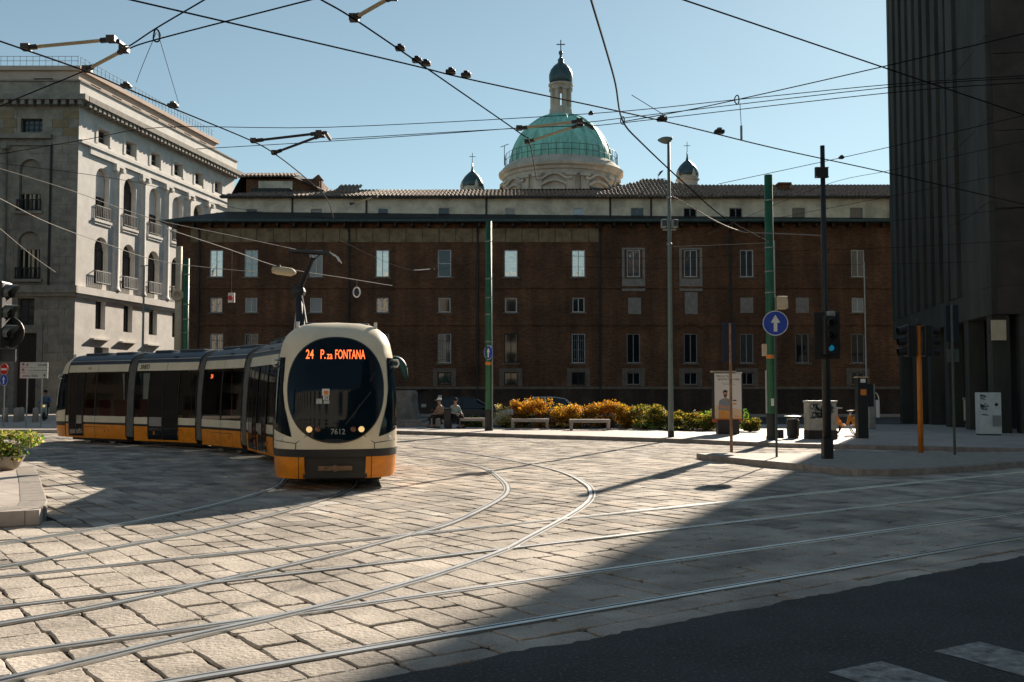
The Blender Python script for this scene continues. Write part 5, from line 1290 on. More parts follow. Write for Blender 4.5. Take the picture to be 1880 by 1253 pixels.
# direction board
p = P(60, 785, .13); t = thing('direction_board', 'pale three-row direction board on two posts near the corner palace', 'direction sign', (p.x, p.y, .13)); kx = p.y / F
z = lambda y: ZY(y, p.y) - .13
for px_ in (47, 74): obj('post', MB().tube([((px_ - 60) * kx, .05, 0), ((px_ - 60) * kx, .05, z(666))], .035, 8), 'galv', t)
rows = (('Linate', .17, 1), ('corso di porta romana', .1, 1), ('corso Italia', .16, -1))
for i, (s, sz, side) in enumerate(rows):
    z1, z0 = z(665.5 + i * 10), z(675 + i * 10); pl = obj('board_row', MB().box(-25.5 * kx, 25.5 * kx, -.02, .02, z0, z1), 'signpale', t); zm = (z0 + z1) / 2
    xc = .18 if i == 0 else (.16 if i == 1 else -.16)
    if i == 0: xc = .38
    obj('lettering', flat(MB(), text2d(s, sz, 1.0 if i != 1 else .95), lambda a, b: (xc + a, -.0225, zm + b)), 'signtext', pl)
    ax = -.5 if side > 0 else .5; obj('arrow', MB().add([(ax + x, -.0225, zm + q) for x, q in ((-.015, -.085), (.015, -.085), (.015, .03), (.07, -.02), (.07, .02), (0, .09), (-.07, .02), (-.07, -.02), (-.015, .03))], [tuple(range(9))]), 'signtext', pl)
    if i == 0: obj('plane_symbol', MB().add([(-.30 + x, -.0225, zm + q) for x, q in ((-.012, -.08), (.012, -.08), (.012, -.01), (.07, -.01), (.07, .015), (.012, .015), (.012, .08), (-.012, .08), (-.012, .015), (-.07, .015), (-.07, -.01), (-.012, -.01))], [tuple(range(12))]), 'signtext', pl)
# no-entry and arrow on the far left
p = P(6, 786, .13); t = thing('no_entry_sign', 'red no-entry disc above a blue arrow disc beside the bollards', 'road sign', (p.x, p.y, .13)); z = lambda y: ZY(y, p.y) - .13
obj('post', MB().tube([(0, 0, 0), (0, 0, z(668))], .028, 8), 'galv', t)
pl = disc_sign(t, z(678.5), .27, -.05, R(-25), 'red', False); mx = Matrix.Translation((0, -.05, z(678.5))) @ Matrix.Rotation(R(-25), 4, 'Z'); obj('white_bar', MB().add([mx @ Vector((x, -.016, q)) for x, q in ((-.2, -.045), (.2, -.045), (.2, .045), (-.2, .045))], [(0, 1, 2, 3)]), 'paper', pl)
disc_sign(t, z(698), .26, -.06, R(-25))
# bollards
bl = None
for i, px_ in enumerate((9, 30, 39, 65)):
    p = P(px_, 775.5 if i != 2 else 774, .13)
    if bl is None:
        bl = thing('bollard', 'squat stone bollard beside the no-entry sign post', 'bollard', p, 0, 'bollards by the corner palace')
        obj('body', MB().lathe([(.15, 0), (.15, .68), (.13, .74), (.08, .78), (.001, .79)], 16), 'bench', bl, smooth=True); obj('foot', MB().lathe([(.19, 0), (.19, .03), (.15, .04)], 16), 'kerb', bl)
    else:
        c = copy_tree(bl); c.location = p
        c['label'] = [0, 'stone bollard just outside the left post of the direction board', 'stone bollard showing between and behind two others at the direction board', 'stone bollard just inside the right post of the direction board'][i]
# lamp before the corner palace
Y = 62; p = PY(262, 640, Y); t = thing('wall_street_lamp', 'slim grey street lamp with side arms before the sunlit palace wall', 'street lamp', (p.x, Y, 0)); z = lambda y: ZY(y, Y)
obj('shaft', MB().tube([(0, 0, 0), (0, 0, z(488))], [.09, .06], 8), 'galv', t); obj('arm', MB().tube([(-.1, 0, z(574)), (.4, 0, z(571))], .04, 6), 'galv', t); obj('lamp_head', MB().lathe([(.05, -.25), (.16, 0), (.14, .12), (.02, .2)], 10, m=Matrix.Translation((.28, 0, z(568))) @ Matrix.Rotation(R(-50), 4, 'Y')), 'lampgrey', t); obj('top_bracket', MB().tube([(-.25, 0, z(489)), (.25, 0, z(488))], .035, 5), 'galv', t)
# thin poles at right
p = PY(1592, 780, 41); t = thing('slim_pole', 'slim grey pole rising behind the ticket column', 'pole', (p.x, 41, .13)); z = lambda y: ZY(y, 41) - .13
obj('shaft', MB().tube([(0, 0, 0), (0, 0, 2.2)], .05, 8).tube([(0, 0, 2.2), (0, 0, z(480))], .03, 8), 'galv', t); obj('cross_arm', MB().tube([(-.25, 0, z(485)), (.05, 0, z(485))], .02, 5), 'galv', t)
t, p, h, k = pole_thing('panel_pole', 'dark slim pole with two dark panels on the island in the shade', 'pole', 1753, 836)
obj('shaft', MB().tube([(0, 0, 0), (0, 0, h(560))], .035, 8), 'postgreen', t); obj('upper_panel', MB().box(-.13, .2, .05, .07, h(628), h(560)), 'navy', t); obj('lower_panel', MB().box(-.11, .19, .05, .07, h(665), h(641)), 'visor', t)

# advertising panel
p = P(1336, 797, .13); t = thing('poster_panel', 'backlit-style advertising panel with a man in a grey shirt on a black foot', 'advertising panel', (p.x, p.y, .13), R(4)); kx = p.y / F; z = lambda y: ZY(y, p.y) - .13
hwid = 25 * kx; zb, ztp = z(769), z(686)
obj('foot', MB().box(-.42, .42, -.18, .18, 0, zb - .05), 'blackp', t, bevel=.02)
obj('housing', MB().box(-hwid - .06, hwid + .06, -.1, .12, zb - .09, ztp + .03), 'blackp', t, bevel=.02)
obj('lower_rail', MB().box(-hwid - .1, hwid - .0, -.125, -.102, zb - .14, zb), mat('poster_rail', (.45, .09, .015), .5, .1), t)
obj('crown', MB().box(-hwid - .1, hwid * .7, .0, .1, ztp + .03, ztp + .1), 'beige', t)
ps = obj('poster', MB().box(-hwid, hwid, -.112, -.1, zb, ztp), mat('poster_paper', (.62, .58, .53), .6, .03), t)
def fl2(x, q, d=.0): return (x, -.1135 - d, q)
ph = ztp - zb
def pt(name, s, size, x, fz, m='signtext', sx=1.0, al='CENTER'): obj(name, flat(MB(), text2d(s, size, sx, al), lambda a, b: fl2(x + a, zb + fz * ph + b, .002)), m, ps)
pt('headline', 'VIVI LA TUA', .105, -hwid * .33, .935); pt('headline', 'ESTATE CON VISA.', .105, .04, .865)
for (xa, xb, fz) in ((-.27, .2, .785), (-.2, .28, .755)):
    obj('small_print', MB().add([fl2(xa, zb + fz * ph - .008, .002), fl2(xb, zb + fz * ph - .008, .002), fl2(xb, zb + fz * ph + .008, .002), fl2(xa, zb + fz * ph + .008, .002)], [(0, 1, 2, 3)]), mat('print_faint', (.3, .28, .26), .7, .5, 40), ps)
pt('logo', 'VISA', .1, hwid * .66, .055, 'orangep', 1.2)
def shape(name, pts, m, d): obj(name, MB().add([fl2(a, zb + b * ph, d) for a, b in pts], [tuple(range(len(pts)))]), m, ps)
mg = mat('print_grey', (.20, .22, .24), .7, .1); ms = mat('print_skin', (.42, .22, .14), .7, .1); mo = mat('print_orange', (.62, .28, .06), .7, .1); mpl = mat('print_peach', (.66, .46, .28), .7, .05); md = mat('print_dark', (.03, .025, .02), .7, .1); mb_ = mat('print_navy', (.02, .02, .10), .7, .1)
ox = -.11
shape('printed_band', [(-hwid, 0), (hwid, 0), (hwid, .2), (-hwid, .3)], mpl, .0005)
shape('printed_body', [(ox - .26, .0), (ox + .25, .0), (ox + .27, .25), (ox + .24, .40), (ox + .1, .445), (ox - .1, .445), (ox - .24, .40), (ox - .28, .25)], mg, .001)
shape('printed_trousers', [(ox - .26, 0), (ox + .24, 0), (ox + .24, .17), (ox - .26, .2)], mo, .0015)
shape('printed_arms', [(ox - .28, .25), (ox + .22, .2), (ox + .22, .26), (ox - .05, .28), (ox - .26, .32)], ms, .002)
shape('printed_neck', [(ox - .05, .43), (ox + .05, .43), (ox + .05, .5), (ox - .05, .5)], ms, .002)
shape('printed_head', [(ox + .085 * math.cos(a / 16 * 2 * math.pi), .545 + .058 * math.sin(a / 16 * 2 * math.pi)) for a in range(16)], ms, .0025)
shape('printed_hair', [(ox - .09, .55), (ox - .095, .6), (ox - .04, .635), (ox + .05, .63), (ox + .09, .6), (ox + .085, .57), (ox + .05, .585), (ox - .06, .585)], md, .003)
shape('printed_beard', [(ox - .07, .53), (ox + .07, .53), (ox + .05, .49), (ox, .482), (ox - .05, .49)], md, .003)
shape('printed_bar', [(hwid * .35, .39), (hwid * .62, .39), (hwid * .62, .415), (hwid * .35, .415)], mb_, .001); shape('printed_bar', [(hwid * .35, .31), (hwid * .62, .31), (hwid * .62, .345), (hwid * .35, .345)], mo, .001)
# litter bin
p = P(1456, 805, .13); t = thing('litter_bin', 'black litter bin with a wide flat lid beside the green pole', 'bin', (p.x, p.y, .13)); 
obj('body', MB().lathe([(.19, .0), (.19, .06), (.21, .1), (.23, .62), (.21, .64), (.02, .64)], 16), 'blackp', t); obj('lid', MB().lathe([(.03, .76), (.28, .755), (.29, .775), (.03, .80)], 18), 'galv', t); obj('rim_ash', MB().lathe([(.2, .645), (.2, .70), (.17, .70), (.17, .65)], 16), 'galv', t)
for a in range(4): obj('lid_strut', MB().tube([(.19 * math.cos(a * 1.57 + .5), .19 * math.sin(a * 1.57 + .5), .62), (.2 * math.cos(a * 1.57 + .5), .2 * math.sin(a * 1.57 + .5), .76)], .014, 5), 'blackp', t)
# cabinets
def scrawl(par, x0, x1, z0, z1, y, n, seed, m='graffiti', r=.012):
    q = random.Random(seed)
    for i in range(n):
        cx, cz = q.uniform(x0, x1), q.uniform(z0, z1); pts = []
        for k in range(7): pts.append((min(x1, max(x0, cx + q.uniform(-.14, .14))), y, min(z1, max(z0, cz + q.uniform(-.10, .10)))))
        pts = catmull([Vector(v) for v in pts], 4); mb = MB(); strip_ = []
        wv = q.uniform(.006, .018)
        for (a, b) in zip(pts, pts[1:]):
            d = b - a; n2 = Vector((-d.z, 0, d.x)); n2 = n2.normalized() * wv if n2.length > 1e-6 else Vector((wv, 0, 0)); mb.add([a - n2, b - n2, b + n2, a + n2], [(0, 1, 2, 3)])
        obj('graffiti_stroke', mb, m, par)
p = P(1510, 807, .13); t = thing('utility_cabinet', 'beige graffiti-covered utility cabinet behind the black signal mast', 'cabinet', (p.x, p.y, .13), R(0)); 
bd = obj('body', MB().box(-.47, .50, -.0, .55, .3, 1.26), 'cabinet', t, bevel=.02); obj('plinth', MB().box(-.47, .52, -.02, .57, 0, .3), 'concrete2', t); obj('top', MB().box(-.49, .53, -.03, .58, 1.262, 1.32), 'signpale', t, bevel=.015)
obj('door_seam', MB().box(.04, .052, -.004, .0, .32, 1.24), 'graffiti', t); scrawl(bd, -.4, .4, .7, 1.2, -.004, 26, 5)
p = P(1819, 800, .13); t = thing('white_cabinet', 'pale cabinet with a scribbled tag beside the dark office block', 'cabinet', (p.x, p.y, .13), R(-8))
bd = obj('body', MB().box(-.38, .40, 0, .5, .05, 1.6), 'cabwhite', t, bevel=.02); obj('meter_box', MB().box(.08, .36, -.06, -.003, .35, .75), 'galv', t); obj('vent', MB().lathe([(.06, -.01), (.06, .01)], 14, m=Matrix.Translation((.22, -.01, 1.15)) @ Matrix.Rotation(R(90), 4, 'X')), 'blackp', t); obj('plinth', MB().box(-.36, .38, .02, .48, 0, .05), 'concrete', t); scrawl(bd, -.34, -.05, .75, 1.5, -.004, 7, 9)
p = P(1781, 788, .13); t = thing('pay_machine', 'small pale machine between the dark columns of the office block', 'machine', (p.x, p.y, .13))
obj('body', MB().box(-.16, .16, 0, .25, .35, 1.25), 'beige', t, bevel=.02); obj('pedestal', MB().box(-.09, .12, .03, .2, 0, .35), 'galv', t); obj('hood', MB().box(-.18, .18, -.05, .27, 1.25, 1.38), 'galv', t)
# ticket column and bike dock totem
p = P(1582, 805, .13); t = thing('ticket_column', 'tall black street column with white and orange stickers beside the hire bikes', 'column', (p.x, p.y, .13)); z = lambda y: ZY(y, p.y) - .13
obj('body', MB().box(-.17, .2, -.15, .15, 0, z(694)), 'blackp', t, bevel=.02); obj('side_box', MB().box(.2, .42, -.1, .14, z(747), z(705)), 'blackp', t, bevel=.02); obj('top_plate', MB().box(-.19, .22, -.17, .17, z(694), z(692)), 'beige', t); obj('sticker', MB().box(-.06, .12, -.156, -.151, z(703), z(696)), 'paper', t); obj('sticker', MB().box(-.06, .14, -.156, -.151, z(726), z(715)), 'orange_st', t)
p = P(1604, 788, .13); t = thing('bike_totem', 'grey hire-bike totem with a white hooped panel', 'totem', (p.x, p.y, .13)); z = lambda y: ZY(y, p.y) - .13
obj('body', MB().box(-.2, .1, 0, .2, 0, z(705)), 'galv', t, bevel=.02); obj('panel', MB().box(.12, .26, .05, .1, .5, z(735)), 'paper', t); obj('hoop', MB().tube([(.1, .08, z(721)), (.2, .08, z(723)), (.27, .08, z(730)), (.29, .08, z(742)), (.29, .08, .5)], .025, 6), 'paper', t)

# hire bicycles
def bicycle(loc, rz, label):
    t = thing('hire_bicycle', label, 'bicycle', loc, rz, 'orange hire bicycles')
    for x in (-.52, .55):
        w_ = obj('wheel', MB().tube([(x + .31 * math.cos(a / 24 * 2 * math.pi), 0, .33 + .31 * math.sin(a / 24 * 2 * math.pi)) for a in range(25)], .024, 6), 'tyre', t)
        sp = MB()
        for a in range(10): sp.tube([(x, 0, .33), (x + .3 * math.cos(a * .628), 0, .33 + .3 * math.sin(a * .628))], .004, 3)
        obj('spokes', sp, 'chrome', w_)
        obj('mudguard', MB().grid(lambda a, y: (x + .36 * math.cos(a), y, .33 + .36 * math.sin(a)), [R(20) + R(150) * k / 12 for k in range(13)], [-.035, .035]), 'bikeor', t)
    obj('frame', MB().tube([(.48, 0, .85), (.3, 0, .45), (0, 0, .3), (-.12, 0, .45), (-.2, 0, .75)], [.04, .05, .055, .045, .035], 8).tube([(0, 0, .3), (-.52, 0, .33)], .025, 6).tube([(-.18, 0, .65), (-.52, 0, .33)], .02, 6), 'bikeor', t, smooth=True)
    obj('skirt_guard', MB().add([(-.85, .03, .36), (-.52, .03, .72), (-.2, .03, .6), (-.5, .03, .34)], [(0, 1, 2, 3)]).add([(-.85, -.03, .36), (-.52, -.03, .72), (-.2, -.03, .6), (-.5, -.03, .34)], [(0, 1, 2, 3)]), 'bikeor', t)
    obj('fork', MB().tube([(.47, 0, .92), (.55, 0, .33)], .025, 6), 'bikeor', t); obj('saddle', MB().lathe([(.02, 0), (.11, .02), (.12, .06), (.02, .08)], 10, m=Matrix.Translation((-.23, 0, .86)) @ Matrix.Diagonal((1.2, .8, 1, 1))), 'tyre', t); obj('seat_post', MB().tube([(-.2, 0, .7), (-.23, 0, .88)], .018, 6), 'chrome', t)
    obj('handlebar', MB().tube([(.36, -.28, 1.02), (.46, -.12, 1.03), (.46, .12, 1.03), (.36, .28, 1.02)], .016, 6).tube([(.47, 0, .9), (.46, 0, 1.03)], .02, 6), 'chrome', t)
    obj('basket', MB().box(.5, .85, -.18, .18, .8, 1.02), 'chrome', t); obj('chain_case', MB().box(-.3, .08, .05, .08, .26, .38), 'paper', t)
    return t
p = P(1560, 801, .13); bicycle((p.x - .05, p.y + .35, .13), R(200), 'orange hire bicycle parked against the ticket column')
bicycle((p.x + .25, p.y + 1.1, .13), R(198), 'orange hire bicycle docked behind another one by the totem')

# benches
def bench(px0, px1, y, label):
    p, q = P(px0, y, .13), P(px1, y, .13); L = (q - p).length; a = math.atan2(q.y - p.y, q.x - p.x)
    t = thing('stone_bench', label, 'bench', p, a, 'stone benches along the planting')
    obj('seat', MB().box(0, L, 0, .5, .32, .46), 'bench', t, bevel=.012)
    obj('leg', MB().box(.02, .14, .01, .49, 0, .319), 'bench', t, bevel=.01); obj('leg', MB().box(L - .14, L - .02, .01, .49, 0, .319), 'bench', t, bevel=.01)
bench(839, 892, 787, 'pale stone bench partly hidden by the green pole'); bench(938, 1008, 789, 'pale stone bench in front of the orange bushes under the white car'); bench(1046, 1121, 790.5, 'pale stone bench in front of the tallest orange bushes')
p = P(799, 786, .13); blk = thing('stone_block', 'squat pale stone block serving as a seat', 'stone seat', (p.x, p.y, .13)); obj('body', MB().box(-.2, .22, 0, .55, .05, .44), 'bench', blk, bevel=.015); obj('foot', MB().box(-.17, .19, .03, .52, 0, .05), 'concrete', blk)
p = P(821.5, 787, .13); t = thing('dark_bin', 'dark upright street bin between the seated people', 'bin', (p.x, p.y, .13)); obj('body', MB().box(-.16, .16, 0, .3, .05, .84), 'blackp', t, bevel=.03); obj('base', MB().box(-.13, .13, .03, .27, 0, .05), 'iron', t); obj('hood', MB().box(-.18, .18, -.02, .32, .84, .9), 'blackp', t, bevel=.02)
# ================================================================== PLANTING
def foliage(name, par, n, rx, ry, h, z0, mats, weights, leaf=(.03, .07), seed=1, spread=1.0, up=0.6, lumps=9):
    q = random.Random(seed); vs, fs, mi = [], [], []
    cl = [(q.uniform(-.7, .7) * rx, q.uniform(-.7, .7) * ry, z0 + h * q.uniform(.1, .85), q.uniform(.28, .5)) for _ in range(lumps)]
    for _ in range(n):
        c = q.choice(cl); a, b = q.uniform(0, 2 * math.pi), math.acos(q.uniform(-1, 1)); r = c[3] * q.random() ** .4
        x, y, z = c[0] + rx * r * math.sin(b) * math.cos(a), c[1] + ry * r * math.sin(b) * math.sin(a), c[2] + h * .55 * r * math.cos(b)
        if z < z0 + .02: z = z0 + q.uniform(.02, .25) * h
        hz = (z - z0) / h
        if hz > .75 + q.random() * .4: continue
        L = q.uniform(*leaf); w_ = L * q.uniform(.35, .6)
        d = Vector((q.uniform(-1, 1), q.uniform(-1, 1), q.uniform(-.3, 1) * up + .2)).normalized(); s_ = d.cross(Vector((q.uniform(-1, 1), q.uniform(-1, 1), q.uniform(-1, 1)))).normalized() * w_
        p = Vector((x, y, z)); o = len(vs); vs += [p, p + d * L * .5 + s_, p + d * L, p + d * L * .5 - s_]; fs.append((o, o + 1, o + 2, o + 3))
        u = q.random(); 
        ww = weights(hz); tot = 0
        for k, v in enumerate(ww):
            tot += v
            if u <= tot: break
        mi.append(k)
    me = bpy.data.meshes.new(name); me.from_pydata([tuple(v) for v in vs], [], fs)
    for m in mats: me.materials.append(M[m])
    for p, k in zip(me.polygons, mi): p.material_index = k
    o = link(name, me, par); return o
def stems(par, rx, ry, h, n, seed):
    q = random.Random(seed); mb = MB()
    for _ in range(n):
        a = q.uniform(0, 6.28); e = Vector((math.cos(a) * rx * q.uniform(.2, .8), math.sin(a) * ry * q.uniform(.2, .8), h * q.uniform(.5, .85)))
        mb.tube([Vector((0, 0, 0)) + Vector((e.x * .2, e.y * .2, 0)), e * .5 + Vector((0, 0, .05)), e], [.014, .01, .005], 4)
    obj('stems', mb, 'stem', par)
bed = [P(850, 785, .13), P(935, 786.5, .13), P(1045, 787.5, .13), P(1130, 788, .13), P(1230, 790, .13), P(1300, 792, .13), P(1330, 792, .13)]
bp_ = [(p.x, p.y + .45) for p in bed] + [(bed[-1].x + 1, bed[-1].y + 5), (bed[-1].x, 48.8), (bed[0].x, 48.8)]
struct('planting_bed', MB().prism(bp_, .1, .15), 'soil')
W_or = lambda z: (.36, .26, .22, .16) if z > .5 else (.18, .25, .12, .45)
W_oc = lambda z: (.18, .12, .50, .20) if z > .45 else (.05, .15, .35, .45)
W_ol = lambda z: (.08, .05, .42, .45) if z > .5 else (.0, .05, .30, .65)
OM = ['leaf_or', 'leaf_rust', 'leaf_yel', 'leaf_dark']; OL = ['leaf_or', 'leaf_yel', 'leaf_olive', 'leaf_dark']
bushes = [
 (957, 38, 734, 1.4, OM, W_or, 'narrow orange shrub beside the pale plumes'),
 (990, 54, 732, 1.2, OM, W_or, 'orange shrub hiding the front of the white car'),
 (1036, 52, 743, 1.0, OM, W_oc, 'low ochre shrub between two stone benches'),
 (1077, 62, 734, 1.3, OM, W_or, 'broad orange shrub behind the third stone bench, on its palace-gate side'),
 (1120, 58, 735, 1.4, OM, W_or, 'broad rusty orange shrub behind the end of the third stone bench'),
 (1152, 40, 741, 1.3, OM, W_oc, 'ochre and orange shrub next to the olive shrub'),
 (1186, 50, 742, 1.2, OL, W_ol, 'rounded olive green shrub beside the little plaque'),
 (1224, 40, 755, 1.0, OL, W_ol, 'low olive shrub right at the tall lamp post'),
 (1257, 56, 752, 1.0, OL, W_ol, 'spreading ochre-green shrub on the far side of the lamp post'),
 (1296, 52, 757, .8, OL, W_ol, 'low brownish shrub next to the advertising panel'),
 (1377, 28, 769, .2, OL, W_ol, 'small round shrub on the paving beyond the advertising panel')]
def base_of(px_, dy):
    xs = [(850, 785), (935, 786.5), (1045, 787.5), (1130, 788), (1230, 790), (1300, 792), (1400, 794)]
    p = P(px_, interp(xs, px_), .13); return Vector((p.x * (p.y + dy) / p.y, p.y + dy, .14))
for i, (px_, w_, yt, dy, ms_, wf, lab) in enumerate(bushes):
    b = base_of(px_, dy * .7); k = b.y / F; h = ZY(yt, b.y) - .14
    t = thing('flowering_shrub', lab, 'shrub', b, 0, 'shrubs in the planting bed'); rx = w_ * k * .62
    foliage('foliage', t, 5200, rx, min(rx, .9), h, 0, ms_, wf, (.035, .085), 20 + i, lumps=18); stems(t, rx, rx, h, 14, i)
def plain(px_, w_, yt, dy, ms_, wf, lab, n=900, leaf=(.06, .13), nm='leafy_plant'):
    b = base_of(px_, dy); k = b.y / F; h = ZY(yt, b.y) - .14; t = thing(nm, lab, 'plant', b, 0, 'green plants in the planting bed'); rx = w_ * k * .62
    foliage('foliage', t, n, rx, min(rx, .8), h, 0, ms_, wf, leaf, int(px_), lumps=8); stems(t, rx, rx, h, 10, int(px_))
G2 = ['leaf_green', 'leaf_olive', 'leaf_dark']
plain(1306, 48, 741, 2.2, G2, lambda z: (.7, .2, .1) if z > .4 else (.3, .3, .4), 'bright green leafy plant behind the advertising panel')
plain(1368, 14, 752, .9, G2, lambda z: (.75, .2, .05), 'thin bright green sprig beside the advertising panel', 160)
plain(866, 50, 762, .9, G2, lambda z: (.05, .25, .7), 'low dark green plant behind the bench at the green pole')
plain(930, 26, 776, .5, ['leaf_straw', 'leaf_olive', 'leaf_dark'], lambda z: (.2, .35, .45), 'low straggly plant between the green pole and a bench')
plain(1027, 30, 777, .45, ['leaf_straw', 'leaf_yel', 'leaf_dark'], lambda z: (.3, .3, .4), 'low dry plant at the foot of the ochre shrub')
plain(1190, 60, 779, .4, ['leaf_straw', 'leaf_green', 'leaf_dark'], lambda z: (.2, .3, .5), 'trailing low plant at the kerb below the olive shrub')
plain(1265, 70, 782, .35, ['leaf_straw', 'leaf_olive', 'leaf_dark'], lambda z: (.2, .3, .5), 'trailing low plant at the kerb past the lamp post')
# straw plume grass
b = base_of(927, 1.0); t = thing('plume_grass', 'clump of pale straw-coloured plumes beside the orange shrubs', 'plant', b); q = random.Random(4); mb = MB(); h = ZY(741, b.y) - .14
for i in range(26):
    a = q.uniform(0, 6.28); r = q.uniform(.1, .48); e = Vector((math.cos(a) * r, math.sin(a) * r * .7, h * q.uniform(.55, 1))); mb.tube([(e.x * .2, e.y * .2, 0), e * .6, e], .006, 3)
obj('stalks', mb, 'leaf_straw', t); foliage('plumes', t, 1500, .52, .4, h, 0, ['leaf_straw', 'leaf_olive'], lambda z: (.9, .1) if z > .4 else (.4, .6), (.03, .07), 8, lumps=16)
# small plaque on a stake
b = base_of(1211, 2.0); z = lambda y: ZY(y, b.y) - .14
t = thing('plaque', 'little beige plaque on a stake among the shrubs', 'plaque', b); obj('stake', MB().tube([(0, .02, 0), (0, .02, z(742))], .02, 5), 'blackp', t); obj('plate', MB().box(-.09, .09, -.02, .0, z(753), z(743)), 'beige', t)
# planter on the platform
p = P(10, 866, .2); t = thing('planter', 'concrete bowl planter with a leafy yellow-green bush on the platform', 'planter', (p.x - .22, p.y + .35, .206))
obj('bowl', MB().lathe([(.2, 0), (.3, .08), (.38, .24), (.40, .28), (.35, .28), (.33, .22), (.05, .21)], 24), 'bench', t)
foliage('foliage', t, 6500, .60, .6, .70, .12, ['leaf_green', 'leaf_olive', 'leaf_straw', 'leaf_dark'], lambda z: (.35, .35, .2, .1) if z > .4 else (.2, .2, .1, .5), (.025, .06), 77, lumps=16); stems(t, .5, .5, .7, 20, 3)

# ================================================================== STATUE
def skin(name, verts, edges, rad, m, par, sub=2, root=0, mats=None):
    me = bpy.data.meshes.new(name); me.from_pydata([tuple(v) for v in verts], edges, []); me.materials.append(M[m]); o = link(name, me, par)
    o.modifiers.new('skin', 'SKIN').use_smooth_shade = True
    sv = me.skin_vertices[0].data
    for i, r in enumerate(rad): sv[i].radius = r if isinstance(r, tuple) else (r, r)
    sv[root].use_root = True
    s = o.modifiers.new('sub', 'SUBSURF'); s.levels = sub; s.render_levels = sub
    return o
sY = 48.5; sp = PY(695, 700, sY)
st = thing('horse_monument', 'green bronze statue of a horse with lowered head on a rough stone pedestal', 'statue', (sp.x, sY, .13))
zt_ = ZY(717, sY) - .13
pm = MB(); q = random.Random(6); n = 20
rings_ = []
for (zz, sx_, sy_) in ((0, 2.15, 1.25), (.3, 2.1, 1.2), (.7, 1.95, 1.1), (1.2, 1.85, 1.0), (zt_ - .15, 1.85, .95), (zt_, 1.78, .88)):
    rings_.append([((sx_ + q.uniform(-.08, .08)) * math.copysign(abs(math.cos(2 * math.pi * k / n)) ** .5, math.cos(2 * math.pi * k / n)), (sy_ + q.uniform(-.06, .06)) * math.copysign(abs(math.sin(2 * math.pi * k / n)) ** .5, math.sin(2 * math.pi * k / n)), zz) for k in range(n)])
pm.add([v for r_ in rings_ for v in r_], [(i * n + k, i * n + (k + 1) % n, (i + 1) * n + (k + 1) % n, (i + 1) * n + k) for i in range(5) for k in range(n)] + [tuple(range(5 * n, 6 * n))]); obj('pedestal', pm, 'rock', st)
obj('step', MB().box(-3.2, 2.55, -1.9, 1.6, 0, .16), 'kerb', st, bevel=.02); obj('step', MB().box(-2.8, 2.3, -1.6, 1.4, .161, .32), 'kerb', st, bevel=.02)
B = zt_
hv = [(-.75, 0, B + 1.22), (-.2, 0, B + 1.16), (.35, 0, B + 1.2), (.68, 0, B + 1.38), (.95, 0, B + 1.42), (1.15, 0, B + 1.22), (1.25, 0, B + .95), (1.32, 0, B + .66), (1.38, 0, B + .5),      # 0-8 body, neck, head, muzzle
      (-.95, .16, B + .95), (-.82, .17, B + .72), (-1.0, .17, B + .42), (-.96, .17, B + .1), (-.88, .17, B + .03),
      (-.95, -.16, B + .95), (-.7, -.17, B + .72), (-.85, -.17, B + .42), (-.8, -.17, B + .1), (-.72, -.17, B + .03),
      (.55, .15, B + .85), (.57, .15, B + .48), (.55, .15, B + .1), (.62, .15, B + .03),
      (.6, -.15, B + .85), (.68, -.15, B + .48), (.64, -.15, B + .1), (.72, -.15, B + .03), (-1.05, 0, B + 1.2), (-1.2, 0, B + .8), (-1.22, 0, B + .5)]
he = [(0, 1), (1, 2), (2, 3), (3, 4), (4, 5), (5, 6), (6, 7), (7, 8), (0, 9), (9, 10), (10, 11), (11, 12), (12, 13), (0, 14), (14, 15), (15, 16), (16, 17), (17, 18), (2, 19), (19, 20), (20, 21), (21, 22), (2, 23), (23, 24), (24, 25), (25, 26), (0, 27), (27, 28), (28, 29)]
hr = [(.3, .3), (.3, .34), (.3, .38), .34, .31, .25, .19, .135, .10] + [.17, .11, .07, .05, .06] * 2 + [.13, .075, .05, .06] * 2 + [.06, .07, .03]
skin('horse', hv, he, hr, 'bronze', st, 2, 1)
for s in (-1, 1): obj('ear', MB().lathe([(.05, 0), (.04, .08), (.005, .2)], 8, m=Matrix.Translation((1.32, s * .1, B + 1.08)) @ Matrix.Rotation(R(35), 4, 'Y')), 'bronze', st)
mn = MB()
for i in range(12):
    f_ = i / 11; mn.tube([(.6 + .7 * f_, 0, B + 1.58 - .35 * f_ ** 2), (.66 + .7 * f_, .12, B + 1.42 - .35 * f_ ** 2), (.68 + .68 * f_, .16, B + 1.22 - .35 * f_ ** 2)], .04, 5)
obj('mane', mn, 'bronze', st)
rv = [(-.1, 0, B + 1.55), (-.12, 0, B + 1.85), (-.05, 0, B + 2.1), (.02, 0, B + 2.2), (.05, 0, B + 2.36), (-.05, .24, B + 2.02), (.15, .28, B + 1.78), (.35, .12, B + 1.72), (-.05, -.24, B + 2.02), (.15, -.28, B + 1.78), (.35, -.12, B + 1.72), (.05, .3, B + 1.4), (.25, .42, B + 1.1), (.12, .42, B + .75), (.28, .42, B + .68), (.05, -.3, B + 1.4), (.25, -.42, B + 1.1), (.12, -.42, B + .75), (.28, -.42, B + .68)]
re_ = [(0, 1), (1, 2), (2, 3), (3, 4), (2, 5), (5, 6), (6, 7), (2, 8), (8, 9), (9, 10), (0, 11), (11, 12), (12, 13), (13, 14), (0, 15), (15, 16), (16, 17), (17, 18)]
skin('rider', rv, re_, [.17, .18, .15, .07, .12, .08, .06, .045, .08, .06, .045, .12, .09, .07, .06, .12, .09, .07, .06], 'bronze', st, 2, 0)

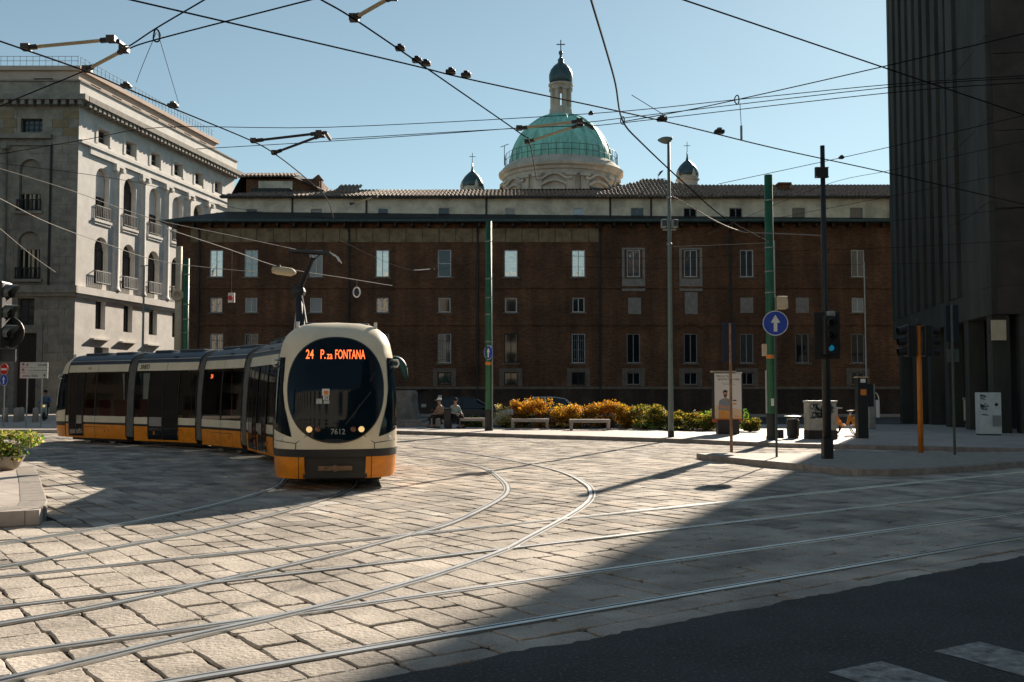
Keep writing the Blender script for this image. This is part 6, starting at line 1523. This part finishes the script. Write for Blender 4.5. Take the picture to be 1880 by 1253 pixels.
# ================================================================== PEOPLE
def seated(loc, rz, label, top, legs, cap=None, raise_=0.0, hair='cloth_black'):
    t = thing('person', label, 'person', loc, rz); z = raise_
    V_ = [(0, 0, .52 + z), (0, -.02, .74 + z), (0, -.03, .96 + z), (0, -.05, 1.07 + z), (0, -.07, 1.16 + z), (0, -.08, 1.26 + z)]
    E_ = [(0, 1), (1, 2), (2, 3), (3, 4), (4, 5)]; Rr = [(.15, .13), (.14, .11), (.15, .1), .05, .085, .07]
    def ch(parent, pts, rs):
        a = parent
        for p_, r_ in zip(pts, rs): V_.append(p_); Rr.append(r_); E_.append((a, len(V_) - 1)); a = len(V_) - 1
        return a
    for s in (-1, 1):
        w_ = ch(2, [(s * .19, -.02, .93 + z), (s * .25, -.10, .70 + z), (s * .14, -.32, .64 + z), (s * .11, -.40, .64 + z)], [.06, .045, .028, (.03, .016)])
        for k in range(4): ch(w_, [(s * (.135 - .02 * k), -.455 + .006 * abs(k - 1), .635 + z), (s * (.135 - .02 * k), -.485 + .006 * abs(k - 1), .612 + z)], [.009, .008])
        ch(w_ - 0, [(s * .07, -.42, .65 + z)], [.01])
        ch(0, [(s * .1, -.05, .51 + z), (s * .13, -.42, .52 + z), (s * .14, -.42, .1 + z * .3), (s * .15, -.56, .05 + z * .3)], [.09, .065, .042, .035])
    skin('body', V_, E_, Rr, 'skin', t, 2, 0)
    tv = [(0, 0, .5 + z), (0, -.02, .74 + z), (0, -.03, .96 + z), (0, -.045, 1.03 + z)]; te = [(0, 1), (1, 2), (2, 3)]; tr_ = [(.18, .15), (.17, .135), (.17, .12), .075]
    for s in (-1, 1):
        o = len(tv); tv += [(s * .19, -.02, .93 + z), (s * .255, -.10, .70 + z), (s * .17, -.26, .66 + z)]; te += [(2, o), (o, o + 1), (o + 1, o + 2)]; tr_ += [.078, .062, .048]
    skin('jacket', tv, te, tr_, top, t, 2, 0)
    lv_ = [(0, -.0, .5 + z)]; le_ = []; lr2 = [(.17, .12)]
    for s in (-1, 1):
        o = len(lv_); lv_ += [(s * .1, -.06, .51 + z), (s * .13, -.43, .525 + z), (s * .14, -.425, .14 + z * .3)]; le_ += [(0, o), (o, o + 1), (o + 1, o + 2)]; lr2 += [.105, .082, .058]
    skin('trousers', lv_, le_, lr2, legs, t, 2, 0)
    for s in (-1, 1): obj('shoe', MB().box(s * .145 - .045, s * .145 + .045, -.6, -.36, .0 + z * .3, .075 + z * .3), 'cloth_black', t, bevel=.025)
    hm = Matrix.Translation((0, -.075, 1.25 + z))
    obj('hair', MB().lathe([(.093, -.03), (.098, .02), (.085, .07), (.045, .1), (.005, .107)], 14, m=hm @ Matrix.Translation((0, .018, 0))), hair, t, smooth=True)
    obj('nose', MB().lathe([(.018, 0), (.004, .035)], 6, m=hm @ Matrix.Translation((0, -.085, -.03)) @ Matrix.Rotation(R(90), 4, 'X')), 'skin', t)
    for s in (-1, 1): obj('ear', MB().lathe([(.022, -.008), (.026, .008)], 8, m=hm @ Matrix.Translation((s * .088, .01, -.03)) @ Matrix.Rotation(R(90), 4, 'Y')), 'skin', t); obj('eye', MB().lathe([(.011, 0), (.003, .008)], 6, m=hm @ Matrix.Translation((s * .033, -.082, .0)) @ Matrix.Rotation(R(90), 4, 'X')), 'cloth_black', t)
    obj('mouth', MB().box(-.025, .025, -.091, -.083, -.072, -.066).xf(hm), 'seatred', t)
    if cap:
        c = obj('cap', MB().lathe([(.108, .0), (.112, .035), (.1, .08), (.06, .115), (.005, .125)], 16, m=hm @ Matrix.Translation((0, .008, .015))), cap, t, smooth=True); obj('cap_peak', MB().box(-.07, .07, -.2, -.09, .012, .024).xf(hm), cap, t, bevel=.01)
    return t
p = P(803.5, 786, .13); seated((p.x + .1, p.y + .3, .11), R(-55), 'person in a white cap and dark clothes sitting on the stone block', 'cloth_tan', 'cloth_black', 'cloth_white')
p = P(833, 787, .13); pt2 = seated((p.x + .02, p.y + .35, .14), R(40), 'person in a pale patterned jacket sitting on the far side of the dark bin', 'cloth_pat', 'cloth_black')
sb = thing('folding_stool', 'low dark stool under the person in the patterned jacket', 'stool', (p.x + .02, p.y + .35, .13)); obj('seat', MB().box(-.18, .18, -.16, .18, .38, .43), 'blackp', sb, bevel=.01)
for a in (-.15, .15):
    for c in (-.13, .15): obj('leg', MB().tube([(a, c, 0), (a * .9, c * .9, .38)], .016, 5), 'galv', sb)
pk = P(806, 722, .13); t = thing('gate_sign', 'small white sign fixed on the palace wall beside the gateway', 'sign', PY(808, 731, BY - .1)); obj('plate', MB().box(-.13, .13, -.1, -.06, -.2, .2), 'paper', t); obj('symbol', MB().box(-.06, .06, -.105, -.101, -.1, .1), 'signtext', t)
t = thing('gate_notice', 'small pale notice hung on the dark gateway door', 'sign', PY(778, 745, BY + .35)); obj('plate', MB().box(-.18, .18, -.1, -.06, -.12, .12), 'signpale', t); obj('holder', MB().box(-.2, .2, -.06, .0, -.14, .14), 'iron', t)
# scooter and rider
p = P(82, 772, .13); sc_t = thing('motor_scooter', 'pale motor scooter with a lit amber lamp stopped behind the tram tail', 'scooter', (p.x, p.y, .13), R(-70))
for x in (-.5, .62): w_ = obj('wheel', MB().tube([(x + .2 * math.cos(a / 16 * 6.283), 0, .24 + .2 * math.sin(a / 16 * 6.283)) for a in range(17)], .05, 8), 'tyre', sc_t); obj('rim', MB().lathe([(.13, -.03), (.13, .03)], 12, m=Matrix.Translation((x, 0, .24)) @ Matrix.Rotation(R(90), 4, 'X')), 'chrome', w_)
obj('body', MB().prism([(-.75, .5), (-.6, .3), (-.2, .25), (.25, .22), (.45, .35), (.6, .9), (.5, .95), (.3, .4), (.1, .32), (-.1, .42), (-.15, .72), (-.75, .74)], -.15, .15, Matrix.Rotation(R(90), 4, 'X')), 'signpale', sc_t, bevel=.04); obj('seat', MB().box(-.75, -.1, -.14, .14, .742, .82), 'tyre', sc_t, bevel=.03); obj('handlebar', MB().tube([(.48, -.33, 1.02), (.5, 0, 1.0), (.48, .33, 1.02)], .02, 6).tube([(.5, 0, .9), (.5, 0, 1.0)], .03, 6), 'blackp', sc_t); obj('headlight', MB().lathe([(.07, 0), (.001, .03)], 10, m=Matrix.Translation((.62, 0, .82)) @ Matrix.Rotation(R(80), 4, 'Y')), 'lamp', sc_t); obj('fork', MB().tube([(.55, 0, .9), (.62, 0, .24)], .035, 6), 'chrome', sc_t); obj('windshield', MB().add([(.5, -.2, 1.0), (.5, .2, 1.0), (.42, .16, 1.4), (.42, -.16, 1.4)], [(0, 1, 2, 3)]), 'tglass', sc_t)
pr = Vector((p.x, p.y, .13)) + Vector((math.cos(R(-70)), math.sin(R(-70)), 0)) * -.25
seated(pr, R(20), 'person in a blue jacket sitting on the motor scooter', 'cloth_blue', 'cloth_black', 'cloth_black', .36)

# ================================================================== CARS
def car(loc, rz, label, paint):
    t = thing('parked_car', label, 'car', loc, rz, 'cars parked behind the planting')
    side = [(-2.0, .3), (-2.05, .55), (-2.0, .85), (-1.9, .95), (.95, .93), (1.75, .8), (2.0, .65), (2.05, .35), (1.9, .25), (-1.9, .25)]
    obj('body', MB().prism(side, -.86, .86, Matrix.Rotation(R(90), 4, 'X')), paint, t, bevel=.07)
    cab_ = [(-1.9, .94), (-1.55, 1.38), (-.95, 1.47), (.05, 1.46), (.35, 1.38), (.98, .93)]
    mb = MB(); n = len(cab_); mb.add([(x, s * (.84 - (z - .93) * .34), z) for s in (-1, 1) for x, z in cab_], [tuple(range(n))[::-1], tuple(range(n, 2 * n))] + [(i, i + 1, i + 1 + n, i + n) for i in range(n - 1)]); obj('cabin_glass', mb, 'pane', t)
    rf = MB().add([(x, s * (.85 - (z - .93) * .34), z + .012) for s in (-1, 1) for x, z in cab_[1:5]], [(i, i + 1, i + 5, i + 4) for i in range(3)]); obj('roof', rf, paint, t)
    for s in (-1, 1):
        for (a, b) in (((-1.93, .94), (-1.52, 1.4)), ((.3, 1.4), (1.0, .93)), ((-.5, .94), (-.45, 1.46))): obj('pillar', MB().tube([(a[0], s * .85, a[1]), (b[0], s * (.85 - (b[1] - .93) * .34), b[1])], .045, 6), paint, t)
        obj('roof_rail', MB().tube([(-1.5, s * .68, 1.43), (-.9, s * .67, 1.52), (.1, s * .67, 1.5)], .02, 5), paint, t)
        for x in (-1.3, 1.3):
            w_ = obj('wheel', MB().lathe([(.2, -.1), (.31, -.1), (.32, 0), (.31, .1), (.2, .1)], 20, m=Matrix.Translation((x, s * .8, .32)) @ Matrix.Rotation(R(90), 4, 'X')), 'tyre', t); obj('rim', MB().lathe([(.2, -.11), (.2, .11)], 14, m=Matrix.Translation((x, s * .8, .32)) @ Matrix.Rotation(R(90), 4, 'X')), 'chrome', w_)
        obj('headlight', MB().box(1.85, 2.03, s * .6 - .16, s * .6 + .16, .6, .72), 'paper', t, bevel=.03); obj('tail_light', MB().box(-2.06, -1.96, s * .7 - .1, s * .7 + .1, .7, .88), 'red', t, bevel=.02); obj('mirror', MB().box(.55, .7, s * .98 - .07, s * .98 + .07, .95, 1.07), paint, t, bevel=.03)
c_ = PY(1002, 760, 51.5); car((c_.x - .55, 51.5, -.03), R(183), 'white parked car showing its roof over the orange shrubs', 'carwhite')
c_ = PY(865, 760, 52); car((c_.x, 52, -.03), R(2), 'dark parked car behind the bench at the green pole', 'cardark')

# ================================================================== OVERHEAD LINES
NW = [0]
def wire(pxs, zc, label=None, r=.009, m='wire', n=6, sag=0, cat='wire', name='overhead_wire', group='overhead wires'):
    zs = zc if isinstance(zc, (list, tuple)) else [zc] * len(pxs)
    pts = [P(a, b, z_) for (a, b), z_ in zip(pxs, zs)]
    if len(pts) > 2: pts = catmull(pts, 5)
    o = obj(name, MB().tube(pts, r, 5), m, fix=False); tag(o, label, cat, group); return o
wire([(-60, 55), (0, 76), (155, 130), (232, 163), (320, 200), (460, 258), (506, 284), (555, 322), (598, 362), (612, 400)], 5.6, 'black contact wire sweeping past the corner palace roof towards the pantograph', .010)
wire([(180, -14), (240, 0), (620, 88), (765, 122), (880, 150), (1215, 222), (1420, 272), (1640, 320), (1900, 380)], 5.8, 'black contact wire crossing just under the dome lantern', .010)
wire([(560, -18), (590, 0), (650, 35), (775, 120), (840, 165), (955, 245), (972, 262), (985, 330)], 5.7, 'black contact wire running down to the green dome with a row of clamps', .010)
wire([(-40, 290), (150, 258), (300, 234), (605, 234), (1085, 209), (1355, 183), (1640, 155), (1920, 137)], 6.6, 'upper of the paired span wires crossing in front of the dome', .007)
wire([(360, 274), (600, 260), (850, 243), (1085, 224), (1145, 217), (1640, 160), (1920, 142)], 6.5, 'lower of the paired span wires crossing in front of the dome', .007)
wire([(605, 256), (950, 236), (1080, 231), (1143, 226), (1640, 170), (1920, 150)], 6.4, 'slack span wire below the paired span wires', .007)
wire([(1075, -40), (1085, 0), (1112, 90), (1130, 155), (1143, 222), (1180, 265), (1260, 340), (1330, 400), (1412, 445)], 6.4, 'thick twisted cable dropping from above the dome to the thick green pole', .015)
wire([(430, -34), (375, 0), (287, 52), (232, 88), (160, 128), (30, 182), (-40, 215)], 5.9, 'black wire rising over the corner palace roof railing', .009)
wire([(640, -18), (570, 0), (290, 72), (236, 90)], 5.9, 'black wire pulling on the roof-height insulator rods', .009)
wire([(1200, -18), (1255, 0), (1610, 120), (1900, 218)], 6.2, 'black wire descending to the upper floors of the dark office block', .010)
wire([(1143, 224), (1250, 205), (1355, 183), (1620, 123), (1910, 55)], 6.3, 'black wire rising from the cable knot to the dark office block', .008)
wire([(1320, 338), (1545, 290), (1700, 255), (1910, 205)], 6.6, 'thin wire rising past the black signal mast', .007)
wire([(1160, 175), (1225, 215)], 6.3, 'short stay wire beside the twisted cable', .006)
wire([(305, 420), (420, 458), (520, 492), (640, 512), (720, 525)], 6.2, 'pale wire slanting over the brick palace with a lamp hung on it', .012, 'wiresteel')
wire([(-30, 355), (0, 365), (90, 410), (200, 450), (305, 482), (470, 500)], 6.0, 'pale thin wire slanting across the corner palace lower windows', .010, 'wiresteel')
wire([(-30, 300), (0, 310), (130, 350), (280, 402), (420, 432), (560, 462)], 6.0, 'pale thin wire slanting across the corner palace columns', .008, 'wiresteel')
wire([(0, 300), (250, 335), (430, 382), (620, 402), (800, 400)], 7.4, 'thin dark wire crossing from the palace columns to the attic wall', .007)
wire([(1234, 360), (1310, 404), (1345, 420), (1368, 427)], 6.6, 'pale rod-like stay running down from the lamp post', .016, 'wiresteel')
wire([(1368, 427), (1450, 430), (1514, 433)], 6.6, 'pale stay tied between the twisted cable and the black mast', .016, 'wiresteel')
wire([(1235, 453), (1320, 450), (1412, 446)], 6.6, 'thin wire between the lamp post and the thick green pole', .007, 'wiresteel')
wire([(1040, 470), (1240, 475), (1420, 463), (1640, 455), (1900, 440)], 6.9, 'thin dark wire crossing the brick palace to the dark block', .007)
wire([(1020, 490), (1260, 493), (1420, 488), (1640, 485), (1900, 478)], 7.2, 'lowest thin wire crossing the brick palace upper windows', .007)
wire([(1300, 430), (1500, 345), (1640, 312), (1900, 255)], 7.0, 'thin slanting wire over the attic windows at the dark block', .006)
wire([(1430, 400), (1640, 360), (1900, 310)], 7.0, 'thin slanting wire ending low on the dark block piers', .006)
wire([(1640, 405), (1760, 395), (1900, 378)], 7.0, 'thin wire sagging across the dark office block', .006)
wire([(287, 60), (262, 120), (250, 152)], 5.9, 'hair-thin drop wire on the near side of the cable loop', .004)
wire([(290, 62), (310, 130), (328, 190)], 5.9, 'hair-thin drop wire on the far side of the cable loop', .004)
wire([(0, 420), (60, 470), (102, 500)], 6.0, 'pale short wire ending on the grey palace front', .010, 'wiresteel')
wire([(620, 440), (760, 497), (900, 478)], 7.0, 'thin wire sagging between the pantograph and the green pole', .006)
for (a, b) in (((287, 66), 10), ((1353, 184), 7), ((1143, 222), 6)):
    c = P(a[0], a[1], 6.0 if a[0] < 400 else 6.4); r_ = b * c.y / F
    o = obj('cable_loop', MB().tube([c + Vector((r_ * .6 * math.cos(k / 14 * 6.283), .02 * math.cos(k), r_ * 1.2 * math.sin(k / 14 * 6.283))) for k in range(15)], .010, 5), 'wire', fix=False)
    tag(o, {287: 'coil of cable hanging on the wire over the palace roof', 1353: 'small coil of cable where span wires meet near the dark block', 1143: 'knot of cable where the twisted cable crosses the span wires'}[a[0]], 'cable', 'cable coils')
def rod(pxs, zc, label, m='insul'):
    pts = [P(a, b, zc) for a, b in pxs]; t = thing('insulator_rod', label, 'insulator', pts[0], 0, 'insulator rods'); 
    d = [q - pts[0] for q in pts]
    obj('rod', MB().tube(d[:2], .022, 8), m, t)
    for q in d[:2]: obj('end_clamp', MB().box(q.x - .05, q.x + .05, q.y - .05, q.y + .05, q.z - .03, q.z + .04), 'blackp', t)
    dd = (d[1] - d[0]); [obj('sleeve', MB().tube([d[0] + dd * e_[0], d[0] + dd * e_[1]], .034, 8), 'blackp', t) for e_ in ((.02, .14), (.88, .98))]
    if len(d) > 2: obj('elbow', MB().tube(d[1:], .03, 6), 'blackp', t)
rod([(48, 88), (205, 73), (216, 76), (232, 88)], 5.85, 'long pale insulator rod above the corner palace roof', 'insul'); rod([(160, 128), (228, 92)], 5.85, 'short pale insulator rod slanting up at the palace roof corner')
rod([(466, 259), (586, 245), (598, 244), (606, 256)], 5.9, 'dark insulator rod over the brick palace, the level one', 'blackp'); rod([(504, 281), (590, 249)], 5.9, 'dark insulator rod over the brick palace, the slanting one', 'blackp')
rod([(953, 236), (1064, 223), (1074, 227), (1088, 236)], 6.1, 'pale insulator rod across the dome, the level one'); rod([(968, 261), (1064, 230)], 6.1, 'pale insulator rod across the dome, the slanting one'); rod([(650, 34), (720, -6)], 5.8, 'pale insulator rod slanting up above the clamp row')
rod([(645, 375), (690, 361)], 8.0, 'tarnished yellow rod before the tiled roof'); rod([(755, 497), (795, 494)], 7.2, 'short pale rod over the brick wall beside the green pole', 'paper')
cl = [(232, 160, 'black clamp on the contact wire, first one up from the palace railing'), (318, 196, 'black clamp on the contact wire above the palace roof end'), (735, 91, 'black clamp high on the clamp row wire'), (766, 113, 'black clamp just above the wire crossing'), (782, 119, 'largest black clamp right at the wire crossing'), (828, 134, 'black clamp just below the wire crossing'), (856, 140, 'black clamp at the lower end of the clamp row'), (1216, 221, 'black clamp with grey cap near the cable knot'), (1321, 244, 'black clamp with grey cap nearer the dark block'), (1545, 290, 'little clamp on the wire beside the black mast'), (1085, 209, 'small clamp on the span wire over the dome')]
for a, b, lab in cl:
    c = P(a, b, 5.82 if a < 1000 or 1200 < a < 1400 else 6.5); k = c.y / F; big = 1.0 if a not in (1545, 1085) else .5
    t = thing('wire_clamp', lab, 'clamp', c, 0, 'clamps on the overhead wires')
    obj('body', MB().box(-10 * k * big, 9 * k * big, -.06, .06, -2 * k, 5 * k * big), 'blackp', t, bevel=.02)
    obj('cap', MB().box(-5 * k * big, 4 * k * big, -.05, .05, 5 * k * big, 9 * k * big), 'galv' if a in (1216, 1321, 232, 318) else 'blackp', t, bevel=.015)
c = P(1361, 243, 5.9); o = thing('span_weight', 'pale cylinder weight hung on a thin cord from the cable coil', 'weight', c); kk = c.y / F
obj('cylinder', MB().tube([(0, 0, -16 * kk), (0, 0, 12 * kk)], 2.2 * kk, 10), 'galv', o); obj('cord', MB().tube([(0, 0, 12 * kk), (-2 * kk, 0, 55 * kk)], .005, 4), 'wire', o)
# hung lamp and tram signs
c = P(520, 492, 6.15); t = thing('hanging_lamp', 'beige lamp hung from the pale wire before the brick palace', 'lamp', c, R(0)); kk = c.y / F
obj('housing', MB().lathe([(.02, -.42), (.12, -.38), (.15, -.2), (.15, .3), (.05, .45)], 12, m=Matrix.Translation((0, 0, -.12)) @ Matrix.Rotation(R(98), 4, 'Y')), 'beige', t, smooth=True); obj('clamp', MB().box(-.3, -.1, -.08, .08, -.02, .1), 'blackp', t)
c = P(425, 547, 4.6); kk = c.y / F; t = thing('hanging_tram_sign', 'small white tram sign with a red dot hung before the brick palace', 'sign', c)
obj('plate', MB().box(-6 * kk, 6 * kk, -.02, .02, -9 * kk, 9 * kk), 'paper', t); obj('dot', MB().lathe([(4.5 * kk, -.03), (4.5 * kk, -.022)], 20, m=Matrix.Rotation(R(-90), 4, 'X') @ Matrix.Translation((0, 0, -.05))).xf(Matrix.Translation((0, -.05, -1 * kk)) @ Matrix.Translation((0, .0, 0))), 'red', t); obj('hanger', MB().tube([(0, 0, 9 * kk), (0, 0, 88 * kk)], .008, 4), 'wiresteel', t)
c = P(655, 537, 4.9); kk = c.y / F; t = thing('hanging_ring_sign', 'small ringed disc sign hung over the tram cab', 'sign', c)
obj('disc', MB().lathe([(5 * kk, -.01), (5 * kk, .01)], 20, m=Matrix.Rotation(R(90), 4, 'X')), 'navy', t); obj('ring', MB().tube([(6.2 * kk * math.cos(a / 20 * 6.283), -.01, 9 * kk * math.sin(a / 20 * 6.283)) for a in range(21)], 1.3 * kk, 6), 'paper', t); obj('hanger', MB().tube([(0, 0, 9 * kk), (0, 0, 24 * kk)], .008, 4), 'wiresteel', t)
# ================================================================== unseen block added on the left for tram window reflections and sky blocking
fW = wallmap((-46, 66, 0), (0, -1, 0), (1, 0, 0))
wb_ = thing('added_reflection_block', 'unseen brown block added on the left for tram window reflections and to block sky light', 'building', (-46, 36, 0))
wo = [(2 + 4.2 * i, 3.6 + 4.2 * i, 1.2 + 4.1 * k, 3.8 + 4.1 * k) for i in range(14) for k in range(5)]
obj('wall', wall(fW, 0, 62, 0, 22, wo, .3), 'concrete2', wb_, world=True)
for k in range(5):
    for i in range(14): a, b, c, d = wo[i * 5 + k]; obj('window', pane_mb(fW, a, b, c, d, -.25), 'pane', wb_, world=True)
obj('cornice', MB().mbox(fW, -.3, 62.3, 22, 22.6, -12, .8), 'concrete2', wb_, world=True)
obj('back_mass', MB().box(-58, -46.3, 4, 66, 0, 22), 'concrete2', wb_, world=True)
fH = wallmap((60, -25, 0), (-1, 0, 0), (0, 1, 0))
wc_ = thing('added_bounce_block', 'unseen pale block added opposite the brick palace for window reflections and bounced sunlight', 'building', (0, -25, 0))  # added behind the camera to fill window reflections and bounce sun onto facing walls
wo = [(2 + 5.2 * i, 3.8 + 5.2 * i, 1.2 + 4.6 * k, 4.0 + 4.6 * k) for i in range(22) for k in range(4)]
obj('wall', wall(fH, 0, 116, 0, 19.5, wo, .3), 'bounce_block_stone', wc_, world=True)
for a, b, c, d in wo: obj('window', pane_mb(fH, a, b, c, d, -.25), 'pane', wc_, world=True)
obj('cornice', MB().mbox(fH, -.3, 116.3, 19.5, 20.1, -12, .7), 'bounce_block_stone', wc_, world=True)
obj('back_mass', MB().box(-56, 60, -37, -25.32, 0, 19.5), 'bounce_block_stone', wc_, world=True)

fE = wallmap((17, 4, 0), (0, -1, 0), (-1, 0, 0)); fE2 = wallmap((17, 4, 0), (1, 0, 0), (0, 1, 0))
wd_ = thing('added_sky_blocker', 'unseen dark block added on the near side of the asphalt road to cut sky light', 'building', (17, 4, 0))  # added out of view to hold sky light off the shaded ground
wo = [(2 + 4.6 * i, 3.7 + 4.6 * i, 1.2 + 4.4 * k, 3.9 + 4.4 * k) for i in range(6) for k in range(5)]
obj('wall', wall(fE, 0, 29, 0, 24, wo, .3), 'concrete2', wd_, world=True); obj('road_wall', wall(fE2, 0, 40, 0, 24, wo, .3), 'concrete2', wd_, world=True)
for f_ in (fE, fE2):
    for a, b, c, d in wo: obj('window', pane_mb(f_, a, b, c, d, -.25), 'pane', wd_, world=True)
obj('back_mass', MB().box(17.32, 57, -25, 3.68, 0, 24), 'concrete2', wd_, world=True); obj('cornice', MB().box(16.4, 57, -25, 4.6, 24, 24.6), 'concrete2', wd_, world=True)
